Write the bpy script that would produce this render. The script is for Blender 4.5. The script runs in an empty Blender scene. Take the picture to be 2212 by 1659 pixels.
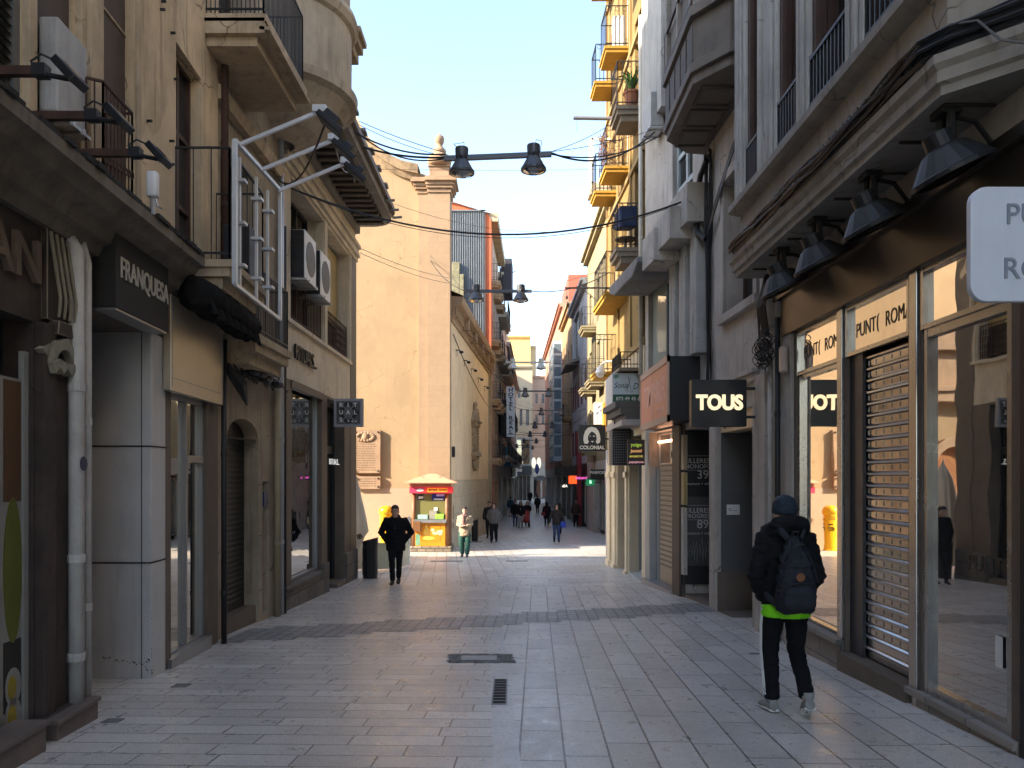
import bpy, bmesh, math, random
from mathutils import Vector, Matrix, noise
SC = bpy.context.scene
COL = SC.collection
RND = random.Random(11)
rad = math.radians
# ---------------------------------------------------------------- camera model (photo measured on a 2212 px wide copy)
CX, HY, FP, CZ = 1106.0, 1030.0, 1660.0, 1.62
def X_(px, Y): return (px - CX) * Y / FP
def Z_(py, Y): return CZ + (HY - py) * Y / FP
GP = [(-40, 1.2), (0, 0), (6, -.27), (12, -.54), (17, -.75), (22, -.9), (25, -.965), (28, -1.02), (33, -1.18), (43, -1.45),
      (50, -1.6), (60, -1.72), (80, -1.78), (95, -1.7), (110, -1.6), (450, -1.6)]
def gz(y):
    for (a, za), (b, zb) in zip(GP, GP[1:]):
        if y <= b: return za + (zb - za) * (y - a) / (b - a)
    return GP[-1][1]
class S:                      # a wall along the street: u = world Y, v = height, w = distance out into the street
    def __init__(s, a, b, sg): s.a, s.b, s.sg = a, b, sg
    def p(s, u, v, w): return (s.a + s.b * u + s.sg * w, u, v)
    def Y(s, px, w=0): return (s.a + s.sg * w) / ((px - CX) / FP - s.b)
    right = property(lambda s: Vector((0, s.sg, 0)) + Vector((s.b * s.sg, 0, 0)))
    out = property(lambda s: Vector((s.sg, 0, 0)))
class Fc:                     # a wall across the street, facing the camera: u = world X
    def __init__(s, Y): s.y = Y
    def p(s, u, v, w): return (u, s.y - w, v)
    right = Vector((1, 0, 0)); out = Vector((0, -1, 0))
# ---------------------------------------------------------------- mesh builder
class MB:
    def __init__(s, fr=None): s.v, s.f, s.m, s.fr, s.mi = [], [], [], fr, 0
    def P(s, a, b, c): return s.fr.p(a, b, c) if s.fr else (a, b, c)
    def add(s, vs, fs):
        n = len(s.v); s.v += [tuple(x) for x in vs]
        for f in fs: s.f.append([n + i for i in f]); s.m.append(s.mi)
        return s
    def box(s, a0, a1, b0, b1, c0, c1, mi=None):
        if mi is not None: s.mi = mi
        vs = [s.P(a, b, c) for a in (a0, a1) for b in (b0, b1) for c in (c0, c1)]
        return s.add(vs, [(0, 1, 3, 2), (4, 6, 7, 5), (0, 4, 5, 1), (2, 3, 7, 6), (0, 2, 6, 4), (1, 5, 7, 3)])
    def quad(s, *ps): return s.add(ps, [tuple(range(len(ps)))])
    def rect(s, a0, a1, b0, b1, c): return s.quad(s.P(a0, b0, c), s.P(a1, b0, c), s.P(a1, b1, c), s.P(a0, b1, c))
    def prism(s, pts, c0, c1):              # outline (a,b) pushed from c0 to c1
        n = len(pts)
        vs = [s.P(a, b, c0) for a, b in pts] + [s.P(a, b, c1) for a, b in pts]
        return s.add(vs, [tuple(range(n)), tuple(range(2 * n - 1, n - 1, -1))] + [(i, (i + 1) % n, n + (i + 1) % n, n + i) for i in range(n)])
    def profile(s, u0, u1, pts):            # outline (w,v) pulled along u
        n = len(pts)
        vs = [s.P(u0, v, w) for w, v in pts] + [s.P(u1, v, w) for w, v in pts]
        return s.add(vs, [tuple(range(n)), tuple(range(2 * n - 1, n - 1, -1))] + [(i, (i + 1) % n, n + (i + 1) % n, n + i) for i in range(n)])
    def tube(s, pts, r, n=6, cap=True, world=True):
        pts = [Vector(p) for p in pts]; k = len(pts)
        rs = r if isinstance(r, (list, tuple)) else [r] * k
        vs, fs, prev = [], [], None
        for i, p in enumerate(pts):
            t = (pts[min(i + 1, k - 1)] - pts[max(i - 1, 0)])
            if t.length < 1e-9: t = Vector((0, 0, 1))
            t.normalize()
            if prev is None:
                a = Vector((0, 0, 1)) if abs(t.z) < .9 else Vector((1, 0, 0))
                e = t.cross(a).normalized()
            else:
                e = (prev - t * prev.dot(t))
                e = e.normalized() if e.length > 1e-6 else t.orthogonal().normalized()
            prev = e; g = t.cross(e)
            rr = rs[i] if isinstance(rs[i], (tuple, list)) else (rs[i], rs[i])
            for j in range(n):
                q = 2 * math.pi * (j + .5) / n
                vs.append(p + e * math.cos(q) * rr[0] + g * math.sin(q) * rr[1])
        for i in range(k - 1):
            for j in range(n):
                fs.append((i * n + j, i * n + (j + 1) % n, (i + 1) * n + (j + 1) % n, (i + 1) * n + j))
        if cap: fs += [tuple(range(n - 1, -1, -1)), tuple((k - 1) * n + j for j in range(n))]
        return s.add(vs, fs)
    def lathe(s, c, prof, n=16, a0=0, a1=360, sx=1, sy=1):    # prof: (radius, z) about a vertical axis
        full = abs(a1 - a0) >= 360; m = n if full else n + 1
        vs, fs = [], []
        for r, z in prof:
            for j in range(m):
                q = rad(a0 + (a1 - a0) * j / n)
                vs.append((c[0] + math.cos(q) * r * sx, c[1] + math.sin(q) * r * sy, c[2] + z))
        for i in range(len(prof) - 1):
            for j in range(m if full else n):
                fs.append((i * m + j, i * m + (j + 1) % m, (i + 1) * m + (j + 1) % m, (i + 1) * m + j))
        if full: fs += [tuple(range(m - 1, -1, -1)), tuple((len(prof) - 1) * m + j for j in range(m))]
        return s.add(vs, fs)
    def ell(s, c, r, n=12, k=8):
        prof = [(max(math.sin(math.pi * i / k), .02), -math.cos(math.pi * i / k)) for i in range(k + 1)]
        vs, fs = [], []
        for a, z in prof:
            for j in range(n):
                q = 2 * math.pi * j / n
                vs.append((c[0] + math.cos(q) * a * r[0], c[1] + math.sin(q) * a * r[1], c[2] + z * r[2]))
        for i in range(k):
            for j in range(n): fs.append((i * n + j, i * n + (j + 1) % n, (i + 1) * n + (j + 1) % n, (i + 1) * n + j))
        fs += [tuple(range(n - 1, -1, -1)), tuple(k * n + j for j in range(n))]
        return s.add(vs, fs)
    def rings(s, rs):                        # list of equal-length point loops
        n = len(rs[0]); vs = [p for r in rs for p in r]; fs = []
        for i in range(len(rs) - 1):
            for j in range(n): fs.append((i * n + j, i * n + (j + 1) % n, (i + 1) * n + (j + 1) % n, (i + 1) * n + j))
        fs += [tuple(range(n - 1, -1, -1)), tuple((len(rs) - 1) * n + j for j in range(n))]
        return s.add(vs, fs)
    def wall(s, u0, u1, v0, v1, holes=(), w=0.0):   # holes: (u0,u1,v0,v1,depth); real openings with reveals
        us = sorted({u0, u1} | {min(max(x, u0), u1) for h in holes for x in h[:2]})
        vs_ = sorted({v0, v1} | {min(max(x, v0), v1) for h in holes for x in h[2:4]})
        for a, b in zip(us, us[1:]):
            for c, d in zip(vs_, vs_[1:]):
                m, k = (a + b) / 2, (c + d) / 2
                if any(h[0] < m < h[1] and h[2] < k < h[3] for h in holes): continue
                s.quad(s.P(a, c, w), s.P(b, c, w), s.P(b, d, w), s.P(a, d, w))
        for a, b, c, d, q in holes:
            a, b, c, d = max(a, u0), min(b, u1), max(c, v0), min(d, v1)
            for p1, p2 in (((a, c), (a, d)), ((b, c), (b, d)), ((a, c), (b, c)), ((a, d), (b, d))):
                s.quad(s.P(p1[0], p1[1], w), s.P(p2[0], p2[1], w), s.P(p2[0], p2[1], w - q), s.P(p1[0], p1[1], w - q))
        return s
    def shell(s, u0, u1, v0, v1, depth, w=0.0):     # sides, back and top of a building behind its front wall
        A = lambda u, v, q: s.P(u, v, q)
        s.quad(A(u0, v0, w), A(u0, v1, w), A(u0, v1, w - depth), A(u0, v0, w - depth))
        s.quad(A(u1, v0, w), A(u1, v1, w), A(u1, v1, w - depth), A(u1, v0, w - depth))
        s.quad(A(u0, v0, w - depth), A(u1, v0, w - depth), A(u1, v1, w - depth), A(u0, v1, w - depth))
        s.quad(A(u0, v1, w), A(u1, v1, w), A(u1, v1, w - depth), A(u0, v1, w - depth))
        return s
    def rail(s, pts, z0, z1, step=.12, r=.008, rr=.014, low=.08, n=4):   # iron railing along world XY points
        for (xa, ya), (xb, yb) in zip(pts, pts[1:]):
            L = math.hypot(xb - xa, yb - ya); k = max(1, round(L / step))
            for i in range(k + 1):
                t = i / k; x, y = xa + (xb - xa) * t, ya + (yb - ya) * t
                s.tube([(x, y, z0), (x, y, z1)], r if 0 < i < k else r * 1.5, n, False)
            for z in (z1, z0 + low): s.tube([(xa, ya, z), (xb, yb, z)], rr, n)
        return s
    def text(s, body, org, right, up, size, bold=.0, ext=.004, align='CENTER', sx=1.0, shear=0):
        cu = bpy.data.curves.new('t', 'FONT'); cu.body = body; cu.size = size; cu.align_x = align; cu.align_y = 'CENTER'
        cu.offset = bold; cu.extrude = ext; cu.resolution_u = 4; cu.shear = shear
        o = bpy.data.objects.new('t', cu); COL.objects.link(o)
        dg = bpy.context.evaluated_depsgraph_get(); dg.update()
        me = o.evaluated_get(dg).to_mesh()
        R, U = Vector(right).normalized(), Vector(up).normalized(); N = R.cross(U)
        vs = [Vector(org) + R * (v.co.x * sx) + U * v.co.y + N * v.co.z for v in me.vertices]
        s.add(vs, [tuple(p.vertices) for p in me.polygons])
        o.evaluated_get(dg).to_mesh_clear(); bpy.data.objects.remove(o); bpy.data.curves.remove(cu)
        return s
    def build(s, name, mats, base=(0, 0, 0), parent=None, label=None, smooth=False, bevel=0, recalc=True):
        me = bpy.data.meshes.new(name); bx, by, bz = base
        me.from_pydata([(x - bx, y - by, z - bz) for x, y, z in s.v], [], s.f)
        mats = mats if isinstance(mats, (list, tuple)) else [mats]
        for m in mats: me.materials.append(m)
        me.polygons.foreach_set('material_index', [min(i, len(mats) - 1) for i in s.m])
        b = bmesh.new(); b.from_mesh(me)
        if recalc: bmesh.ops.recalc_face_normals(b, faces=b.faces)
        if bevel: bmesh.ops.bevel(b, geom=b.edges[:], offset=bevel, segments=2, affect='EDGES', profile=.5, clamp_overlap=True)
        b.to_mesh(me); b.free()
        if smooth: me.polygons.foreach_set('use_smooth', [True] * len(me.polygons))
        me.update()
        o = bpy.data.objects.new(name, me); COL.objects.link(o)
        if parent: o.parent = parent
        else: o.location = base
        if label: o['label'] = label
        return o
def tag(o, label=None, cat=None, group=None, kind=None):
    for k, v in (('label', label), ('category', cat), ('group', group), ('kind', kind)):
        if v: o[k] = v
    return o
class Thing:
    def __init__(s, name, label, cat, base, group=None):
        s.o = bpy.data.objects.new(name, None); COL.objects.link(s.o); s.o.empty_display_size = .2
        s.b = tuple(base); s.o.location = s.b; tag(s.o, label, cat, group)
    def part(s, name, mb, mat, parent=None, **k): return mb.build(name, mat, s.b, parent or s.o, **k)
def single(name, mb, mat, label, cat, group=None, kind=None, **k):
    xs, ys, zs = zip(*mb.v)
    o = mb.build(name, mat, ((min(xs) + max(xs)) / 2, (min(ys) + max(ys)) / 2, min(zs)), **k)
    return tag(o, label, cat, group, kind)
def dup(o, delta=(0, 0, 0), label=None, rz=0):
    kids = [c for c in COL.objects if c.parent == o]
    c = o.copy(); COL.objects.link(c)
    c.location = Vector(o.location) + Vector(delta); c.rotation_euler.z = o.rotation_euler.z + rz
    if label: c['label'] = label
    for k in kids:
        d = k.copy(); COL.objects.link(d); d.parent = c
        for g in [x for x in COL.objects if x.parent == k]:
            e = g.copy(); COL.objects.link(e); e.parent = d
    return c
def organic(name, mb, mat, base, parent, vox, wr=0, freq=9, smooth=2, seed=0, label=None):
    """fuse overlapping lofts into one continuous skin, then relax and crease it"""
    me = bpy.data.meshes.new('tmp'); me.from_pydata([(a - base[0], b - base[1], c - base[2]) for a, b, c in mb.v], [], mb.f)
    b = bmesh.new(); b.from_mesh(me); bmesh.ops.recalc_face_normals(b, faces=b.faces); b.to_mesh(me); b.free()
    o = bpy.data.objects.new('tmp', me); COL.objects.link(o)
    md = o.modifiers.new('r', 'REMESH'); md.mode = 'VOXEL'; md.voxel_size = vox
    dg = bpy.context.evaluated_depsgraph_get(); dg.update()
    nm = bpy.data.meshes.new_from_object(o.evaluated_get(dg)); bpy.data.objects.remove(o)
    b = bmesh.new(); b.from_mesh(nm)
    for _ in range(smooth): bmesh.ops.smooth_vert(b, verts=b.verts, factor=.5, use_axis_x=True, use_axis_y=True, use_axis_z=True)
    if wr:
        b.normal_update()
        for v in b.verts:
            p = v.co * freq; d = .8 * noise.noise(Vector((p.x, p.y, p.z * 1.7 + seed))) + .8 * (.45 - abs(noise.noise(Vector((p.x * 1.1 + seed, p.y * 1.1, p.z * 2.2))) * 2)) + .35 * noise.noise(Vector((p.x * 2.6, p.y * 2.6, p.z * 4.4 + seed)))
            v.co += v.normal * (d * wr)
    b.to_mesh(nm); b.free(); nm.name = name; nm.materials.clear(); nm.materials.append(mat); nm.polygons.foreach_set('use_smooth', [True] * len(nm.polygons))
    r = bpy.data.objects.new(name, nm); COL.objects.link(r)
    if parent: r.parent = parent
    else: r.location = base
    if label: r['label'] = label
    return r
# ---------------------------------------------------------------- materials
_mc = {}
def _nt(name):
    m = bpy.data.materials.new(name); m.use_nodes = True
    nt = m.node_tree; return m, nt, nt.nodes['Principled BSDF']
def N(nt, t, **k):
    n = nt.nodes.new(t)
    for a, b in k.items():
        if a in n.inputs: n.inputs[a].default_value = b
        else: setattr(n, a, b)
    return n
def mixc(nt, fac, a, b, mode='MIX'):
    n = nt.nodes.new('ShaderNodeMix'); n.data_type = 'RGBA'; n.blend_type = mode
    for i, v in ((0, fac), (6, a), (7, b)):
        if hasattr(v, 'is_linked'): nt.links.new(v, n.inputs[i])
        elif isinstance(v, (int, float)): n.inputs[i].default_value = v
        else: n.inputs[i].default_value = (*v[:3], 1)
    return n.outputs[2]
def ramp(nt, src, p0, p1, v0=0.0, v1=1.0):
    n = nt.nodes.new('ShaderNodeMapRange'); n.inputs[1].default_value, n.inputs[2].default_value = p0, p1
    n.inputs[3].default_value, n.inputs[4].default_value = v0, v1
    nt.links.new(src, n.inputs[0]); return n.outputs[0]
def coords(nt, scale=(1, 1, 1), rot=(0, 0, 0), loc=(0, 0, 0)):
    t = nt.nodes.new('ShaderNodeTexCoord'); mp = nt.nodes.new('ShaderNodeMapping')
    mp.inputs['Scale'].default_value = scale; mp.inputs['Rotation'].default_value = rot; mp.inputs['Location'].default_value = loc
    nt.links.new(t.outputs['Object'], mp.inputs[0]); return mp.outputs[0]
def noise_(nt, vec, scale, detail=4, rough=.6):
    n = N(nt, 'ShaderNodeTexNoise'); n.inputs['Scale'].default_value = scale; n.inputs['Detail'].default_value = detail
    n.inputs['Roughness'].default_value = rough; nt.links.new(vec, n.inputs['Vector']); return n.outputs['Fac']
def bump(nt, b, h, strength, dist=.01):
    n = nt.nodes.new('ShaderNodeBump'); n.inputs['Strength'].default_value = strength; n.inputs['Distance'].default_value = dist
    nt.links.new(h, n.inputs['Height']); nt.links.new(n.outputs[0], b.inputs['Normal'])
def M(name, col, rough=.7, var=.18, sc=1.5, streak=0, bmp=.25, bsc=30, metal=0, spec=.4, dirt=None, speck=0, old=0):
    """weathered surface: broad blotches, optional vertical rain streaks, fine grain"""
    if name in _mc: return _mc[name]
    m, nt, b = _nt(name); v = coords(nt)
    n1 = noise_(nt, v, sc, 6, .65)
    c = mixc(nt, ramp(nt, n1, .3, .7), [x * (1 - var) for x in col], [min(1, x * (1 + var)) for x in col])
    if var:
        n4 = noise_(nt, v, sc * 7, 5, .75); c = mixc(nt, ramp(nt, n4, .55, .85, 0, min(.6, var * 1.6)), c, [x * .62 for x in col])
    if streak:
        n2 = noise_(nt, coords(nt, (5, 5, .35)), 1.6, 5, .7)
        c = mixc(nt, ramp(nt, n2, .52, .78, 0, streak), c, dirt or [x * .35 for x in col])
    if old:                                  # repaired patches with hard edges and hairline cracks
        n5 = noise_(nt, coords(nt, (1, 1, .6), loc=(5, 2, 1)), .55, 6, .55)
        c = mixc(nt, ramp(nt, n5, .56, .575, 0, old * .55), c, [x * .74 for x in col]); c = mixc(nt, ramp(nt, n5, .40, .385, 0, old * .6), c, [min(1, x * 1.22) for x in col])
        vo = N(nt, 'ShaderNodeTexVoronoi'); vo.feature = 'DISTANCE_TO_EDGE'; vo.inputs['Scale'].default_value = .9
        wv = nt.nodes.new('ShaderNodeVectorMath'); wv.operation = 'MULTIPLY_ADD'; n6 = N(nt, 'ShaderNodeTexNoise'); n6.inputs['Scale'].default_value = 3; nt.links.new(v, n6.inputs['Vector'])
        nt.links.new(n6.outputs['Color'], wv.inputs[0]); wv.inputs[1].default_value = (.35, .35, .35); nt.links.new(v, wv.inputs[2]); nt.links.new(wv.outputs[0], vo.inputs['Vector'])
        ck = nt.nodes.new('ShaderNodeMath'); ck.operation = 'MULTIPLY'; nt.links.new(ramp(nt, vo.outputs['Distance'], .010, .004, 0, 1), ck.inputs[0]); nt.links.new(ramp(nt, n1, .5, .58, 0, old), ck.inputs[1])
        c = mixc(nt, ck.outputs[0], c, [x * .3 for x in col])
    if speck:
        n3 = noise_(nt, v, 90, 2, .5); c = mixc(nt, ramp(nt, n3, .58, .72, 0, speck), c, [x * .4 for x in col])
    nt.links.new(c, b.inputs['Base Color'])
    b.inputs['Roughness'].default_value = rough; b.inputs['Metallic'].default_value = metal; b.inputs['Specular IOR Level'].default_value = spec
    if var: nt.links.new(ramp(nt, n1, .2, .8, max(.04, rough - .1), min(1, rough + .1)), b.inputs['Roughness'])
    if bmp: bump(nt, b, noise_(nt, v, bsc, 5, .6), bmp)
    _mc[name] = m; return m
def MBrick(name, c1, c2, mort, bw, rh, ms=.012, axis='Y', rough=.8, bmp=.5, streak=.0, off=.5, var=.12):
    """coursed ashlar on a vertical wall; axis = world axis the courses run along"""
    m, nt, b = _nt(name)
    t = nt.nodes.new('ShaderNodeTexCoord'); sp = nt.nodes.new('ShaderNodeSeparateXYZ'); cb = nt.nodes.new('ShaderNodeCombineXYZ')
    nt.links.new(t.outputs['Object'], sp.inputs[0]); nt.links.new(sp.outputs[axis], cb.inputs[0]); nt.links.new(sp.outputs['Z'], cb.inputs[1])
    k = nt.nodes.new('ShaderNodeTexBrick'); nt.links.new(cb.outputs[0], k.inputs['Vector'])
    k.offset = off; k.inputs['Scale'].default_value = 1; k.inputs['Brick Width'].default_value = bw; k.inputs['Row Height'].default_value = rh
    k.inputs['Mortar Size'].default_value = ms; k.inputs['Mortar Smooth'].default_value = .3
    for i, c in (('Color1', c1), ('Color2', c2), ('Mortar', mort)): k.inputs[i].default_value = (*c, 1)
    v = coords(nt); n1 = noise_(nt, v, 2.2, 6, .7)
    c = mixc(nt, ramp(nt, n1, .3, .75, 0, var * 2.2), k.outputs['Color'], [x * .45 for x in c1])
    if streak:
        n2 = noise_(nt, coords(nt, (5, 5, .3)), 1.5, 5, .7); c = mixc(nt, ramp(nt, n2, .5, .8, 0, streak), c, [x * .3 for x in c1])
    nt.links.new(c, b.inputs['Base Color']); b.inputs['Roughness'].default_value = rough
    h = nt.nodes.new('ShaderNodeMath'); h.operation = 'SUBTRACT'; nt.links.new(noise_(nt, v, 25, 5), h.inputs[0]); nt.links.new(k.outputs['Fac'], h.inputs[1])
    bump(nt, b, h.outputs[0], bmp, .012); return m
def MPave(name, rot, bw, rh, c1, c2, mort, off=.35, ms=.008, loc=(0, 0, 0), rough=.34):
    m, nt, b = _nt(name); v = coords(nt, rot=(0, 0, rot), loc=loc)
    k = nt.nodes.new('ShaderNodeTexBrick'); nt.links.new(v, k.inputs['Vector'])
    k.offset = off; k.offset_frequency = 2; k.squash = .8; k.squash_frequency = 3
    k.inputs['Scale'].default_value = 1; k.inputs['Brick Width'].default_value = bw; k.inputs['Row Height'].default_value = rh
    k.inputs['Mortar Size'].default_value = ms; k.inputs['Mortar Smooth'].default_value = .15; k.inputs['Bias'].default_value = 0.0
    for i, c in (('Color1', c1), ('Color2', c2), ('Mortar', mort)): k.inputs[i].default_value = (*c, 1)
    w = coords(nt); n1 = noise_(nt, w, .9, 7, .7); n2 = noise_(nt, w, 7, 5, .7); n3 = noise_(nt, w, 85, 2, .5)
    c = mixc(nt, ramp(nt, n1, .35, .75, 0, .38), k.outputs['Color'], [x * .5 for x in c1])
    c = mixc(nt, ramp(nt, n2, .5, .75, 0, .35), c, [x * .62 for x in c2])
    c = mixc(nt, ramp(nt, n3, .55, .7, 0, .5), c, [x * .42 for x in c1])
    c = mixc(nt, ramp(nt, n3, .45, .3, 0, .6), c, [min(1, x * 1.6) for x in c1])
    vo = N(nt, 'ShaderNodeTexVoronoi'); vo.inputs['Scale'].default_value = 1.7; nt.links.new(w, vo.inputs['Vector'])
    c = mixc(nt, ramp(nt, vo.outputs['Distance'], .055, .035, 0, .6), c, [x * .3 for x in c1])
    n5 = noise_(nt, coords(nt, (.5, .16, 1), loc=(3, 1, 0)), 1.3, 6, .7); c = mixc(nt, ramp(nt, n5, .52, .74, 0, .45), c, [x * .55 for x in c1])
    nt.links.new(c, b.inputs['Base Color'])
    nt.links.new(ramp(nt, n2, .3, .7, rough - .12, rough + .14), b.inputs['Roughness'])
    b.inputs['Specular IOR Level'].default_value = .75
    h = nt.nodes.new('ShaderNodeMath'); h.operation = 'SUBTRACT'; nt.links.new(ramp(nt, n3, .2, .8, 0, .35), h.inputs[0]); nt.links.new(k.outputs['Fac'], h.inputs[1])
    bump(nt, b, h.outputs[0], .5, .005); return m
def MGlass(name, tint=(.02, .022, .022), refl=.55, wav=.012, rough=.015, gcol=(.9, .9, .88), sc=1.3):
    """coated shop glass: mirror-like film over a dark interior"""
    m, nt, b = _nt(name); nt.nodes.remove(b)
    d = N(nt, 'ShaderNodeBsdfDiffuse'); d.inputs[0].default_value = (*tint, 1)
    g = N(nt, 'ShaderNodeBsdfGlossy'); g.inputs[0].default_value = (*gcol, 1); g.inputs['Roughness'].default_value = rough
    x = N(nt, 'ShaderNodeMixShader'); lw = N(nt, 'ShaderNodeFresnel'); lw.inputs['IOR'].default_value = 1.5
    nt.links.new(ramp(nt, lw.outputs[0], .04, .6, refl, min(1, refl + .4)), x.inputs[0])
    nt.links.new(d.outputs[0], x.inputs[1]); nt.links.new(g.outputs[0], x.inputs[2])
    if wav:
        bp = N(nt, 'ShaderNodeBump'); bp.inputs['Strength'].default_value = 1; bp.inputs['Distance'].default_value = wav
        nt.links.new(noise_(nt, coords(nt), sc, 2, .5), bp.inputs['Height']); nt.links.new(bp.outputs[0], g.inputs['Normal'])
    nt.links.new(x.outputs[0], nt.nodes['Material Output'].inputs[0]); return m
def MEmit(name, col, st):
    m, nt, b = _nt(name); b.inputs['Base Color'].default_value = (*col, 1); b.inputs['Emission Color'].default_value = (*col, 1)
    b.inputs['Emission Strength'].default_value = st; return m
# ---------------------------------------------------------------- palette
m_tan = M('tan_render', (.53, .405, .255), .9, .34, .9, .9, bmp=.45, bsc=18, old=.8)
m_tan2 = M('sand_render', (.44, .34, .225), .9, .32, 1.3, .85, bmp=.4, bsc=18, old=.8)
m_beige = M('beige_limestone', (.60, .515, .385), .75, .18, 1.4, .5, old=.8)
m_brown = M('brown_sandstone', (.05, .037, .031), .9, .45, 3, .3, bmp=.9, bsc=9, old=.8)
m_bstone = M('brown_granite', (.135, .105, .08), .6, .25, 2.5, .2, speck=.4)
m_dark = M('dark_recess', (.03, .026, .023), .9, .2)
m_iron = M('black_iron', (.018, .018, .02), .5, .3, bmp=.1)
m_rust = M('rusty_iron', (.06, .03, .02), .8, .4, 6)
m_black = M('black_panel', (.016, .016, .018), .35, .15, bmp=.05)
m_white = M('white_panel', (.54, .53, .52), .5, .1, 1, .3)
m_wpaint = M('white_paint', (.72, .71, .68), .45, .08, 2, .1)
m_cream = M('cream_stone', (.62, .51, .345), .75, .12, 1.5, .2)
m_grey = M('grey_render', (.42, .385, .34), .85, .25, 1.1, .7, old=.8)
m_greyl = M('pale_grey_render', (.36, .355, .33), .8, .2, 1.2, .85, dirt=(.08, .07, .06), old=.8)
m_soffit = M('stained_concrete', (.26, .238, .205), .85, .3, 1.2, .75, old=.8)
m_wood = M('brown_wood', (.07, .038, .028), .6, .3, 3, .3)
m_steel = M('brushed_steel', (.3, .3, .3), .45, .08, 3, metal=.5, bmp=0)
m_galv = M('galvanised_steel', (.5, .51, .52), .42, .12, 4, metal=.85, bmp=.05)
m_alu = M('grey_aluminium', (.34, .34, .34), .4, .1, 2, metal=.7, bmp=.04)
m_pipe = M('chipped_white_pipe', (.50, .48, .45), .5, .22, 3, .5, speck=.25)
m_cable = M('black_cable', (.014, .014, .015), .5, .1, bmp=0)
m_gcable = M('grey_cable', (.12, .12, .12), .5, .1, bmp=0)
m_yel = M('ochre_yellow_render', (.23, .152, .054), .85, .15, 1, .35, old=.8)
m_letter = M('pale_letters', (.75, .72, .64), .4, .02, bmp=0)
m_lblack = M('black_letters', (.012, .012, .012), .4, .02, bmp=0)
m_pane = MGlass('dark_pane', (.012, .013, .014), .12, .01)
m_shopg = MGlass('shop_glass', (.02, .02, .02), .3, .008)
m_mirror = MGlass('coated_shop_glass', (.02, .018, .014), .62, .012, gcol=(.95, .9, .82), sc=1.1)
# ---------------------------------------------------------------- ground, sloping gently down the street
def gut(y): return -.03 - .033 * (y - 4.86)
rows = [-40, -20, -8] + [i * .5 for i in range(-8, 130)] + list(range(66, 116, 2)) + [130, 160, 220, 320, 450]
mb = MB(); nr = len(rows); BEND = 16.2
for i in range(nr - 1):
    a, b = rows[i], rows[i + 1]
    for k in range(3):
        def cx(y):
            y2 = min(y, BEND); g = gut(y2) + (.085 * (y - BEND) if y > BEND else 0)
            return [-80, g - .09, g + .09, 80][k], [-80, g - .09, g + .09, 80][k + 1]
        l0, r0 = cx(a); l1, r1 = cx(b)
        n = len(mb.v); mb.v += [(l0, a, gz(a)), (r0, a, gz(a)), (r1, b, gz(b)), (l1, b, gz(b))]
        mb.f.append([n, n + 1, n + 2, n + 3]); mb.m.append((0 if k == 0 else 2 if k == 1 else 1) if b <= BEND + .3 else (4 if k == 0 else 2 if k == 1 else 3))
pc = ((.50, .46, .41), (.70, .65, .59), (.05, .045, .04))
mp = [MPave('paving_across', .033, .66, .23, *pc, ms=.0065), MPave('paving_along', .033 + math.pi / 2, .85, .30, *pc, loc=(0, .12, 0)),
      MPave('paving_channel', .033 + math.pi / 2, 1.6, .6, (.52, .49, .45), (.6, .565, .525), (.08, .08, .08), ms=.004),
      MPave('paving_far_across', -.085, .8, .36, *pc), MPave('paving_far_along', -.085 + math.pi / 2, 1.1, .32, *pc)]
g = mb.build('ground', mp, recalc=False); g['kind'] = 'structure'
for p in g.data.polygons:
    if p.normal.z < 0: p.flip()
# dark band of small setts crossing the street, with stepped edges
mb = MB(); x = -3.62; i = 0
while x < 3.3:
    c = 9.55 + (x + 3.5) * .43; c = round(c / .22) * .22
    if x + .3 < gut(c) - .05 or x > gut(c) + .12 or True:
        for (ya, yb) in ((c, c + 1.15),):
            mb.quad((x, ya, gz(ya) + .004), (x + .29, ya, gz(ya) + .004), (x + .29, yb, gz(yb) + .004), (x, yb, gz(yb) + .004))
    x += .29; i += 1
o = mb.build('paving_band', MPave('dark_setts', .033 + math.pi / 2, .29, .155, (.24, .232, .222), (.33, .32, .31), (.05, .048, .045), ms=.012, rough=.45)); o['kind'] = 'structure'
# drain, covers
def flat_thing(name, label, cat, x, y, w, d, mat, slots=0, along=True):
    z = gz(y); mb = MB(); t = .006
    mb.box(x - w / 2, x + w / 2, y - d / 2, y + d / 2, z - .03, z + t); mb.v = [(a, b, c + gz(b) - z) for a, b, c in mb.v]
    if not slots: return single(name, mb, mat, label, cat)
    th = Thing(name, label, cat, (x, y, z)); f = th.part('frame', mb, mat)
    sl = math.atan2(gz(y + .5) - gz(y - .5), 1)
    if slots:
        m2 = MB()
        for k in range(slots):
            if along:
                yy = y - d / 2 + d * (k + .5) / slots; zz = z + (yy - y) * math.tan(sl) + t
                m2.box(x - w * .4, x + w * .4, yy - d / slots * .28, yy + d / slots * .28, zz - .012, zz + .004)
            else:
                xx = x - w / 2 + w * (k + .5) / slots
                m2.box(xx - w / slots * .25, xx + w / slots * .25, y - d * .4, y + d * .4, z - .01, z + t + .003)
        th.part('slots', m2, m_dark)
    return th
def gy(py):                                   # ground depth under a photo row
    lo, hi = 2.0, 120.0
    for _ in range(50):
        m = (lo + hi) / 2
        if HY + FP * (CZ - gz(m)) / m > py: lo = m
        else: hi = m
    return lo
m_castiron = M('worn_cast_iron', (.2, .2, .2), .5, .4, 9, metal=.4, bsc=60)
def cover(px0, px1, py0, py1, name, label, mat, slots=0, along=True, cat='drain cover'):
    ya, yb = gy(py1), gy(py0); y = (ya + yb) / 2
    return flat_thing(name, label, cat, (X_(px0, y) + X_(px1, y)) / 2, y, X_(px1, y) - X_(px0, y), yb - ya, mat, slots, along)
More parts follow.
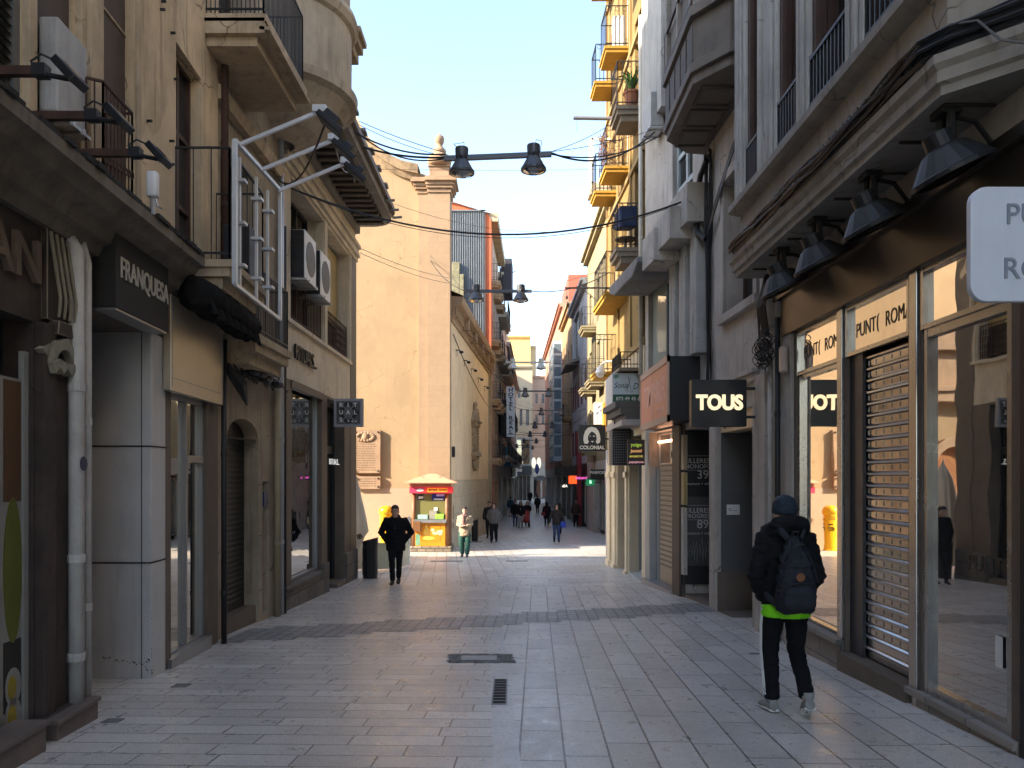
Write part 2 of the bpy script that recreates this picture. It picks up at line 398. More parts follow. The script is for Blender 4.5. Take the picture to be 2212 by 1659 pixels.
cover(1064, 1096, 1468, 1522, 'drain_grate', 'slotted iron drain grate set in the central channel stones', m_castiron, 9)
m_patch = M('broken_mortar_patch', (.17, .16, .15), .9, .8, 14, bmp=1, bsc=40)
ya, yb = gy(1432), gy(1413); y_ = (ya + yb) / 2; xa, xb = X_(968, y_), X_(1110, y_)
uc = Thing('utility_cover', 'long rough mortar edged utility cover beside the central channel', 'drain cover', ((xa + xb) / 2, y_, gz(y_)))
mb = MB(); out = []; n = 60
for i in range(n):
    a = i / n * 4; k = int(a); f_ = a - k; jx = RND.uniform(-.03, .03)
    px_, py_ = ((xa + (xb - xa) * f_, ya), (xb, ya + (yb - ya) * f_), (xb - (xb - xa) * f_, yb), (xa, yb - (yb - ya) * f_))[k]
    out.append((px_ + RND.uniform(-.03, .03), py_ + RND.uniform(-.02, .02)))
mb.add([(x, y, gz(y) + .004) for x, y in out], [tuple(range(n))]); uc.part('mortar_edge', mb, m_patch, recalc=False)
mb = MB(); dx_ = (xb - xa) * .3; mb.box((xa + xb) / 2 - dx_, (xa + xb) / 2 + dx_ * .8, y_ - (yb - ya) * .2, y_ + (yb - ya) * .2, gz(y_) - .02, gz(y_) + .009); uc.part('cover_plate', mb, M('stone_lid', (.40, .38, .355), .6, .25, 6, speck=.5))
for (a, b, c, d, l) in ((375, 408, 1478, 1485, 'small dark metal cover near the chipped white downpipes'),
                        (225, 262, 1553, 1562, 'small dark metal cover beside the brown stone doorstep'),
                        (930, 1000, 1211, 1214, 'thin dark service lid near the lottery kiosk'),
                        (1093, 1140, 1211, 1213, 'thin dark slot drain across the middle of the street'),
                        
                        (1620, 1660, 1411, 1414, 'dark slot lid beside the backpack walker'),
                        (985, 1042, 1169, 1172, 'dark seam lid in front of the church side wall')):
    cover(a, b, c, d, 'service_lid', l, m_castiron)
# ---------------------------------------------------------------- light and sky
EL, DX, DY = 27.0, 1.0, .42
az = math.atan2(DY, DX)
sd = Vector((math.cos(az) * math.cos(rad(EL)), math.sin(az) * math.cos(rad(EL)), -math.sin(rad(EL))))   # travel direction of sunlight
su = bpy.data.lights.new('sun', 'SUN'); su.energy = 2.4; su.angle = rad(.6); su.color = (1, .86, .68)
so = bpy.data.objects.new('sun', su); COL.objects.link(so); so.rotation_euler = sd.to_track_quat('-Z', 'Y').to_euler(); so.location = (-20, -5, 30)
w = bpy.data.worlds.new('World'); SC.world = w; w.use_nodes = True; nt = w.node_tree
sk = nt.nodes.new('ShaderNodeTexSky'); sk.sky_type = 'NISHITA'; sk.sun_disc = False; sk.sun_elevation = rad(EL)
sk.sun_rotation = math.atan2(-sd.x, -sd.y); sk.air_density = 1.0; sk.dust_density = 1.0; sk.ozone_density = 1.0
hs = nt.nodes.new('ShaderNodeHueSaturation'); hs.inputs['Saturation'].default_value = .95; hs.inputs['Value'].default_value = .62
nt.links.new(sk.outputs[0], hs.inputs['Color']); nt.links.new(hs.outputs[0], nt.nodes['Background'].inputs[0]); nt.nodes['Background'].inputs[1].default_value = .15
SC.view_settings.view_transform = 'Standard'; SC.view_settings.look = 'None'; SC.view_settings.exposure = 2.75; SC.view_settings.gamma = 1
cam = bpy.data.cameras.new('camera'); co = bpy.data.objects.new('camera', cam); COL.objects.link(co); SC.camera = co
cam.lens = 36 * FP / 2212; cam.sensor_width = 36; cam.shift_y = (HY - 829.5) / 2212; cam.clip_end = 2000; cam.clip_start = .05
co.location = (0, 0, CZ); co.rotation_euler = (rad(90), 0, 0)
SC.cycles.use_adaptive_sampling = True; SC.cycles.adaptive_threshold = .02; SC.cycles.use_denoising = True
SC.cycles.max_bounces = 7; SC.cycles.diffuse_bounces = 4; SC.cycles.glossy_bounces = 4; SC.cycles.caustics_reflective = False; SC.cycles.caustics_refractive = False
SC.cycles.sample_clamp_indirect = 6
# ---------------------------------------------------------------- shared builders
def window(th, fr, a, b, c, d, dep, fm, pm, nx=2, nz=1, t=.05, name='window', parent=None, label=None):
    mb = MB(fr); w1, w0 = -dep + .06, -dep + .01
    us = [a + (b - a) * i / nx for i in range(nx + 1)]; vs = [c + (d - c) * i / nz for i in range(nz + 1)]
    for i, u in enumerate(us):
        k = t if 0 < i < nx else t * .9; u0 = max(a, u - k / 2) if i else a; u1 = u0 + k
        if i == nx: u0, u1 = b - k, b
        mb.box(u0, u1, c, d, w0, w1)
    for i, v in enumerate(vs):
        v0, v1 = (c, c + t) if i == 0 else (d - t, d) if i == nz else (v - t / 2, v + t / 2)
        mb.box(a, b, v0, v1, w0, w1 - .004)
    f = th.part(name, mb, fm, parent=parent, label=label)
    p = MB(fr); p.rect(a, b, c, d, -dep + .015)
    th.part('pane', p, pm, parent=f); return f
def balcony(name, label, fr, y0, y1, z, proj, matS, h=1.0, th_=.16, step=.12, group=None, matR=None, corbel=True, scroll=False):
    """a slab on a moulded corbel with an iron railing: a part of the building th"""
    th, = (name,) if isinstance(name, Thing) else (None,)
    mb = MB(fr)
    mb.box(y0, y1, z - th_ * .45, z, -.02, proj)
    mb.box(y0 + .03, y1 - .03, z - th_, z - th_ * .45, -.02, proj - .04)
    if corbel: mb.box(y0 + .08, y1 - .08, z - th_ * 1.7, z - th_, -.02, proj - .13)
    b = th.part('balcony', mb, matS, label=label)
    r = MB(); q = lambda u, w: fr.p(u, 0, w)[:2]
    pr = proj - .05
    r.rail([q(y0 + .05, 0), q(y0 + .05, pr), q(y1 - .05, pr), q(y1 - .05, 0)], z, z + h, step, .007, .014)
    if scroll:
        for (A, B) in ((q(y0 + .05, 0), q(y0 + .05, pr)), (q(y0 + .05, pr), q(y1 - .05, pr))):
            L = math.hypot(B[0] - A[0], B[1] - A[1]); k = max(2, int(L / .14))
            for i in range(k):
                t = (i + .5) / k; cx, cy = A[0] + (B[0] - A[0]) * t, A[1] + (B[1] - A[1]) * t
                dx, dy = (B[0] - A[0]) / L * .055, (B[1] - A[1]) / L * .055
                r.tube([(cx + dx * math.cos(a), cy + dy * math.cos(a), z + h - .08 + .055 * math.sin(a)) for a in [j * math.pi / 4 for j in range(9)]], .006, 4, False)
    th.part('railing', r, matR or m_iron, parent=b); return b
# ================================================================ LEFT: sand coloured townhouse with two shops (near end of the street)
FL = S(-3.055, -.061, 1)
L1 = Thing('townhouse', 'sand coloured townhouse above the dark stone shop and the white panelled doorway', 'building', (-3.4, 5, gz(5)))
mb = MB(FL)
gd = [(3.4, 5.44, -.2, 2.72, .3), (6.2, 7.45, -2, 3.02, .62), (7.98, 9.1, -.28, 2.5, .12)]
up = [(2.0, 5.29, 4.15, 8.0, .12), (6.45, 7.1, 3.84, 8.6, .09), (8.12, 8.9, 3.84, 6.22, .19), (8.0, 8.95, 7.6, 9.8, .2), (5.45, 5.98, 4.2, 8.2, .03)]
mb.wall(-8, 9.5, 3.84, 12.8, up); mb.shell(-8, 9.5, -2, 12.8, 9)
L1.part('upper_wall', mb, m_tan)
mb = MB(FL); mb.wall(-8, 6.2, -2, 3.84, [(1.2, 3.0, -.2, 2.72, .3), gd[0]]); L1.part('shop_wall', mb, m_brown, label='dark brown rough sandstone shop wall')
mb = MB(FL); mb.wall(6.2, 9.5, -2, 3.84, gd[1:]); L1.part('shopfront_wall', mb, m_bstone, label='brown granite shopfront wall')
mb = MB(FL)
for k, (a, b) in enumerate(((5.46, 5.62), (5.64, 5.93))): mb.box(a, b, gz(5.6) + .08, 2.72, -.2, .07 - .03 * k)
mb.box(5.4, 5.98, gz(5.6) - .05, gz(5.6) + .16, -.3, .1)
L1.part('stone_pier', mb, m_brown, bevel=.012)
# louvred shutter, recessed panels, pilaster mouldings
mb = MB(FL); mb.box(2.0, 5.29, 4.15, 8, -.12, -.1)
for i in range(64):
    z = 4.2 + i * .06; mb.quad(FL.p(2.0, z, -.02), FL.p(5.22, z, -.02), FL.p(5.22, z + .035, -.075), FL.p(2.0, z + .035, -.075))
mb.box(5.22, 5.29, 4.15, 8, -.1, -.01)
L1.part('shutter', mb, [M('grey_shutter', (.12, .115, .105), .6, .15)])
mb = MB(FL)
for a, b, w in ((5.3, 5.37, .05), (5.37, 5.44, .03), (6.02, 6.1, .05), (6.1, 6.3, .09), (6.3, 6.36, .06), (6.37, 6.44, .03), (7.11, 7.2, .025)):
    mb.box(a, b, 3.84, 12.4, -.02, w)
for z in (5.45, 6.9, 8.3): mb.box(5.45, 5.98, z, z + .07, -.03, .04)
L1.part('pilaster', mb, m_tan2, bevel=.006)
mb = MB(FL); mb.rect(6.45, 7.1, 3.84, 8.6, -.088); mb.rect(5.45, 5.98, 4.2, 8.2, -.028); L1.part('stone_panel', mb, M('dark_brown_panel', (.075, .052, .04), .75, .3, 2, .3))
mb = MB(FL); mb.box(6.45, 7.1, 5.68, 5.7, -.1, -.075); L1.part('panel_joint', mb, m_tan2)
window(L1, FL, 8.12, 8.9, 3.84, 6.22, .185, m_wood, m_dark, 2, 3)
window(L1, FL, 8.0, 8.95, 7.6, 9.8, .19, m_wood, m_dark, 2, 3)
for (a, b) in ((3.4, 5.44), (1.2, 3.0)): window(L1, FL, a, b, -.2, 2.72, .28, m_iron, m_pane, 1, 1, .09, name='shop_window')
# string course
mb = MB(FL)
mb.profile(1.5, 7.78, [(-.02, 3.42), (.06, 3.42), (.1, 3.5), (.16, 3.52), (.2, 3.62), (.32, 3.66), (.36, 3.72), (.42, 3.74), (.42, 3.83), (-.02, 3.86)])
L1.part('string_course', mb, M('grimy_moulding', (.17, .14, .105), .9, .4, 2, .8))
mb = MB(FL)
for i in range(44):                              # loose tiles and broken edge on top of the ledge
    u = 1.8 + i * .136; mb.box(u, u + .12, 3.835, 3.86 + RND.random() * .02, .2 + RND.random() * .1, .4 + RND.random() * .05)
L1.part('ledge_tiles', mb, m_dark)
balcony(L1, 'dark railed balcony with a pale slab', FL, 8.05, 9.48, 3.9, .62, m_tan2, 1.19, .17, .22)
mb = MB(FL); mb.box(8.75, 9.3, 3.92, 4.5, .3, .6); L1.part('planter_box', mb, m_iron, bevel=.01)
mb = MB(); P = lambda u, w: FL.p(u, 0, w)[:2]
mb.rail([P(5.87, .16), P(5.93, .26), P(6.45, .26), P(6.47, .02)], 3.86, 4.67, .062, .006, .013)
for i in range(9):                               # scrolls near the foot
    u = 5.95 + i * .06; x, y = P(u, .27); mb.tube([(x, y + .025 * math.cos(a), 4.08 + .07 * i / 9 + .03 * math.sin(a)) for a in [j * .8 for j in range(9)]], .006, 4)
L1.part('window_railing', mb, m_rust)
for i in range(9): mb = MB(FL); u, v = RND.uniform(7.25, 8.1), RND.uniform(4.7, 6.9); mb.box(u, u + .02, v, v + .02, 0, .05); L1.part('bracket_stub', mb, m_iron)
# old carved lettering, triple ribs and capital on the dark shop
mb = MB(); mb.text('PAN', FL.p(5.05, 3.12, .02), FL.right, (0, 0, 1), .42, .006, .02, sx=1.1); L1.part('carved_letters', mb, M('worn_carving', (.13, .095, .07), .9, .3, 5))
mb = MB(FL)
mb.mi = 2; mb.box(5.53, 5.87, 2.76, 3.42, 0, .05); mb.mi = 0
for k in range(4):
    u = 5.57 + k * .075
    mb.tube([FL.p(u, 3.4, .05), FL.p(u + .005, 3.15, .085), FL.p(u + .015, 2.92, .115), FL.p(u + .02, 2.78, .1)], [.017, .016, .014, .012], 6)
mb.mi = 1; cu, cv = 5.69, 2.44
for t_ in range(12):
    a0, a1 = math.pi * t_ / 12, math.pi * (t_ + 1) / 12
    mb.add([FL.p(cu + ru * math.cos(a), cv + rz * math.sin(a), w_) for a in (a0, a1) for ru, rz in ((.115, .115), (.2, .2 + .02 * math.sin(a * 6))) for w_ in (.02, .1)], [(1, 3, 7, 5), (2, 3, 7, 6), (0, 1, 5, 4), (0, 2, 6, 4)])
mb.prism([(5.49, 2.44), (5.53, 2.36), (5.6, 2.41), (5.65, 2.37), (5.7, 2.42), (5.76, 2.37), (5.81, 2.41), (5.87, 2.33), (5.89, 2.44), (5.8, 2.47), (5.7, 2.46), (5.6, 2.48)], .02, .11)
mb.prism([(5.4, 2.52), (5.5, 2.48), (5.52, 2.58)], .02, .08); mb.prism([(5.99, 2.42), (5.88, 2.42), (5.87, 2.56), (5.95, 2.5)], .02, .08); mb.mi = 2; mb.prism([(5.58, 2.66), (5.8, 2.66), (5.78, 2.76), (5.6, 2.76)], .02, .1)
L1.part('carved_capital', mb, [M('ochre_rib', (.21, .185, .13), .85, .3), M('greenish_carving', (.24, .225, .165), .85, .4, 9), m_brown], bevel=.006)
# poster inside the shop window
mb = MB(FL); mb.box(5.08, 5.375, -.15, 2.3, -.06, -.05)
mb.mi = 1; mb.box(5.165, 5.37, 1.45, 2.28, -.05, -.047)
mb.mi = 2; mb.prism([(5.27 + .105 * math.cos(a), .98 + .5 * math.sin(a)) for a in [i * math.pi / 12 for i in range(24)]], -.05, -.044)
mb.mi = 3; mb.box(5.165, 5.37, .02, .5, -.05, -.0475)
mb.mi = 0
for v in (.18, -.02): mb.prism([(5.27 + .09 * math.cos(a), v + .13 * math.sin(a)) for a in [i * math.pi / 12 for i in range(24)]], -.047, -.042)
mb.mi = 4
for v in (.18, -.02): mb.prism([(5.25 + .05 * math.cos(a), v + .08 * math.sin(a)) for a in [i * math.pi / 12 for i in range(24)]], -.042, -.039)
mb.mi = 0; mb.box(5.375, 5.43, -.2, 2.5, -.07, -.03)
mb.mi = 3; mb.box(5.0, 5.075, -.2, 2.6, -.07, -.02)
L1.part('poster', mb, [M('poster_white', (.26, .255, .24), .7, .1), M('poster_brown', (.09, .045, .02), .6, .1), M('poster_green', (.12, .13, .02), .6, .25), m_dark, M('poster_yellow', (.3, .22, .03), .6, .1)])
# white panelled doorway
mb = MB(FL)
mb.box(6.02, 6.2, gz(6.2) - .1, 3.02, -.6, .02); mb.box(7.45, 7.8, gz(7.5) - .1, 3.02, -.62, .012)
mb.box(7.444, 7.45, gz(7.5) - .1, 3.02, -.62, .006)
o = L1.part('white_cladding', mb, m_white, bevel=.004)
mb = MB(FL)
for z in (1.91, .78): mb.box(7.438, 7.805, z, z + .014, -.62, .016); mb.box(6.015, 6.203, z, z + .014, -.6, .024)
mb.box(7.436, 7.446, gz(7.5), 3.02, -.08, -.075)
L1.part('cladding_joint', mb, m_dark)
mb = MB(FL); zf = gz(7.45)
for i in range(46):
    w_ = -RND.random() ** 1.8 * .45; z = zf + .13 - w_ * .16 + RND.gauss(0, .008 + .03 * (w_ > -.06)); s_ = RND.uniform(.003, .009); mb.quad(*[FL.p(7.4425, z + s_ * math.sin(a) * RND.uniform(.6, 1.3), w_ + s_ * math.cos(a)) for a in (0, 1, 2, 3.2, 4.3, 5.3)])
for i in range(25):
    z = zf + .04 + RND.random() ** 2 * .6; s_ = RND.uniform(.002, .008); u = 7.452 + RND.random() ** 3 * .05; mb.quad(*[FL.p(u + s_ * math.cos(a), z + s_ * 1.4 * math.sin(a), .0135) for a in (0, 1, 2, 3.2, 4.3, 5.3)])
L1.part('rust_chip', mb, m_rust, recalc=False)
mb = MB(FL); mb.rect(6.2, 7.45, -1, 3.02, -.615); L1.part('entrance_door', mb, m_pane)
# silver board above the glass door
mb = MB(FL); mb.box(7.72, 9.42, 2.49, 3.46, .02, .1); bd = L1.part('metal_fascia', mb, M('brushed_champagne', (.5, .43, .33), .33, .1, 1.5, .2, metal=.55, bmp=.05), bevel=.006)
mb = MB(FL)
for (a, b, c, d) in ((7.75, 7.77, 2.53, 3.42), (9.37, 9.385, 2.53, 3.42), (7.77, 9.37, 2.62, 2.63)): mb.box(a, b, c, d, .1, .103)
L1.part('fascia_seam', mb, m_alu, parent=bd)
window(L1, FL, 7.98, 9.1, -.28, 2.5, .1, m_steel, MGlass('still_glass', (.02, .018, .014), .62, .0012, gcol=(.95, .9, .82), sc=.8), 2, 1, .045, name='glass_door')
mb = MB(FL); mb.box(8.55, 9.06, 1.78, 1.86, -.09, -.03); L1.part('door_rail', mb, m_alu); mb = MB(FL); mb.box(7.9, 9.15, -.46, -.26, -.12, .04); L1.part('door_threshold', mb, m_alu)
# brown stone doorsteps
for (a, b, w, z, l) in ((5.42, 6.02, .2, gz(5.7) + .16, 'brown stone doorstep at the foot of the rough pier'), (4.3, 5.2, .24, gz(4.8) + .19, 'brown stone doorstep at the dark shop window, cut by the edge')):
    mb = MB(FL); mb.box(a, b, gz(a) - .1, z - .035, 0, w - .02); mb.box(a - .02, b + .015, z - .035, z, 0, w)
    single('doorstep', mb, M('brown_doorstep', (.14, .11, .095), .55, .3, 4, speck=.3), l, 'step', bevel=.004)
# sign box
SG = Thing('shop_sign', 'black box sign with silver capital letters on the white panelled doorway', 'sign', FL.p(6.84, 3.0, .1))
mb = MB(FL); mb.box(6.28, 7.4, 3.01, 3.69, 0.01, .2); bx = SG.part('box', mb, M('matt_black_sign', (.022, .021, .02), .75, .15), bevel=.006)
mb = MB(); mb.text('FRANQUESA', FL.p(6.87, 3.35, .203), FL.right, (0, 0, 1), .245, .002, .006, sx=.74); SG.part('lettering', mb, M('dull_silver_letters', (.42, .40, .36), .45, .05))
mb = MB(FL); mb.box(6.3, 7.38, 2.99, 3.01, .02, .19); SG.part('bottom_trim', mb, m_alu)
# downpipes
def pipe(name, label, pts, r, mat, joints=(), n=10):
    t = Thing(name, label, 'pipe', pts[-1]); mb = MB(); mb.tube(pts, r, n); t.part('tube', mb, mat, smooth=True)
    if joints:
        for z in joints: m2 = MB(); m2.tube([(pts[-1][0], pts[-1][1], z - .03), (pts[-1][0], pts[-1][1], z + .03)], r * 1.13, n); t.part('collar', m2, mat, smooth=False)
    return t
p = FL.p(5.86, 0, .09); q = FL.p(6.0, 0, .085)
pipe('downpipe', 'fat chipped white downpipe beside the brown stone doorstep', [(p[0] - .1, p[1], 3.5), (p[0], p[1], 3.35), (p[0], p[1], gz(6))], .056, m_pipe, (2.3, 1.0, .25))
pipe('downpipe', 'thinner white downpipe just right of the fat one', [(q[0] - .05, q[1] + .02, 3.5), (q[0], q[1] + .03, 3.3), (q[0], q[1] + .03, gz(6))], .035, m_pipe, (2.05, .6))
mb = MB(FL); mb.prism([(5.86 + .055 * math.cos(a), 1.72 + .055 * math.sin(a)) for a in [i * .4 for i in range(16)]], .145, .149)
single('sticker', mb, M('navy_sticker', (.02, .03, .07), .5, .1), 'round navy sticker stuck on the fat white downpipe', 'sticker')
p = FL.p(9.42, 0, .1); pipe('downpipe', 'thin black downpipe between glass door and arched gate', [(p[0], p[1], 3.3), (p[0], p[1], gz(9.4))], .035, m_iron, (1.9, .2))
p = FL.p(9.52, 0, .08); pipe('downpipe', 'rusty brown downpipe running up the sand coloured wall', [(p[0], p[1], 7.05), (p[0], p[1], 6.85), (p[0], p[1], 3.9)], .045, m_rust, (6.2, 5.0))
# router box on the ledge
t = Thing('antenna_box', 'white rounded antenna box on a short post on the ledge', 'antenna', (X_(330, 6.5), 6.5, 3.86))
mb = MB(); x = X_(330, 6.5); mb.box(x - .045, x + .045, 6.46, 6.54, 3.98, 4.2); t.part('housing', mb, m_wpaint, bevel=.02, smooth=True)
mb = MB(); mb.tube([(x, 6.5, 3.84), (x, 6.5, 3.99)], .02, 8); mb.tube([(x + .02, 6.5, 3.98), (x + .05, 6.48, 3.9), (x + .1, 6.45, 3.87)], .008, 6); t.part('post', mb, m_galv)
# three floodlights on rusty arms
def flood(Y, label):
    xt = -2.47; z = 4.0; t = Thing('floodlight', label, 'floodlight', (-3.3, Y, z), 'floodlights on rusty arms over the ledge')
    mb = MB(); mb.box(-3.4, xt - .3, Y - .022, Y + .022, z - .022, z + .03); mb.tube([(-3.1, Y, z - .03), (-3.05, Y + .02, z - .15)], .03, 6); t.part('arm', mb, m_rust)
    mb = MB(); R_ = Matrix.Rotation(rad(48), 3, 'Y')
    def T(v): return tuple(R_ @ Vector(v) + Vector((xt - .13, Y, z - .01)))
    vs = [T((a, b, c)) for a in (-.085, .085) for b in (-.08, .08) for c in (-.025, .025)]
    mb.add(vs, [(0, 1, 3, 2), (4, 6, 7, 5), (0, 4, 5, 1), (2, 3, 7, 6), (0, 2, 6, 4), (1, 5, 7, 3)])
    h = t.part('housing', mb, m_black, bevel=.006)
    mb = MB(); vs = [T((a, b, .029)) for a, b in ((-.07, -.065), (.07, -.065), (.07, .065), (-.07, .065))]; mb.quad(*vs)
    t.part('lens', mb, MGlass('lamp_lens', (.16, .25, .42), .6, 0) if 'lens' not in _mc else _mc['lens'], parent=h)
    mb = MB(); mb.tube([(xt - .32, Y, z), (xt - .24, Y, z - .02), (xt - .14, Y, z - .04)], .016, 6); mb.tube([(xt - .34, Y, z), (xt - .34, Y - .03, z + .05), (xt - .28, Y - .03, z + .09), (xt - .2, Y, z + .06)], .007, 6); mb.box(xt - .34, xt - .26, Y - .035, Y + .035, z - .03, z + .04)
    t.part('bracket', mb, m_iron); return t
for Y, l in ((4.52, 'floodlight on a rusty arm, nearest the louvred shutter'), (5.08, 'floodlight on a rusty arm, middle one of three over the ledge'), (5.66, 'floodlight on a rusty arm, nearest the white antenna box')): flood(Y, l)
# air conditioner left of the pilaster
def ac(label, fr, y0, y1, z0, z1, w0, w1, front='w'):
    t = Thing('air_conditioner', label, 'air conditioner', fr.p((y0 + y1) / 2, z0, (w0 + w1) / 2), 'wall mounted air conditioners')
    mb = MB(fr); mb.box(y0, y1, z0, z1, w0, w1); c = t.part('casing', mb, m_wpaint if front == 'w' else M('old_grey_casing', (.36, .35, .33), .6, .2, 3, .5), bevel=.015)
    mb = MB(fr); r = min(y1 - y0, z1 - z0) * .4; cy, cz = (y0 + y1) / 2, (z0 + z1) / 2
    mb.prism([(cy + r * math.cos(a), cz + r * math.sin(a)) for a in [i * math.pi / 10 for i in range(20)]], w1 - .01, w1 + .006)
    (t.part('fan_grille', mb, m_iron, parent=c) if front == 'w' else None)
    mb = MB(fr)
    for i in range(14):
        z = z0 + .05 + (z1 - z0 - .1) * i / 13; mb.box(y0 - .014, y0 + .01, z, z + (z1 - z0) * .045, w0 + .03, w1 - .03)
    mb.box(y0 - .006, y0 + .01, z0 + .01, z1 - .02, w0 + .01, w1 - .015)
    if front == 'w': t.part('side_vents', mb, m_iron, parent=c)
    mb = MB(fr)
    for y in (y0 + .12, y1 - .16): mb.box(y, y + .04, z0 - .05, z0, w0 - .1, w1 + .05)
    mb.box(y0, y1, z0 - .03, z0 - .005, w0, w1 + .03); t.part('bracket', mb, m_galv); return t
ac('tall old grey air conditioner beside the louvred shutter', FL, 5.5, 5.93, 4.24, 4.92, .0, .14, 'plain')
# black folded awning under the balcony
t = Thing('folded_awning', 'black folded awning drooping under the pale balcony slab', 'awning', FL.p(8.7, 3.4, .3))
mb = MB(); rs = []
for i in range(15):
    u = 7.72 + 2.0 * i / 14; d = RND.uniform(-.03, .03)
    rs.append([FL.p(u, 3.5 + .17 * math.sin(a) + d * (1 if a > 3 else .3) - .03 * (i / 14), (.32 + .2 * math.cos(a) + d * .5) if 0 < i < 14 else .3 + .06 * math.cos(a)) for a in [j * math.pi / 6 for j in range(12)]])
mb.rings(rs); organic('fabric_roll', mb, M('black_canvas', (.013, .013, .013), .95, .3, 12, spec=.1), t.b, t.o, .02, .008, 4, 2)
mb = MB(); top, bot = [], []
for i in range(41):
    u = 7.8 + 1.85 * i / 40; w_ = .5 + .03 * math.sin(i * 1.1); top.append(FL.p(u, 3.42 + .02 * math.sin(i * .6), .47)); bot.append(FL.p(u, 3.27 + .012 * math.sin(i * .9), w_))
for i in range(40): mb.quad(top[i], top[i + 1], bot[i + 1], bot[i])
t.part('valance', mb, M('black_canvas', 0), smooth=True)
# ================================================================ arched gate house
FA = S(-3.70, 0, 1)
L2 = Thing('arched_house', 'dull sand coloured house with an arched iron gate and a round corner bay', 'building', (-3.7, 10.9, gz(10.9)))
def arch(y0, y1, zb, zs, zt, n=12): return [(y0, zb), (y1, zb)] + [((y0 + y1) / 2 + (y1 - y0) / 2 * math.cos(math.pi * i / n), zs + (zt - zs) * math.sin(math.pi * i / n)) for i in range(n + 1)]
ay0, ay1 = 9.98, 11.22
mb = MB(FA)
mb.wall(9.5, 12.35, -2, 2.15, [(ay0, ay1, -2, 2.15, .5), (11.4, 11.66, -.42, 1.55, .2)])
mb.wall(9.5, 12.35, 2.45, 16.5, [(9.75, 11.0, 3.42, 5.9, .25), (9.7, 10.6, 7.05, 9.5, .25)])
n = 12; pts = arch(ay0, ay1, 2.15, 2.15, 2.42)[2:]
for (ua, va), (ub, vb) in zip(pts, pts[1:]):                # spandrel above the arch and its reveal
    mb.quad(FA.p(ua, va, 0), FA.p(ub, vb, 0), FA.p(ub, 2.45, 0), FA.p(ua, 2.45, 0)); mb.quad(FA.p(ua, va, 0), FA.p(ub, vb, 0), FA.p(ub, vb, -.5), FA.p(ua, va, -.5))
mb.wall(9.5, ay0, 2.15, 2.45); mb.wall(ay1, 12.35, 2.15, 2.45); mb.shell(9.5, 12.35, -2, 16.5, 9)
L2.part('wall', mb, M('sooty_sandstone', (.33, .27, .195), .85, .28, 1.3, .7, dirt=(.05, .043, .036), old=.8))
mb = MB(FA)
for z, u in ((-.05, 11.22), (.75, 11.22), (1.5, 11.22)): mb.box(u, 11.39, z, z + .008, 0, .002)
L2.part('stone_joint', mb, m_dark)
mb = MB(FA); mb.prism(arch(ay0, ay1, gz(10) + .2, 2.15, 2.41), -.25, -.21)
gt = L2.part('iron_gate', mb, m_iron)
mb = MB(FA)
for i in range(16):
    for j in range(32):
        u, v = ay0 + .06 + (ay1 - ay0 - .12) * (i + .5 * (j % 2)) / 16, -.1 + j * .073
        if v < 2.15 + .2 * (1 - ((u - 10.6) / .62) ** 2): mb.quad(FA.p(u - .035, v, -.205), FA.p(u, v - .03, -.18), FA.p(u + .035, v, -.205), FA.p(u, v + .035, -.195))
L2.part('scale_lattice', mb, M('dull_iron_scales', (.05, .048, .045), .45, .3, metal=.4), parent=gt)
mb = MB(FA); mb.box(ay0, ay1, gz(11) - .1, gz(10) + .2, -.5, -.04); L2.part('doorstep', mb, m_bstone, bevel=.006)
mb = MB(FA); mb.rect(11.4, 11.66, -.42, 1.55, -.19); L2.part('meter_niche', mb, m_dark)
mb = MB(FA); mb.box(11.44, 11.62, 1.18, 1.4, -.15, .01); L2.part('number_plaque', mb, M('blue_enamel', (.02, .04, .12), .3, .05))
mb = MB(FA); mb.box(9.52, 9.6, 1.35, 1.85, 0, .02); L2.part('notice', mb, M('faded_pink_notice', (.5, .33, .29), .6, .1))
mb = MB(FA); mb.profile(9.5, 12.35, [(0, 6.3), (.1, 6.3), (.14, 6.45), (.05, 6.5), (0, 6.6)]); L2.part('moulding', mb, m_tan2)
window(L2, FA, 9.75, 11.0, 3.42, 5.9, .24, m_wood, m_dark, 2, 3)
window(L2, FA, 9.7, 10.6, 7.05, 9.5, .24, m_wood, m_dark, 2, 3)
b = balcony(L2, 'low balcony above the arched gate with dense black railing', FA, 9.6, 11.1, 3.42, .52, m_tan2, .85, .22, .055)
b = balcony(L2, 'wide upper balcony seen from below with a deep slab', FA, 9.0, 10.8, 7.05, .82, m_tan2, 1.0, .2, .05)
mb = MB(FA); mb.box(9.0, 9.1, 6.82, 7.0, -.02, .8); mb.box(9.0, 10.8, 6.86, 6.9, .74, .86); L2.part('slab_moulding', mb, m_tan2)
# round corner bay
C0 = (-3.72, 12.25, 0)
mb = MB(); mb.lathe(C0, [(.25, 6.9), (.6, 7.05), (.95, 7.3), (1.12, 7.5), (1.22, 7.55), (1.24, 7.68), (1.14, 7.74), (1.14, 8.7), (1.2, 8.74), (1.25, 8.84), (1.22, 8.94), (1.1, 8.97)], 32, -100, 100)
bay = L2.part('round_bay', mb, M('bay_sandstone', (.46, .375, .27), .85, .25, 1.5, .8), smooth=False)
mb = MB(); mb.lathe(C0, [(.93, 8.95), (.93, 16.5), (.9, 16.5)], 32, -100, 100); L2.part('upper_bay', mb, m_tan2, parent=bay)
mb = MB()
for a in (-75, -38, 0, 38, 75):
    x, y = C0[0] + .96 * math.cos(rad(a)), C0[1] + .96 * math.sin(rad(a)); mb.lathe((x, y, 0), [(.12, 8.95), (.12, 9.1), (.085, 9.15), (.075, 12.4), (.12, 12.5), (.12, 12.7)], 10)
L2.part('bay_column', mb, m_tan2, parent=bay)
mb = MB()
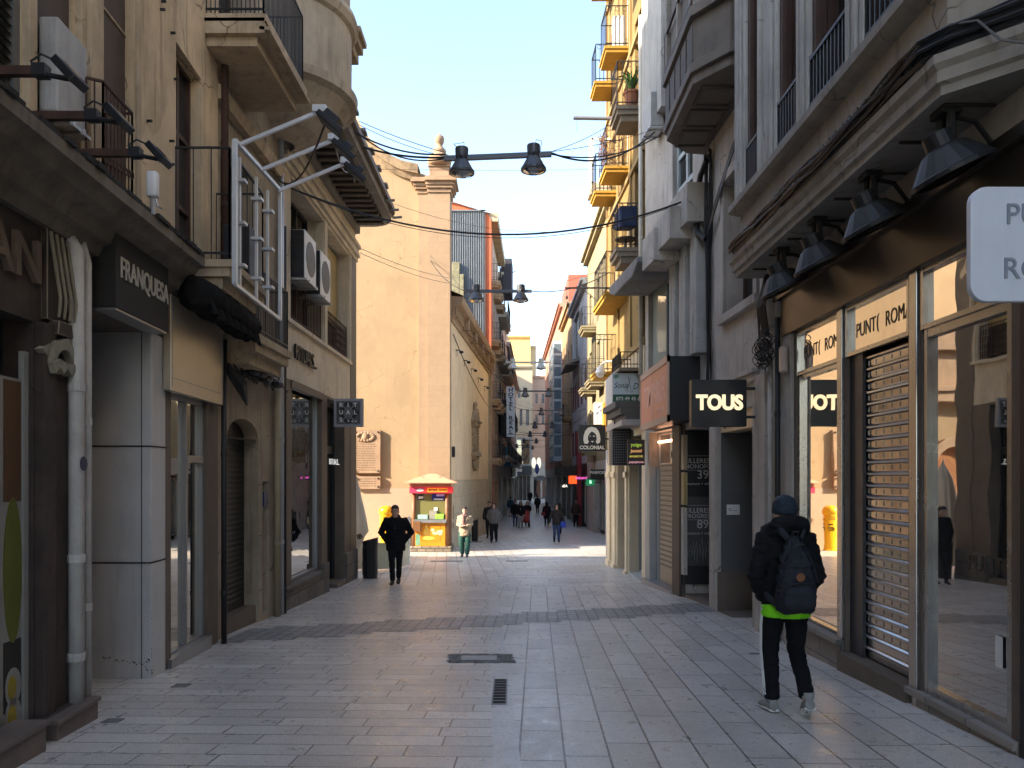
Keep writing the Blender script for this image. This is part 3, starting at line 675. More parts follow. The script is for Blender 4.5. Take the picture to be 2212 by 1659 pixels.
for a in (-56, -19, 19, 56): mb.lathe(C0, [(.945, 9.3), (.945, 12.2)], 4, a - 12, a + 12)
L2.part('bay_window', mb, m_dark, parent=bay)
mb = MB(); mb.lathe(C0, [(1.17, 7.75), (1.17, 8.55)], 10, 42, 88); L2.part('bay_grille', mb, M('blue_black_iron', (.02, .022, .032), .5, .2), parent=bay)
mb = MB(); x, y = C0[0] + 1.02 * math.cos(rad(-30)), C0[1] + 1.02 * math.sin(rad(-30)); mb.lathe((x, y, 8.97), [(.1, 0), (.1, .06), (.07, .1), (.12, .2), (.13, .32), (.08, .4), (.1, .44), (.04, .56)], 10); L2.part('urn', mb, m_soffit, parent=bay, smooth=True)
mb = MB(); FX = S(-3.7, 0, 1)
mb.fr = FX
for k, (z0, z1, w) in enumerate(((8.5, 8.7, .82), (8.7, 8.82, .9), (8.82, 8.98, 1.02), (8.98, 9.1, 1.1), (9.1, 9.2, 1.16))): mb.box(12.9, 13.45, z0, z1, -.3, w)
mb.box(12.95, 13.4, 9.2, 16.5, -.3, .88); mb.box(12.95, 13.4, 7.8, 8.5, -.3, .78)
L2.part('cornice_block', mb, m_tan2, bevel=.015)
# pipes beside the arched house
for k, (Y, r, m, z, l) in enumerate(((11.86, .05, M('cream_pipe', (.3, .25, .16), .6, .2), 3.1, 'cream painted downpipe at the far side of the arched gate'),
                                    (12.05, .045, m_galv, 7.0, 'tall grey downpipe between arched house and limestone shop'), (12.22, .035, m_iron, 5.6, 'thin dark downpipe hugging the limestone shop corner'))):
    p = FA.p(Y, 0, .08); pipe('downpipe', l, [(p[0], p[1], z), (p[0], p[1], gz(Y))], r, m, (2.2, .6))
# folded dark fabric lumps under the low balcony
mb = MB()
for i in range(9): mb.ell(FA.p(9.7 + RND.random() * 2.2, 2.98 + RND.random() * .12, .1 + RND.random() * .15), (.09, .17, .06), 8, 5)
for i in range(12):
    u = 9.6 + RND.random() * 2.2; mb.tube([FA.p(u, 3.05, .15), FA.p(u + .2, 2.86 + .1 * RND.random(), .2), FA.p(u + .45, 3.0, .15)], .012, 5)
mb.tube([FA.p(9.55, 3.0, .15), FA.p(9.75, 2.8, .25), FA.p(10.0, 2.55, .25)], [.05, .09, .01], 6)
single('cable_junction', mb, m_cable, 'lumpy black cable junction hanging under the low balcony', 'cable box')
# ---- empty white metal sign frame with three lamps
t = Thing('metal_framework', 'empty white metal sign frame standing off the railed balconies', 'frame', (-2.85, 8.7, 3.55))
mb = MB(); fx = -2.85
def bar(m, a, b, s=.022):
    m.tube([a, b], s, 4)
m_wm = M('white_metal', (.62, .63, .64), .35, .08, 3, metal=.35)
for y, zb, zt, s in ((7.9, 3.6, 5.08, .032), (9.44, 3.54, 5.14, .026), (8.18, 3.62, 5.02, .02), (8.72, 3.6, 5.02, .02), (9.12, 3.58, 5.02, .02)):
    mb = MB(); bar(mb, (fx - (.05 if s < .025 else 0), y, zb), (fx - (.05 if s < .025 else 0), y, zt), s); pt_ = t.part('post', mb, m_wm)
    if s < .025:
        for z in (3.85, 4.3, 4.75): mb = MB(); mb.box(fx - .1, fx + .02, y - .05, y + .05, z, z + .03); t.part('clip', mb, m_wm, parent=pt_)
for z0_, z1_, s in ((5.08, 5.14, .028), (3.6, 3.55, .026)): mb = MB(); bar(mb, (fx, 7.9, z0_), (fx, 9.44, z1_), s); t.part('rail', mb, m_wm)
for Y, l in ((8.05, 'nearest the white frame corner'), (8.72, 'middle of three over the white frame'), (9.36, 'farthest of three over the white frame')):
    s_ = Thing('sign_lamp', 'black box floodlight on a white arm, ' + l, 'floodlight', (-2.0, Y, 5.2), 'lamps over the empty sign frame')
    mb = MB(); bar(mb, (fx, Y, 5.1), (-2.03, Y, 5.44), .024); mb.box(-2.08, -1.94, Y - .05, Y + .05, 5.43, 5.5); s_.part('arm', mb, M('white_metal', 0))
    mb = MB(); R_ = Matrix.Rotation(rad(40), 3, 'Y'); c = Vector((-1.89, Y, 5.3))
    for (a0, a1, b0, b1, c0, c1) in ((-.16, .16, -.12, .12, -.03, .03), (-.12, .06, -.09, .09, .03, .1)):
        vs = [tuple(R_ @ Vector((a, b, cc)) + c) for a in (a0, a1) for b in (b0, b1) for cc in (c0, c1)]
        mb.add(vs, [(0, 1, 3, 2), (4, 6, 7, 5), (0, 4, 5, 1), (2, 3, 7, 6), (0, 2, 6, 4), (1, 5, 7, 3)])
    s_.part('housing', mb, m_black, bevel=.008)
# ================================================================ limestone corner shop with deep eaves
FR = S(-3.715, 0, 1)
L3 = Thing('corner_shop_house', 'beige limestone corner house with deep curved eaves over the church square', 'building', (-3.7, 15.3, gz(15.3)))
mb = MB(FR)
H = [(12.9, 15.15, 4.25, 6.66, .4), (15.38, 17.5, 4.25, 6.66, .36), (12.95, 15.0, -.2, 3.2, .16), (15.45, 17.05, -2, 3.2, .3)]
mb.wall(12.35, 18.25, 3.25, 7.7, H[:2]); L3.part('upper_wall', mb, m_beige)
mb = MB(FR); mb.wall(12.35, 18.25, -2, 3.25, H[2:]); mb.shell(12.35, 18.25, -2, 7.7, 8.5); L3.part('ground_wall', mb, m_bstone)
mb = MB(FR)
for z, w in ((6.72, .05), (6.82, .1), (6.92, .07), (7.02, .12)): mb.box(12.4, 18.3, z, z + .09, -.02, w)
mb.box(15.17, 15.36, 4.25, 6.7, -.02, .03); mb.box(17.55, 17.62, 4.2, 6.7, -.02, .03)
mb.box(12.4, 17.6, 4.18, 4.25, -.02, .06)
L3.part('stone_moulding', mb, m_beige, bevel=.006)
mb = MB(FR); mb.box(17.62, 18.28, -1, 6.7, -.02, .012); L3.part('corner_pier', mb, m_bstone)
m_gp = MBrick('granite_plinth', (.11, .1, .09), (.17, .15, .13), (.05, .05, .05), .6, .32)
for (a, b, z_) in ((15.02, 15.43, gz(16) + .62), (17.08, 18.28, gz(16) + .62), (12.4, 15.0, -.24)): mb = MB(FR); mb.box(a, b, -1, z_, 0, .05); L3.part('plinth', mb, m_gp)
mb = MB(FR); mb.box(12.4, 15.02, -.24, -.19, -.12, .09); L3.part('window_sill', mb, m_gp)
window(L3, FR, 12.9, 15.15, 4.25, 6.66, .38, m_iron, m_pane, 3, 2)
window(L3, FR, 15.38, 17.5, 4.25, 6.66, .34, m_wood, m_pane, 2, 1)
mb = MB(FR); mb.box(15.42, 17.46, 5.0, 6.6, -.3, -.26)
for i in range(24): z = 5.02 + i * .066; mb.box(15.42, 17.46, z, z + .05, -.26, -.25)
L3.part('roller_blind', mb, M('straw_blind', (.42, .33, .16), .6, .1))
mb = MB(); mb.rail([FR.p(12.95, 0, -.05)[:2], FR.p(15.1, 0, -.05)[:2]], 4.27, 5.0, .11); L3.part('window_railing', mb, m_rust)
mb = MB(); mb.rail([FR.p(15.42, 0, -.05)[:2], FR.p(17.46, 0, -.05)[:2]], 4.27, 5.0, .11); mb.fr = FR
for i in range(20):
    for j in range(4): u, v = 15.5 + i * .1, 4.4 + j * .15; mb.tube([FR.p(u + .04 * math.cos(a), v + .05 * math.sin(a), -.05) for a in [k * 1.05 for k in range(7)]], .006, 4, False)
L3.part('window_railing', mb, m_rust)
window(L3, FR, 12.95, 15.0, -.18, 3.2, .14, m_steel, MGlass('boutique_glass', (.015, .015, .016), .5, .006), 1, 1, .045, name='shop_window')
d = window(L3, FR, 15.45, 17.05, -.95, 2.2, .28, m_iron, m_pane, 2, 1, .08, name='shop_door'); window(L3, FR, 15.45, 17.05, 2.2, 3.2, .28, m_iron, m_pane, 1, 1, .08)
mb = MB(); mb.text('RITUALS...', FR.p(16.25, 1.93, -.04), FR.right, (0, 0, 1), .17, .0, .004, sx=1.25); L3.part('door_lettering', mb, MEmit('lit_letters', (.6, .6, .58), .12))
mb = MB(); mb.text('RITUALS...', FR.p(13.72, 3.74, .04), FR.right, (0, 0, 1), .36, .0, .02, sx=.9); L3.part('fascia_lettering', mb, m_lblack)
mb = MB(FR); mb.box(12.9, 15.1, 3.12, 3.25, .0, .03); L3.part('shop_lintel', mb, m_bstone); mb = MB(FR); mb.box(16.1, 17.0, gz(16.5) - .1, gz(16.5) + .1, -.3, .05); L3.part('door_step', mb, m_bstone)
# eaves
def eave(z0, z1, wo, r):
    pts = [(12.7, -.5), (12.7, wo)] + [(17.9 + r * math.sin(rad(a)), wo - r + r * math.cos(rad(a))) for a in range(0, 91, 10)] + [(17.9 + r, -.5)]
    m = MB(); vs = [FR.p(u, z0, w) for u, w in pts] + [FR.p(u, z1, w) for u, w in pts]; n = len(pts)
    m.add(vs, [tuple(range(n)), tuple(range(2 * n - 1, n - 1, -1))] + [(i, (i + 1) % n, n + (i + 1) % n, n + i) for i in range(n)]); return m
ev = L3.part('eaves', eave(7.62, 7.78, .9, .55), m_soffit)
L3.part('gutter', eave(7.785, 7.9, .98, .6), m_bstone, parent=ev)
mb = MB(FR)
for i in range(17): y = 13.0 + i * .3; mb.box(y, y + .14, 7.5, 7.618, .12, .72)
L3.part('modillion', mb, M('dark_modillion', (.09, .075, .06), .85, .3), parent=ev)
mb = MB(FR); mb.box(12.6, 18.3, 7.4, 7.618, -.02, .1); L3.part('frieze', mb, m_soffit)
mb = MB(FR); mb.quad(FR.p(12.6, 7.9, .9), FR.p(18.4, 7.9, .9), FR.p(18.2, 9.4, -4.2), FR.p(12.6, 9.4, -4.2)); mb.quad(FR.p(12.6, 9.4, -4.2), FR.p(18.2, 9.4, -4.2), FR.p(18.4, 7.7, -8.5), FR.p(12.6, 7.7, -8.5)); mb.quad(FR.p(18.4, 7.9, .9), FR.p(18.2, 9.4, -4.2), FR.p(18.4, 7.7, -8.5)); L3.part('roof', mb, M('clay_tiles', (.2, .11, .07), .85, .3, 4))
for i, y in enumerate((13.6, 14.4, 15.2, 16.0, 16.9)): mb = MB(FR); mb.box(y, y + .16, 7.88, 8.12 - .02 * i, .74, .92); mb.box(y - .04, y + .2, 8.1 - .02 * i, 8.16 - .02 * i, .7, .97); L3.part('eaves_finial', mb, m_soffit)
for y in (17.0, 17.6, 18.1): mb = MB(FR); mb.tube([FR.p(y, 7.72, .9), FR.p(y, 7.74, 1.12)], .03, 6); L3.part('gutter_spout', mb, m_soffit)
ac('white air conditioner with a black fan on the limestone house, nearer one', FR, 12.97, 13.72, 4.98, 5.8, -.12, .22)
ac('white air conditioner with a black fan on the limestone house, farther one', FR, 14.05, 14.8, 4.95, 5.77, -.12, .22)
mb = MB(FR); mb.box(12.4, 13.7, 7.95, 16, -8, -1.8); L3.part('shading_storey', mb, m_tan)  # hidden box added above the roof to shade the column house opposite
# hanging square sign facing down the street
t = Thing('hanging_sign', 'square grey framed black sign with white spaced letters at the limestone house', 'sign', (-3.34, 15.7, 2.63)); F7 = Fc(15.7)
mb = MB(F7); x0, x1 = X_(721, 15.7), X_(784, 15.7); mb.box(x0, x1, 2.64, 3.22, -.09, 0); t.part('frame', mb, M('grey_sign_frame', (.33, .32, .33), .4, .05), bevel=.006)
mb = MB(F7); mb.box(x0 + .055, x1 - .055, 2.695, 3.165, 0, .004); t.part('face', mb, m_black)
cx, cz = (x0 + x1) / 2, 2.93
mb = MB(F7)
def line(a, b, wd=.003):
    d = Vector((b[0] - a[0], b[1] - a[1])); n_ = Vector((-d.y, d.x)).normalized() * wd
    mb.quad(*[F7.p(p_[0] + n_.x * k, p_[1] + n_.y * k, .006) for p_, k in ((a, -1), (b, -1), (b, 1), (a, 1))])
for k in range(6):
    h = .055 + k * .026
    for sx_ in (-1, 1):
        for sz in (-1, 1):
            line((cx + sx_ * (.225 - k * .03), cz + sz * .215), (cx + sx_ * .21, cz + sz * (.2 - k * .034))); line((cx + sx_ * h * .6, cz), (cx, cz + sz * h))
            line((cx + sx_ * (.2 - k * .03), cz + sz * .215), (cx + sx_ * .03 * k, cz + sz * (.03 + .03 * k)))
for a, b in (((-1, -1), (1, -1)), ((1, -1), (1, 1)), ((1, 1), (-1, 1)), ((-1, 1), (-1, -1))): line((cx + a[0] * .232, cz + a[1] * .226), (cx + b[0] * .232, cz + b[1] * .226), .003)
t.part('line_pattern', mb, M('grey_lines', (.28, .28, .3), .5, .02))
mb = MB()
for j, row in enumerate(('RIT', 'UAL', 'S')):
    for i, ch in enumerate(row): mb.text(ch, (x0 + .15 + i * .145, 15.7 - .012, 3.085 - j * .152), (1, 0, 0), (0, 0, 1), .115, .004, .003)
mb.fr = F7
for i in range(3): mb.box(cx - .01 + i * .075, cx + .018 + i * .075, 2.742, 2.768, 0, .014)
t.part('lettering', mb, m_letter)
mb = MB(); mb.tube([(-3.72, 15.72, 3.1), (x0, 15.72, 3.1)], .015, 6); t.part('bracket', mb, m_iron)
# ================================================================ church across the square
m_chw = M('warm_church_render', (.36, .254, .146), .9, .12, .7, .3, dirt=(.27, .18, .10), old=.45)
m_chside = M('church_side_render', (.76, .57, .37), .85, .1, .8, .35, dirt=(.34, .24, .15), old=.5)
m_ashl = MBrick('church_ashlar', (.352, .244, .15), (.362, .251, .155), (.322, .221, .136), .62, .37, .007, 'X', bmp=.35, var=.15)
m_ashs = MBrick('church_socle', (.58, .46, .32), (.66, .53, .37), (.40, .32, .22), 1.1, .62, .012, 'Y', bmp=.5, var=.25)
m_stone = M('pink_stone', (.33, .22, .137), .85, .18, 2.5, .25, bmp=.6, bsc=14)
FCH = Fc(28.0)
CH = Thing('church', 'sunlit church with a curved gable, corner pillar with an urn and a long side wall', 'church', (-3, 28, gz(28)))
gab = [(X_(905, 28), Z_(374, 28)), (X_(888, 28), Z_(370, 28)), (X_(870, 28), Z_(366, 28)), (X_(850, 28), Z_(357, 28)), (X_(832, 28), Z_(346, 28)), (X_(815, 28), Z_(332, 28)), (-5.3, 13.8), (-5.9, 15), (-6.6, 16.4), (-7.6, 17.4), (-8.6, 17.8),
       (-9.6, 17.4), (-10.6, 16.4), (-11.3, 15), (-11.9, 13.9), (-13.6, 12.7)]
mb = MB(FCH); mb.prism([(-14.8, -2), (-2.3, -2), (-2.3, 12.4)] + gab + [(-14.8, 12.7)], -.9, 0)
CH.part('front_wall', mb, m_chw)
mb = MB(FCH); mb.prism([(-14.8, -2), (-3.4, -2), (-3.4, 1.2), (-14.8, 1.2)], -.01, .012); CH.part('pale_dado', mb, M('pale_dado_paint', (.39, .305, .215), .8, .06))
mb = MB(FCH); pts = gab
for (a, b), (c, d) in zip(pts, pts[1:]):
    mb.add([FCH.p(u, v, w) for u, v, w in ((a, b - .12, .28), (c, d - .12, .28), (c, d + .2, .34), (a, b + .2, .34), (a, b - .12, -.9), (c, d - .12, -.9), (c, d + .2, -.95), (a, b + .2, -.95))],
           [(0, 1, 2, 3), (3, 2, 6, 7), (7, 6, 5, 4), (0, 4, 5, 1)])
    mb.add([FCH.p(u, v, w) for u, v, w in ((a, b - .32, .1), (c, d - .32, .1), (c, d - .12, .2), (a, b - .12, .2))], [(0, 1, 2, 3)])
CH.part('gable_coping', mb, M('mossy_coping', (.28, .20, .12), .9, .4, 3, .3))
mb = MB(FCH); XL, XM, XR = X_(905, 28), X_(926, 28), X_(973, 28)
mb.box(XL, XM, -2, 12.05, -.2, .14); mb.box(XM, XR, -2, 12.05, -.7, .26)
pl = CH.part('corner_pillar', mb, m_ashl)
mb = MB(FCH)
for z0, z1, e in ((11.88, 12.02, .05), (12.02, 12.12, .12), (12.12, 12.24, .17), (12.24, 12.34, .26), (12.34, 12.43, .21)):
    mb.box(XM - e * .4, XR + e, z0, z1, -.7, .26 + e); mb.box(XL - e, XM - .02, z0, z1 - .01, -.2, .13 + e)
mb.box(XM + .04, XR - .03, 12.43, 12.84, -.6, .2); mb.box(XM + .0, XR + .02, 12.84, 12.92, -.65, .24)
CH.part('pillar_cornice', mb, m_stone, parent=pl, bevel=.015)
mb = MB(); cx, cy = (XM + XR) / 2, 27.98
mb.lathe((cx, cy, 12.92), [(.38, 0), (.43, .1), (.44, .22), (.38, .35), (.27, .42), (.2, .45), (.23, .49), (.25, .55), (.22, .6), (.13, .7), (.1, .78), (.14, .82), (.17, .92), (.175, 1.0), (.15, 1.08), (.07, 1.13), (.04, 1.17), (.02, 1.2)], 24)
CH.part('urn_finial', mb, m_stone, parent=pl, smooth=True)
# side wall along the street
SB = (X_(1055, 42.8) + 2.27) / 14.8; FS = S(-2.27 - SB * 28, SB, 1); YE = 42.8
mb = MB(FS); mb.box(28.25, YE, -2.2, 8.0, -2.8, 0); mb.box(28.3, YE, 8.01, 8.3, -2.7, -.2); CH.part('side_wall', mb, m_chside)
mb = MB(FS); mb.box(28.27, YE, -2.2, 1.5, -.1, .035); CH.part('stone_socle', mb, m_ashs)
mb = MB(FS)
mb.profile(28.28, YE, [(-.1, 7.35), (.06, 7.35), (.08, 7.5), (.14, 7.55), (.14, 7.9), (.4, 7.98), (.46, 8.12), (.46, 8.25), (-.3, 8.3)])
cor = CH.part('side_cornice', mb, m_stone)
mb = MB(FS)
for i in range(5):
    a = 28.3 + i * 2.9
    for k in range(4): mb.box(a, a + 2.4, 7.58 + k * .085, 7.6 + k * .085 + .03, .14, .2)
    mb.box(a + 2.45, a + 2.8, 7.5, 7.98, .12, .36)
CH.part('cornice_panel', mb, m_stone, parent=cor)
mb = MB(FS); mb.quad(FS.p(28.2, 8.28, .45), FS.p(YE, 8.28, .45), FS.p(YE, 11.4, -7), FS.p(28.2, 11.4, -7)); mb.quad(FS.p(28.5, 11.4, -7), FS.p(YE, 11.4, -7), FS.p(YE, 8, -13), FS.p(28.5, 8, -13)); mb.box(28.5, YE, -2, 8, -13, -2.9); CH.part('roof', mb, M('clay_tiles', 0))
# baroque niche on the side wall
ny = FS.Y(1022); mb = MB(FS)
z0, z1 = Z_(1018, ny), Z_(872, ny); zz = lambda t: z0 + (z1 - z0) * t
for u in (ny - .55, ny + .45):
    mb.box(u, u + .14, zz(.28), zz(.66), 0, .16)
    for i in range(9): z = zz(.28) + (zz(.66) - zz(.28)) * i / 8; mb.ell(FS.p(u + .07, z, .17), (.06, .09, .08), 6, 4)
mb.box(ny - .7, ny + .74, zz(.66), zz(.72), 0, .26); mb.box(ny - .78, ny + .82, zz(.72), zz(.745), 0, .34)
mb.prism([(ny - .8, zz(.745)), (ny + .84, zz(.745)), (ny + .4, zz(.86)), (ny + .02, zz(.92)), (ny - .36, zz(.86))], 0, .24)
mb.box(ny - .1, ny + .14, zz(.9), zz(.97), 0, .14); mb.ell(FS.p(ny + .02, zz(.985), .1), (.1, .13, .13), 8, 6)
mb.box(ny - .7, ny + .74, zz(.22), zz(.28), 0, .3); mb.box(ny - .55, ny + .6, zz(.17), zz(.22), 0, .22)
for i in range(8): mb.ell(FS.p(ny - .45 + i * .13, zz(.13 - .09 * math.sin(i * .45)), .12), (.13, .12, .13), 8, 5)
mb.prism([(ny - .42, zz(.17)), (ny + .46, zz(.17)), (ny + .2, zz(.06)), (ny + .02, zz(0)), (ny - .16, zz(.06))], 0, .2)
n_ = CH.part('baroque_niche', mb, M('weathered_relief', (.33, .24, .15), .9, .35, 5, .3), smooth=False)
mb = MB(FS); mb.box(ny - .4, ny + .44, zz(.29), zz(.65), .0, .04); CH.part('niche_panel', mb, m_chside, parent=n_)
mb = MB(FS); yb = FS.Y(975.5, .04)
for (px, za, zb) in ((979, .55, .05), (981, -.1, -.3)): y = 28.5; mb.box(y, y + .18, za, zb, .03, .06)
CH.part('meter_plate', mb, m_stone)
for i, (px, py) in enumerate(((984, 824),)):
    pass
for k, (y, z) in enumerate(((29.6, 6.45), (31.9, 6.4), (34.4, 6.4), (37.2, 6.35), (40.2, 6.3))):
    mb = MB(); x = FS.p(y, 0, 0)[0]; mb.tube([(x, y, z + .05), (x + .12, y, z + .05), (x + .22, y, z)], .02, 6); mb.ell((x + .22, y, z - .03), (.09, .09, .06), 8, 5); mb.tube([(x + .05, y, z + .05), (x + .05, y, z - .2)], .012, 4)
    single('wall_hook', mb, m_iron, ('iron cable hook high on the church side wall, ' + ('nearest the corner pillar', 'second from the pillar', 'third from the pillar', 'fourth from the pillar', 'farthest from the pillar')[k]), 'hook', 'iron hooks on the church side wall')
mb = MB(FS); mb.box(28.5, 28.75, 2.35, 2.75, .02, .1); single('alarm_box', mb, m_iron, 'small black box low on the church side wall by the pillar', 'box', bevel=.02)
# portal (seen in the shop glass)
pc = -9.3; mb = MB(FCH)
mb.box(pc - 2.3, pc - 1.5, -1.4, -.3, 0, .7); mb.box(pc + 1.5, pc + 2.3, -1.4, -.3, 0, .7)
mb.box(pc - 2.4, pc + 2.4, 4.3, 4.7, 0, .4); mb.box(pc - 2.6, pc + 2.6, 4.7, 4.9, 0, .5); mb.box(pc - 2.2, pc - 1.1, -1.4, 4.3, 0, .12); mb.box(pc + 1.1, pc + 2.2, -1.4, 4.3, 0, .12)
for sx in (-1, 1):
    for t in range(8):
        a0, a1 = math.pi * t / 8, math.pi * (t + 1) / 8
        if sx == 1:
            mb.add([FCH.p(pc + r * math.cos(a), 1.6 + r * math.sin(a), w) for a in (a0, a1) for r in (1.1, 1.5) for w in (.0, .3)], [(1, 3, 7, 5), (2, 3, 7, 6), (0, 1, 5, 4), (0, 2, 6, 4)])
mb.prism([(pc - 1.5, 6.2), (pc + 1.5, 6.2), (pc + 1, 6.9), (pc, 7.3), (pc - 1, 6.9)], 0, .4); mb.box(pc - 1, pc + 1, 4.9, 6.2, 0, .15)
po = CH.part('portal', mb, m_stone, bevel=.02)
mb = MB()
for u in (pc - 1.9, pc + 1.9):
    mb.lathe((u, 27.74, -.3), [(.3, 0), (.3, .1), (.24, .15), (.25, .3), (.2, 3.9), (.24, 4.0), (.22, 4.1), (.33, 4.35), (.36, 4.6)], 14)
    mb.lathe((u, 27.7, 4.9), [(.2, 0), (.14, .15), (.3, .35), (.4, .7), (.2, .85), (.12, 1.0), (.18, 1.1), (.05, 1.3)], 12)
CH.part('portal_column', mb, m_stone, parent=po, smooth=True)
mb = MB(FCH); mb.box(pc - 1.1, pc + 1.1, -1.4, 1.6, .0, .06); mb.prism([(pc + 1.1 * math.cos(a), 1.6 + 1.1 * math.sin(a)) for a in [i * math.pi / 12 for i in range(13)]], 0, .06); CH.part('portal_door', mb, M('orange_wood', (.28, .11, .035), .55, .25, 3), parent=po)
# plaques
def plaque(label, px0, px1, py0, py1, crest):
    t = Thing('stone_plaque', label, 'plaque', (X_(px0, 28), 27.9, Z_(py1, 28)), 'stone plaques on the church front')
    x0, x1, z0, z1 = X_(px0, 28), X_(px1, 28), Z_(py1, 28), Z_(py0, 28)
    mb = MB(FCH); zt = z1 - (.42 if crest else .08); mb.box(x0, x1, z0, z1, .015, .15); mb.mi = 1
    while zt > z0 + .12:
        a = x0 + .1
        while a < x1 - .2:
            l = RND.uniform(.03, .11); mb.box(a, min(a + l, x1 - .12), zt - .028, zt, .149, .152); a += l + .025
        zt -= .085
    t.part('slab', mb, [m_stone, M('engraved_line', (.17, .11, .07), .9, .1)])
    if crest:
        mb = MB(); c = (x0 + (x1 - x0) * .45, 27.83, z1 - .25)
        for i in range(16): a = i * .39; mb.ell((c[0] + .3 * math.cos(a), c[1], c[2] + .14 * math.sin(a)), (.07, .03, .06), 6, 4)
        mb.ell(c, (.12, .05, .14), 10, 6); t.part('crest_relief', mb, m_stone, smooth=True)
    mb = MB()
    for x, z in ((x1 - .08, z1 - .08), (x1 - .08, z0 + .08), (x0 + .08, z1 - .08), (x0 + .08, z0 + .08)): mb.ell((x, 27.83, z), (.035, .03, .035), 8, 5)
    t.part('bolt', mb, m_iron)
plaque('tall stone plaque with a crest and inscription on the sunlit church front', 764, 823, 929, 1022, True)
plaque('small stone plaque under the tall inscribed one', 768, 823, 1029, 1056, False)
# ---------------------------------------------------------------- post box
t = Thing('post_box', 'bright yellow cylindrical post box by the church front', 'post box', (X_(834, 27.5), 27.5, gz(27.5)))
x = X_(834, 27.5); m_post = M('post_yellow', (.78, .43, .012), .35, .05, 2, bmp=.02)
mb = MB(); mb.lathe((x, 27.5, gz(27.5)), [(.25, 0), (.25, .03), (.215, .06), (.215, 1.3)], 24); t.part('body', mb, m_post, smooth=False)
mb = MB(); mb.lathe((x, 27.5, gz(27.5)), [(.215, 1.3), (.255, 1.32), (.26, 1.42), (.235, 1.5), (.16, 1.57), (.02, 1.6)], 24); t.part('cap', mb, m_post, smooth=True)
mb = MB()
for k in range(3): mb.box(x - .09, x + .09, 27.275, 27.29, gz(27.5) + 1.1 + k * .05, gz(27.5) + 1.12 + k * .05)
mb.box(x + .205, x + .222, 27.4, 27.6, gz(27.5) + 1.1, gz(27.5) + 1.13); t.part('slot', mb, M('post_slot', (.25, .13, .01), .5, 0))
mb = MB()                                         # post horn emblem towards the street side and front
for c_, ax in (((x + .06, 27.28, gz(27.5) + .78), 0), ((x + .222, 27.5, gz(27.5) + .78), 1)):
    for r in (.05, .085):
        mb.tube([(c_[0] + (r * math.cos(a) if not ax else 0), c_[1] + (r * math.cos(a) if ax else 0), c_[2] + r * .8 * math.sin(a)) for a in [i * .52 for i in range(11)]], .008, 4)
    for k in range(3): mb.ell((c_[0] + (.03 * (k - 1) if not ax else 0), c_[1] + (.03 * (k - 1) if ax else 0), c_[2] + .15), (.015, .015, .03), 6, 4)
t.part('emblem', mb, m_lblack)
# ---------------------------------------------------------------- lottery kiosk
ky = 26.8; zK = lambda py: Z_(py, ky); xK = lambda px: X_(px, ky); FK = Fc(ky); kz = gz(ky)
K = Thing('kiosk', 'small brown sales kiosk with a pyramid roof, red sign and orange front panel', 'kiosk', ((xK(885) + xK(974)) / 2, ky + .5, kz))
x0, x1 = xK(889), xK(971); zf0, zf1 = zK(1051.5), zK(1042)
m_kb = M('kiosk_brown', (.19, .085, .035), .45, .12, 2); m_kr = M('kiosk_roof', (.52, .28, .17), .7, .12, 2)
mb = MB(FK); mb.box(x0 - .04, x1 + .06, kz - .2, kz + .2, -1.2, .05); K.part('stone_base', mb, MBrick('kiosk_base', (.2, .16, .11), (.36, .3, .22), (.1, .08, .06), .3, .12, .02, 'X', bmp=.9), bevel=.02)
mb = MB(FK); mb.box(x0 + .02, x1 - .02, kz + .2, zf1, -1.2, -1.12); mb.box(x0 + .01, x0 + .06, kz + .2, zf1, -1.12, -.1); mb.box(x1 - .06, x1 - .01, kz + .2, zf1, -1.12, -.1); K.part('cabin_wall', mb, m_kb)
for (a, b) in ((x0, x0 + .16), (x1 - .17, x1)):
    mb = MB(FK); mb.tube([FK.p((a + b) / 2, kz + .18, -.05), FK.p((a + b) / 2, zf0, -.05)], .075, 12); K.part('post', mb, m_kb, smooth=True)
mb = MB(FK); mb.box(x0 - .06, x1 + .06, zf0, zf1, -1.2, .02); K.part('frieze', mb, M('kiosk_frieze', (.5, .36, .24), .7, .08))
mb = MB(); A = (xK(873.5), ky - .35); Bq = (xK(987), ky + 1.65); cxk, cyk = xK(930), ky + .65
base = [(A[0], A[1]), (Bq[0], A[1]), (Bq[0], Bq[1]), (A[0], Bq[1])]; zr = zK(1042); zt = zK(1023)
for i in range(4):
    p_, q_ = base[i], base[(i + 1) % 4]
    mb.quad((p_[0], p_[1], zr), (q_[0], q_[1], zr), (cxk + (q_[0] - cxk) * .12, cyk + (q_[1] - cyk) * .12, zt), (cxk + (p_[0] - cxk) * .12, cyk + (p_[1] - cyk) * .12, zt))
    mb.quad((p_[0], p_[1], zr), (q_[0], q_[1], zr), (q_[0], q_[1], zr - .03), (p_[0], p_[1], zr - .03))
mb.quad(*[(a, b, zr - .03) for a, b in base]); mb.quad(*[(cxk + (a - cxk) * .12, cyk + (b - cyk) * .12, zt) for a, b in base])
for sx in (-.3, .3): mb.box(cxk + sx - .03, cxk + sx + .03, ky + .1, ky + .2, zr + .1, zr + .2)
K.part('roof', mb, m_kr)
mb = MB(FK); mb.box(x0 - .06, x1 + .09, zK(1065.5), zf0 - .002, -.6, .16); sg = K.part('red_sign', mb, MEmit('kiosk_red', (.6, .02, .025), .1), bevel=.02)
mb = MB(FK); mb.box(x0 + .56, x1 - .06, zK(1063), zK(1054), .16, .166); mb.mi = 1
mb.prism([(x0 - .03, zK(1065)), (x0 + .3, zK(1065)), (x0 + .5, zK(1052.5)), (x0 - .03, zK(1052.5))], .16, .163); mb.mi = 2
a = x0 + .62
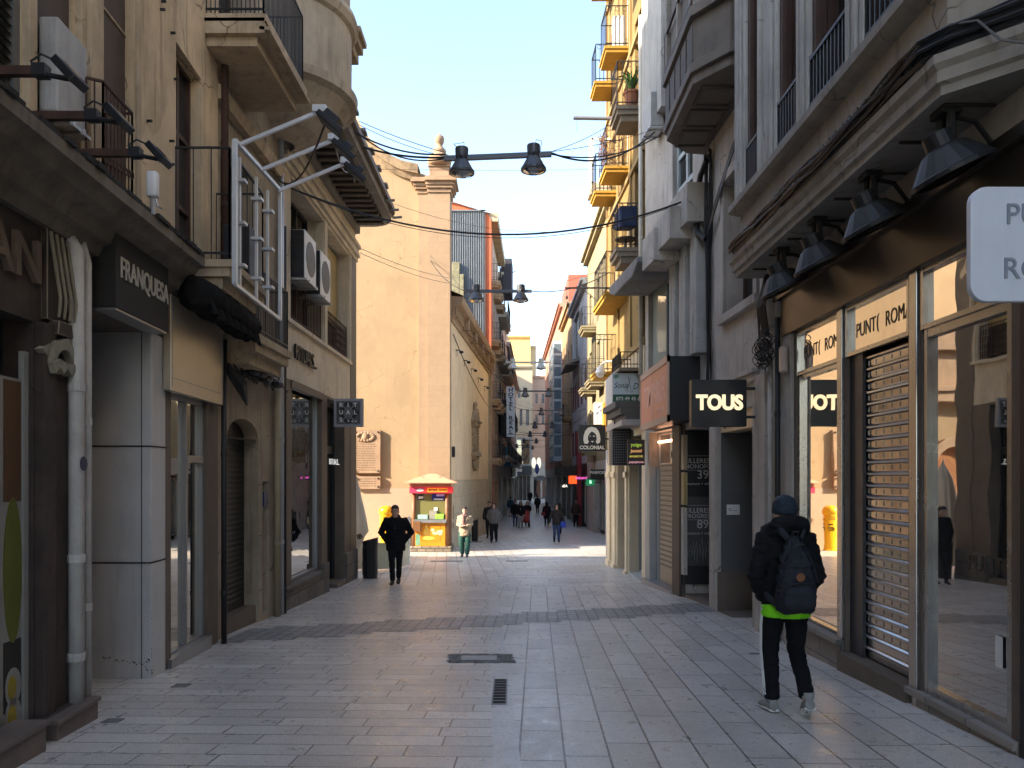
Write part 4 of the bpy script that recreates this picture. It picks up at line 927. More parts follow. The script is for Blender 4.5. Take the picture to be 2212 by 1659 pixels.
while a < x1 - .12: l = RND.uniform(.04, .07); mb.box(a, a + l, zK(1060.6), zK(1056.4), .166, .168); a += l + (.02 if RND.random() < .75 else .07)
mb.mi = 3; mb.ell(FK.p(x0 + .32, zK(1058.5), .164), (.14, .004, .05), 10, 6)
K.part('sign_graphics', mb, [MEmit('kiosk_orange', (.75, .2, .01), .12), M('kiosk_magenta', (.6, .05, .12), .5, .05), M('sign_dark_text', (.12, .03, .01), .5, 0), m_wpaint], parent=sg)
mb = MB(FK); mb.rect(x0 + .15, x1 - .15, zK(1122), zK(1065), -.06); K.part('window_glass', mb, MGlass('kiosk_glass', (.20, .19, .07), .1, 0))
mb = MB(FK)
for u, c, d_ in ((x0 + .28, 0, .35), (x1 - .42, 1, .42), (x0 + .7, 2, .0)):
    pass
mb.box(x0 + .19, x0 + .42, zK(1080), zK(1068), -.055, -.04, 2); mb.box(x0 + .24, x0 + .40, zK(1077), zK(1072), -.04, -.037, 0)
mb.box(x1 - .62, x1 - .17, zK(1081), zK(1066), -.055, -.04, 1); mb.box(x1 - .46, x1 - .18, zK(1072), zK(1067), -.04, -.036, 3); mb.box(x1 - .55, x1 - .22, zK(1080), zK(1077), -.04, -.037, 0)
mb.box(x0 + .62, x0 + .88, zK(1121), zK(1103), -.1, .02, 4); mb.box(x0 + .22, x0 + .56, zK(1121), zK(1112), -.05, .03, 5); mb.box(x1 - .5, x1 - .2, zK(1121), zK(1110), -.05, .03, 6)
mb.box(x1 - .55, x1 - .42, zK(1104), zK(1096), -.055, -.045, 0); mb.box(x0 + .25, x0 + .8, zK(1108), zK(1071), -.3, -.25, 7)
K.part('window_display', mb, [m_wpaint, M('blue_card', (.02, .03, .2), .4, .05), m_lblack, M('lilac_card', (.5, .4, .75), .4, .05), M('grey_speaker', (.3, .28, .24), .5, .2, 40), M('mint_tickets', (.35, .6, .5), .5, .3, 14), M('lime_tickets', (.3, .6, .08), .5, .4, 12), M('straw_wall', (.42, .36, .1), .6, .3, 5)])
mb = MB(FK); mb.box(x0 + .1, x1 - .1, zK(1129), zK(1122), -.1, .14); K.part('counter', mb, m_alu, bevel=.008)
mb = MB(FK); mb.box(x0 + .13, x1 - .14, kz + .2, zK(1129.3), -.1, .04); m_ko = M('kiosk_orange_panel', (.66, .25, .015), .45, .1, 3)
pn = K.part('front_panel', mb, m_ko, bevel=.008)
mb = MB(FK); u0, u1, v0, v1 = x0 + .34, x1 - .3, kz + .38, zK(1134)
for a, b, c, d in ((u0, u1, v0, v0 + .012), (u0, u1, v1 - .012, v1), (u0, u0 + .012, v0, v1), (u1 - .012, u1, v0, v1)): mb.box(a, b, c, d, .04, .043)
mb.mi = 1
for i in range(9): mb.ell(FK.p(u0 + .38 + RND.random() * .32, (v0 + v1) / 2 + RND.uniform(-.05, .12), .042), (.07, .003, .05), 8, 5)
mb.mi = 2; mb.ell(FK.p(u0 + .2, v0 + .28, .041), (.12, .003, .2), 10, 6); mb.ell(FK.p(u0 + .26, v0 + .1, .041), (.2, .003, .06), 10, 6); mb.ell(FK.p(u0 + .18, v0 + .5, .042), (.05, .003, .06), 8, 5)
mb.mi = 3; mb.box(x0 + .15, x0 + .3, kz + .24, kz + .62, .04, .043); K.part('panel_graphics', mb, [M('panel_line', (.35, .1, .01), .5, 0), M('pale_blob', (.8, .6, .35), .5, .1, 9), M('yellow_figure', (.85, .5, .08), .5, .2, 7), M('green_figure', (.15, .32, .2), .5, .3, 7)], parent=pn)
mb = MB(FK); mb.box(x0 + .06, x0 + .34, zK(1148), zK(1126), .04, .18); K.part('ticket_box', mb, m_kb, bevel=.015)
# ---------------------------------------------------------------- litter bins, terrace screen, parasol
def bin_(x, y, h, r, label):
    z = gz(y); t = Thing('litter_bin', label, 'litter bin', (x, y, z), 'black litter bins')
    mb = MB(); mb.lathe((x, y, z), [(r * .92, .02), (r * .95, .05), (r * .93, .06), (r, .1), (r, h * .86)], 18); mb.lathe((x, y, z), [(r * 1.0, 0), (r * .9, .02)], 18); t.part('drum', mb, m_black)
    mb = MB(); n = 18; vs = []
    for k in (0, 1):
        for j in range(n):
            a = 2 * math.pi * j / n; c = math.cos(a); vs.append((x + r * 1.05 * c, y + r * 1.05 * math.sin(a), z + h * .84 + (0 if not k else h * .1 + .05 * c + .02)))
    mb.add(vs, [tuple(range(n - 1, -1, -1)), tuple(range(n, 2 * n))] + [(j, (j + 1) % n, n + (j + 1) % n, n + j) for j in range(n)]); t.part('slanted_lid', mb, m_black)
    mb = MB(); mb.box(x - r * .5, x + r * .5, y - r * 1.07, y - r * .9, z + h * .74, z + h * .8); t.part('opening', mb, m_dark); return t
bin_(X_(795, 18.0), 18.25, .96, .185, 'black slanted top litter bin at the limestone corner')
bin_(X_(1025, 33.3), 33.6, .95, .14, 'black litter bin against the church side wall')
t = Thing('terrace_screen', 'low pale green glass terrace screen behind the litter bin', 'screen', (-3.4, 20.4, gz(20.4)))
m_scr = M('frosted_screen', (.50, .50, .36), .3, .1, 2, .1, bmp=.02)
ys = 20.3; xa, xb = X_(772, ys), X_(858, ys); xc = X_(884, 22.0)
for (A, B) in (((xa, ys), (xb, ys)), ((xb, ys), (xc, 22.0))):
    mb = MB(); d = Vector((B[0] - A[0], B[1] - A[1])); n_ = Vector((-d.y, d.x)).normalized() * .012
    zb0, zb1, h = gz(A[1]) + .05, gz(B[1]) + .05, .66
    vs = [(A[0] + n_.x * k, A[1] + n_.y * k, zb0 + hh) for k in (-1, 1) for hh in (0, h)] + [(B[0] + n_.x * k, B[1] + n_.y * k, zb1 + hh) for k in (-1, 1) for hh in (0, h)]
    mb.add(vs, [(0, 1, 3, 2), (4, 6, 7, 5), (0, 4, 5, 1), (2, 3, 7, 6), (0, 2, 6, 4), (1, 5, 7, 3)]); t.part('panel', mb, m_scr)
    mb = MB()
    for (x, y, z) in ((A[0], A[1], zb0), (B[0], B[1], zb1)): mb.tube([(x, y, z - .06), (x, y, z + (1.35 if y > 21 else .7))], .025, 6)
    mb.tube([(A[0], A[1], zb0), (B[0], B[1], zb1)], .02, 4); mb.tube([(A[0], A[1], zb0 + h), (B[0], B[1], zb1 + h)], .02, 4); t.part('frame', mb, m_galv)
t = Thing('parasol', 'closed cream parasol with black band hanging by the limestone corner', 'parasol', (X_(752, 19.6), 19.6, gz(19.6)))
x, y = X_(755, 19.6), 19.6; mb = MB(); rs = []
for k, (z, r) in enumerate(((1.95, .03), (1.6, .16), (1.1, .26), (.6, .36), (.22, .42), (.1, .34), (-.2, .24), (-.5, .3), (-.62, .22))):
    rs.append([(x + r * (1 + .16 * math.sin(5 * a + k * .3)) * math.cos(a), y + r * (1 + .16 * math.sin(5 * a + k * .3)) * math.sin(a), z + 0.03 * math.sin(3 * a)) for a in [i * math.pi / 20 for i in range(40)]])
mb.rings(rs); t.part('cloth', mb, M('cream_canvas', (.60, .52, .41), .8, .08, 2), smooth=True)
mb = MB(); mb.tube([(x, y, 2.05), (x, y, gz(y))], .025, 8); t.part('pole', mb, m_galv)
mb = MB(); mb.text('IB', (x + .33, y - .36, .12), (.96, 0, .3), (-.3, 0, .96), .17, .006, .004); t.part('lettering', mb, m_lblack)
# block on the far side of the square (keeps the low sun off the paving, as the shade in the photo shows)
mb = MB(); mb.box(-40, -22, -20, 12.7, -2, 15.2); single('square_house', mb, m_tan, 'plain sand coloured house block on the far side of the church square', 'building')
# ================================================================ RIGHT: clothes shop with a projecting bay
FP0 = S(3.38, 0, -1); FBY = S(2.9, 0, -1)
R0 = Thing('boutique_house', 'grey house with a projecting bay over the big glass clothes shop front', 'building', (3.4, 7, gz(7)))
mb = MB(FP0)
H = [(7.97, 9.15, -.06, 3.34, .1), (6.55, 7.8, -1, 3.34, .16), (5.2, 6.34, -.2, 3.34, .08), (2.0, 4.1, -.2, 3.3, .1)]
mb.wall(-8, 9.2, -1.5, 3.34, H);  mb.shell(-8, 10.5, -1.5, 13, 9); 
R0.part('shop_wall', mb, m_bstone)
mb = MB(FP0); mb.wall(-8, 10.5, 3.86, 13); R0.part('upper_wall', mb, m_grey)
mb = MB(FP0); mb.wall(9.2, 10.5, -1.5, 3.86); R0.part('corner_wall', mb, m_grey)
mb = MB(FP0); mb.box(-8, 9.45, 3.34, 3.86, 0, .07); mb.box(-8, 9.62, 3.8, 3.9, .0, .12)
R0.part('metal_fascia', mb, M('bronze_fascia', (.05, .04, .03), .36, .25, 1.2, .2, metal=.6, bmp=.12, bsc=3), bevel=.005)
mb = MB(FP0); mb.box(9.2, 9.42, -1, 3.4, 0, .05); mb.box(10.1, 10.5, -1, 3.0, 0, .07); R0.part('stone_pilaster', mb, m_grey, bevel=.008)
mb = MB(FP0); mb.box(4.15, 5.08, -1, 3.34, 0, .03); R0.part('end_pillar', mb, m_black, bevel=.01)
m_pl = MBrick('shop_plinth', (.27, .235, .2), (.36, .31, .265), (.12, .11, .095), .55, 2, .008)
for bx_ in ((5.1, 6.36, -1, -.2, -.1, .03), (7.82, 9.3, -1, -.09, -.1, .03)):
    mb = MB(FP0); mb.box(*bx_); pl_ = R0.part('plinth', mb, m_pl)
    mb = MB(FP0); mb.box(bx_[0], bx_[1] + (.16 if bx_[0] < 6 else -.1), bx_[3], bx_[3] + .05, -.1, .06 if bx_[0] < 6 else .08); R0.part('sill', mb, m_pl, parent=pl_)
mb = MB(FP0); mb.box(6.5, 7.86, -1, gz(6.5) + .14, -.15, .06); R0.part('door_step', mb, m_bstone, bevel=.006)
m_frame = M('steel_frame', (.40, .395, .38), .25, .1, 2, metal=.9, bmp=.03)
window(R0, FP0, 7.97, 9.15, -.05, 2.82, .09, m_frame, MGlass('clean_mirror', (.02, .018, .014), .64, .0022, gcol=(.95, .9, .82), sc=1.0), 1, 1, .045, name='shop_window'); window(R0, FP0, 7.97, 9.15, 2.82, 3.34, .06, m_frame, m_mirror, 1, 1, .04, name='transom')
window(R0, FP0, 6.55, 7.8, 2.83, 3.34, .06, m_frame, m_mirror, 1, 1, .04, name='transom')
window(R0, FP0, 5.2, 6.34, -.15, 2.83, .07, m_frame, MGlass('door_glass', (.04, .04, .04), .24, .002), 1, 1, .07, name='glass_door'); window(R0, FP0, 5.2, 6.34, 2.83, 3.34, .05, m_frame, m_mirror, 1, 1, .04, name='transom')
window(R0, FP0, 2.0, 4.1, -.15, 3.3, .08, m_frame, m_mirror, 2, 1, .06, name='shop_window')
mb = MB(FP0); mb.box(7.83, 7.94, -.5, 3.34, -.05, .025); mb.box(6.38, 6.5, -.3, 3.34, -.05, .025); R0.part('mullion', mb, m_frame, bevel=.006)
# roller shutter: polished ridges and little windows
zb = gz(7) + .18; k = 0; m_sh = M('shutter_metal', (.42, .42, .42), .2, .08, 3, metal=.9, bmp=.03); m_shp = M('shutter_pane', (.42, .40, .37), .1, .1, 4, metal=.9, bmp=.02)
mb = MB(FP0); mb.rect(6.55, 7.8, zb, 2.83, -.135); sh = R0.part('roller_shutter', mb, m_sh)
while zb + k * .113 < 2.75:
    z = zb + k * .113; mb = MB(FP0)
    mb.profile(6.55, 7.8, [(-.13, z), (-.10, z), (-.1, z + .066), (-.075, z + .078), (-.07, z + .094), (-.085, z + .108), (-.13, z + .1125)])
    mb.mi = 1
    if k > 1:
        for i in range(8): y = 6.58 + i * .152; mb.box(y, y + .12, z + .012, z + .058, -.1, -.093)
    R0.part('slat', mb, [m_sh, m_shp], parent=sh); k += 1
mb = MB(FP0); mb.box(7.52, 7.8, -.6, 2.83, -.085, -.05); R0.part('shutter_guide', mb, M('anthracite_panel', (.06, .06, .065), .35, .1, 2, metal=.4))
# shop lettering on the transoms and the door
def punt(y, z, s):
    r = FP0.right; q = lambda yy: FP0.p(yy, z, -.044)
    for word, o_ in (('PUNT', .29), ('ROMA', -.33)): m = MB(); m.text(word, q(y + o_ * s / .2), r, (0, 0, 1), s, 0, .003, sx=.8); R0.part('shop_lettering', m, m_lblack)
    pts = [(y + .02 + .04 * s / .2 * math.cos(a), z + .085 * s / .2 * math.sin(a)) for a in [i * math.pi / 10 + math.pi / 2 for i in range(11)]]
    pts += [(y + .02 + .028 * s / .2 * math.cos(a), z + .085 * s / .2 * math.sin(a)) for a in [math.pi * 1.5 - i * math.pi / 10 for i in range(1, 10)]]
    m = MB(FP0); m.prism([(2 * y + .04 - u, v) for u, v in pts], -.044, -.04); R0.part('crescent_emblem', m, m_lblack)
for y in (8.52, 7.15, 5.75): punt(y, 3.06, .2)
mb = MB(); mb.text('PUNT', FP0.p(5.58, .98, -.053), FP0.right, (0, 0, 1), .17, .002, .003, sx=.95); mb.fr = FP0
mb.prism([(5.32 + .07 * math.cos(a), .98 + .075 * math.sin(a)) for a in [i * math.pi / 8 for i in range(16)]], -.054, -.05); R0.part('door_lettering', mb, m_lblack)
mb = MB(FP0); mb.box(5.36, 5.44, .28, .5, -.045, -.04); R0.part('paper_note', mb, m_wpaint)
# projecting bay above
zs = 4.2
BAYP = [(3.5, 10.0), (2.9, 10.0), (2.9, 5.2), (3.46, 4.62)]
def sweep(m, path, prof):                       # profile (w,v) swept along a plan polyline, mitred at the corners
    ns = []
    for (xa, ya), (xb, yb) in zip(path, path[1:]):
        L = math.hypot(xb - xa, yb - ya); ns.append(Vector(((yb - ya) / L, -(xb - xa) / L)))
    out = []
    for k, (x, y) in enumerate(path):
        if k == 0: n_ = ns[0]; q = 1
        elif k == len(path) - 1: n_ = ns[-1]; q = 1
        else: n_ = (ns[k - 1] + ns[k]).normalized(); q = 1 / max(.3, n_.dot(ns[k]))
        out.append([(x + n_.x * w * q, y + n_.y * w * q, v) for w, v in prof])
    n = len(prof); vs = [p for r in out for p in r]; fs = []
    for i in range(len(out) - 1):
        for j_ in range(n): fs.append((i * n + j_, i * n + (j_ + 1) % n, (i + 1) * n + (j_ + 1) % n, (i + 1) * n + j_))
    m.add(vs, fs + [tuple(range(n)), tuple((len(out) - 1) * n + j_ for j_ in range(n))])
mb = MB()
sweep(mb, BAYP, [(-.3, zs + .01), (.0, zs), (.0, zs + .06), (.03, zs + .08), (.03, zs + .16), (.06, zs + .2), (.06, zs + .26), (-.02, zs + .28), (-.06, zs + .36), (-.06, 4.98), (.02, 5.02), (.07, 5.06), (.07, 5.14), (-.05, 5.16), (-.3, 5.16)])
mb.add([(x, y, zs + .005) for x, y in BAYP], [(0, 1, 2, 3)])
bay = R0.part('bay_base', mb, m_soffit)
mb = MB(FBY)
wins = [(9.15, 9.62), (7.9, 8.48), (6.74, 7.56), (5.45, 6.38)]
mb.quad((2.95, 5.2, 5.16), (3.46, 4.68, 5.16), (3.46, 4.68, 13), (2.95, 5.2, 13)); mb.quad((2.95, 5.2, 13), (3.5, 4.62, 13), (3.5, 10, 13), (2.95, 10, 13))
mb.wall(5.2, 10.0, 5.16, 13, [(a, b, 5.16, 8.2, .28) for a, b in wins] + [(a, b, 8.8, 11.6, .28) for a, b in wins], w=-.05)
mb.quad(FBY.p(10, 5.16, -.05), FBY.p(10, 13, -.05), FBY.p(10, 13, -.7), FBY.p(10, 5.16, -.7)); 
R0.part('bay_wall', mb, m_greyl, parent=bay)
mb = MB(FBY)
for (a, b) in wins:
    for e in (a - .08, b): mb.box(e, e + .08, 5.16, 12, -.06, -.015)
    mb.box(b + .13, b + .2, 5.16, 12, -.06, .0)
mb.box(9.86, 10.02, 5.16, 13, -.1, .0); R0.part('bay_pilaster', mb, m_greyl, parent=bay, bevel=.008)
for a, b in wins:
    window(R0, FBY, a, b, 5.16, 8.2, .30, m_wood, m_pane, 2, 2, parent=bay)
    mb = MB(FBY)
    for i in range(4): mb.box(b - .07 - .012 * (i % 2), b - .003, 5.2, 8.15, -.29 + i * .06, -.235 + i * .06)
    R0.part('folding_shutter', mb, m_wood, parent=bay)
for a, b in wins:
    mb = MB(); mb.rail([FBY.p(a, 0, -.04)[:2], FBY.p(b, 0, -.04)[:2]], 5.18, 5.72, .085, .012, .024); R0.part('window_railing', mb, m_iron, parent=bay)
for i in range(8):
    y = 5.3 + i * .6; mb = MB(FBY); mb.box(y, y + .02, 4.18, 4.198, -.44, -.08); R0.part('soffit_joint', mb, m_dark, parent=bay)
# cables lying on the bay moulding
t = Thing('cable_bundle', 'thick bundle of black cables lying along the grey bay moulding', 'cables', (2.85, 7.5, 4.5))
mb = MB()
for k in range(22):
    ph, ph2 = RND.random() * 6, RND.random() * 6; ox, oz = RND.uniform(-.06, .03), RND.uniform(-.03, .1)
    pa = []
    for i_ in range(31):
        y = 3.9 + i_ * .2; x = 2.86 + ox + (max(0, 5.2 - y) * .97)
        pa.append((x + .012 * math.sin(y * 2.3 + ph), y, 4.53 + oz + .03 * math.sin(y * 1.7 + ph2) + .012 * math.sin(y * 6 + ph)))
    mb.tube(pa, RND.choice((.008, .012, .016)), 5)
for i in range(32):
    y = 5.3 + i * .14; mb.tube([(2.85, y, 4.54), (2.80, y + .02, 4.60), (2.84, y + .04, 4.66), (2.87, y + .06, 4.55)], .006, 4)
t.part('cables', mb, m_cable)
mb = MB(); mb.tube([(2.9, 5.1, 4.62), (3.0, 4.95, 4.56), (3.08, 4.85, 4.38), (3.18, 4.75, 4.3), (3.3, 4.6, 4.34)], .009, 5); t.part('loose_cable', mb, m_gcable)
# bell lamps under the bay
def lamp(Y, label):
    t = Thing('shop_lamp', label, 'lamp', (3.05, Y, 3.8), 'black bell lamps under the bay')
    mb = MB(); mb.tube([(3.05, Y + .06, 4.19), (3.05, Y + .06, 3.98)], .035, 8); mb.tube([(3.05, Y - .06, 4.15), (3.05, Y - .06, 3.98)], .03, 8); mb.tube([(3.38, Y, 3.95), (3.25, Y, 4.12), (3.05, Y, 4.16)], .02, 6); mb.box(2.98, 3.12, Y - .08, Y + .08, 4.15, 4.2); t.part('arm', mb, m_cable)
    mb = MB(); mb.lathe((0, 0, 0), [(.03, .19), (.1, .17), (.105, .07), (.15, .05), (.27, -.1), (.29, -.11), (.29, -.14), (.26, -.14), (.1, .04)], 20)
    R_ = Matrix.Rotation(rad(-24), 3, 'Y'); mb.v = [tuple(R_ @ Vector(v) + Vector((3.05, Y, 3.87))) for v in mb.v]; sh = t.part('bell_shade', mb, m_cable)
    mb = MB(); mb.lathe((0, 0, 0), [(.26, -.135), (.01, -.135)], 20); mb.v = [tuple(R_ @ Vector(v) + Vector((3.05, Y, 3.87))) for v in mb.v]; t.part('lamp_glass', mb, m_pane, parent=sh)
for Y, l in ((5.4, 'black bell lamp under the bay, nearest the rounded white sign'), (6.54, 'black bell lamp under the bay, second from the white sign'), (7.68, 'black bell lamp under the bay, third from the white sign'), (8.7, 'black bell lamp under the bay, nearest the tangled cables')): lamp(Y, l)
# rounded white projecting sign
t = Thing('hanging_sign', 'rounded white projecting sign with two grey letters, cut by the edge', 'sign', (2.9, 4.0, 2.55)); F4 = Fc(4.0)
x0, x1, z0, z1, r = X_(2097, 4), 3.3, Z_(651, 4), Z_(403, 4), .085
pts = []
for cx, cz, a0 in ((x1 - r, z1 - r, 0), (x0 + r, z1 - r, 90), (x0 + r, z0 + r, 180), (x1 - r, z0 + r, 270)):
    pts += [(cx + r * math.cos(rad(a0 + a)), cz + r * math.sin(rad(a0 + a))) for a in range(0, 91, 15)]
mb = MB(F4); mb.prism(pts, -.04, .0); t.part('plate', mb, M('pale_blue_plate', (.66, .70, .76), .4, .05, 3, .1), bevel=.004)
m_gl = M('grey_letters', (.25, .28, .33), .5, .05); mb = MB(); mb.text('PUNT', (X_(2170, 4), 3.996, Z_(465, 4)), (1, 0, 0), (0, 0, 1), .155, 0, .004, 'LEFT'); t.part('lettering', mb, m_gl); mb = MB(); mb.text('ROMA', (X_(2164, 4), 3.996, Z_(582, 4)), (1, 0, 0), (0, 0, 1), .155, 0, .004, 'LEFT'); t.part('lettering', mb, m_gl)
mb = MB(); mb.tube([(3.25, 4.02, 2.9), (3.4, 4.02, 2.9)], .02, 6); t.part('bracket', mb, m_galv)
# ================================================================ grey house with deep doorway and hexagonal oriel
F1 = S(3.79, -.035, -1)
R1 = Thing('oriel_house', 'grey house with a deep shop doorway and a dark panelled oriel above', 'building', (3.4, 11.7, gz(11.7)))
mb = MB(F1); mb.wall(10.5, 13.0, -1.6, 13.5, [(10.78, 12.45, -1.6, 2.62, .95), (10.75, 12.1, 4.15, 6.2, .35)]); mb.shell(10.5, 13.0, -1.6, 13.5, 9); R1.part('wall', mb, m_grey)
mb = MB(F1); mb.box(10.5, 13.0, 2.95, 3.05, 0, .1); mb.box(10.5, 13, 3.05, 3.12, 0, .14); mb.box(10.55, 12.25, 4.02, 4.15, 0, .1); mb.box(12.1, 12.25, 4.15, 6.25, 0, .05); mb.box(10.6, 10.75, 4.15, 6.25, 0, .05); mb.box(10.6, 12.25, 6.2, 6.35, 0, .08)
R1.part('stone_moulding', mb, m_grey, bevel=.008)
window(R1, F1, 10.75, 12.1, 4.15, 6.2, .33, m_wood, m_dark, 2, 1)
mb = MB(F1); mb.box(10.78, 12.45, 2.33, 2.62, -.3, -.03); lf = R1.part('shop_fascia', mb, M('cream_lit_fascia', (.60, .44, .26), .5, .08), label='cream fascia over the doorway')
mb = MB(F1)
for i in range(2): mb.text('MA'[i], F1.p(12.2 - i * .25, 2.44, -.02), F1.right, (0, 0, 1), .16, .004, .005)
R1.part('lettering', mb, m_lblack, parent=lf)
mb = MB(F1); mb.box(12.43, 12.46, gz(12) + .62, 2.33, -.95, -.03); R1.part('door_side_panel', mb, M('dark_grey_panel', (.10, .10, .10), .45, .12, 1.5, .2))
mb = MB(F1); mb.box(12.38, 12.47, gz(12) - .1, gz(12) + .62, -.95, .02); R1.part('granite_skirting', mb, m_bstone)
mb = MB(F1); mb.box(10.78, 12.45, gz(11) - .3, gz(12.4) + .03, -.95, .02); R1.part('doorway_floor', mb, m_bstone)
mb = MB(F1); mb.rect(10.78, 12.45, -1, 2.4, -.93); R1.part('shop_door', mb, m_pane)
mb = MB(); Yq = 12.42; mb.box(X_(1570, Yq), X_(1598, Yq), Yq, Yq + .006, Z_(1112, Yq), Z_(1090, Yq)); R1.part('paper_notice', mb, m_wpaint, label='white paper notice on the doorway panel')
mb = MB(); mb.box(X_(1574, Yq), X_(1579, Yq), Yq - .002, Yq, Z_(1100, Yq), Z_(1098.6, Yq)); mb.box(X_(1574, Yq), X_(1592, Yq), Yq - .002, Yq, Z_(1103, Yq), Z_(1102.3, Yq)); R1.part('notice_print', mb, m_lblack)
mb = MB(F1); mb.box(12.47, 12.72, -1.6, 3.0, 0, .06); mb.box(10.52, 10.76, -1.6, 3.0, 0, .05); R1.part('stone_pilaster', mb, m_grey, bevel=.008)
# oriel
op = [(3.5, 10.35), (2.95, 10.4), (2.55, 10.94), (2.55, 12.85), (3.0, 13.35), (3.5, 13.45)]
mb = MB()
def slabp(m, pts, z0, z1, k=1.0):
    cx, cy = 3.5, 11.9; q = [(cx + (x - cx) * k, cy + (y - cy) * k) for x, y in pts]; n = len(q)
    m.add([(x, y, z0) for x, y in q] + [(x, y, z1) for x, y in q], [tuple(range(n)), tuple(range(2 * n - 1, n - 1, -1))] + [(i, (i + 1) % n, n + (i + 1) % n, n + i) for i in range(n)])
slabp(mb, op, 7.22, 7.36, .97); slabp(mb, op, 7.36, 7.5, 1.02); slabp(mb, op, 7.5, 8.15, .96); slabp(mb, op, 8.15, 8.3, 1.03); slabp(mb, op, 8.3, 12.9, .93)
orl = R1.part('oriel', mb, M('dark_oriel', (.15, .13, .112), .8, .25, 1.5, .5), bevel=.01)
m_op = M('dark_oriel_panel', (.105, .09, .078), .8, .25)
for (xa, ya, xb, yb) in ((2.72, 11.0, 3.3, 11.6), (2.72, 11.7, 3.3, 12.3), (2.75, 12.4, 3.3, 13.0)):
    mb = MB()
    for a, b, c, d in ((xa, xb, ya, ya + .05), (xa, xb, yb - .05, yb), (xa, xa + .05, ya + .05, yb - .05), (xb - .05, xb, ya + .05, yb - .05)): mb.box(a, b, c, d, 7.19, 7.23)
    R1.part('coffer', mb, m_op, parent=orl)
for i in range(5): y = 10.98 + i * .4; mb = MB(); mb.box(2.57, 2.60, y, y + .3, 7.56, 8.1); R1.part('oriel_panel', mb, m_op, parent=orl)
mb = MB()
for (a, b) in zip(op[1:-1], op[2:-1]):
    for t_ in (0.06, .5, .94): x, y = a[0] + (b[0] - a[0]) * t_, a[1] + (b[1] - a[1]) * t_; mb.tube([(x + .05, y, 8.3), (x + .05, y, 12.6)], .07, 4)
R1.part('oriel_post', mb, m_soffit, parent=orl)
mb = MB(); mb.quad((2.66, 10.98, 8.5), (2.66, 12.8, 8.5), (2.66, 12.8, 12.2), (2.66, 10.98, 12.2)); mb.quad((2.68, 10.97, 8.5), (3.02, 10.5, 8.5), (3.02, 10.5, 12.2), (2.68, 10.97, 12.2)); R1.part('oriel_window', mb, m_pane, parent=orl)
mb = MB(); mb.rail([(2.56, 10.98), (2.56, 12.85)], 8.3, 8.95, 1.9, .012, .025); R1.part('oriel_handrail', mb, m_wood, parent=orl)
# ================================================================ stone house with the salmon sign box
F2 = S(4.65, -.097, -1)
R2 = Thing('column_house', 'grey stone house with tall columns, a salmon sign box and a perforated shutter', 'building', (3.2, 15, gz(15)))
H2 = [(13.05, 14.5, -1.6, 2.5, .75), (15.0, 16.9, -1.6, 2.58, .3), (14.0, 15.2, 6.6, 8.5, .2), (15.15, 16.95, 3.75, 5.7, .12)]
mb = MB(F2); mb.wall(13.0, 17.2, -1.6, 13.5, H2); mb.shell(13.0, 17.2, -1.6, 13.5, 9); R2.part('wall', mb, m_grey)
for u, w_ in ((13.35, .17), (13.95, .2), (14.55, .17)):
    mb = MB(F2); mb.box(u - .17, u + .17, 3.75, 6.2, 0, .22); R2.part('column', mb, m_greyl, bevel=.02)
mb = MB(F2); mb.box(13.02, 14.4, 5.95, 6.62, 0, .42); mb.box(13.4, 14.5, 5.78, 6.35, 0.1, .6); mb.box(14.1, 14.9, 5.6, 6.2, 0.2, .68); R2.part('stepped_parapet', mb, m_grey, bevel=.01)
mb = MB(F2); mb.prism([(14.9, 5.9), (17.35, 5.9), (17.35, 5.75), (16.9, 5.6), (15.3, 5.6), (14.9, 5.78)], 0, .78); R2.part('balcony_slab', mb, M('dark_slab', (.2, .195, .19), .85, .25, 2, .3), bevel=.03)
mb = MB(F2); mb.rect(15.15, 16.95, 3.75, 5.7, -.1); R2.part('large_window', mb, MGlass('greenish_glass', (.38, .43, .39), .35, .012)); mb = MB(F2); mb.box(15.0, 15.16, 3.7, 5.72, -.1, .03); mb.box(15.02, 15.1, 3.7, 5.4, .05, .16); R2.part('window_mullion', mb, M('teal_frame', (.06, .09, .1), .5, .1))
window(R2, F2, 14.0, 15.2, 6.6, 8.5, .15, M('pale_teal_wood', (.42, .47, .46), .6, .12, 2, .2), m_pane, 2, 3, .09)
mb = MB(F2); mb.box(15.3, 16.75, 9.0, 13.5, 0, .2); R2.part('white_panel', mb, m_greyl, bevel=.01)
ac('white air conditioner under the pale panels beside the oriel', F2, 15.6, 16.2, 8.75, 9.45, .05, .32, 'plain')
# salmon sign box
t = Thing('shop_sign', 'large salmon sign box with a black end, mounted over the optician doorway', 'sign', (2.9, 15, 2.6))
fy0, fy1, xf = 13.6, 16.5, 2.78
mb = MB(); mb.box(xf, 3.42, fy0, fy1, 2.62, 3.76); b_ = t.part('box', mb, m_black, bevel=.006)
FT = S(xf, 0, -1)
mb = MB(FT); mb.box(fy0 + .05, fy1 - .05, 2.72, 3.66, 0, .012); t.part('salmon_face', mb, M('salmon_vinyl', (.74, .31, .195), .4, .08, 1.2, .1))
mb = MB(FT)
for a, b, c, d in ((fy0, fy1, 2.6, 2.72), (fy0, fy1, 3.66, 3.78), (fy0, fy0 + .05, 2.6, 3.78), (fy1 - .05, fy1, 2.6, 3.78)): mb.box(a, b, c, d, -.02, .03)
mb.box(15.1, 15.12, 2.72, 3.66, .012, .016); t.part('frame', mb, M('sign_frame_tan', (.55, .38, .28), .5, .1), parent=b_)
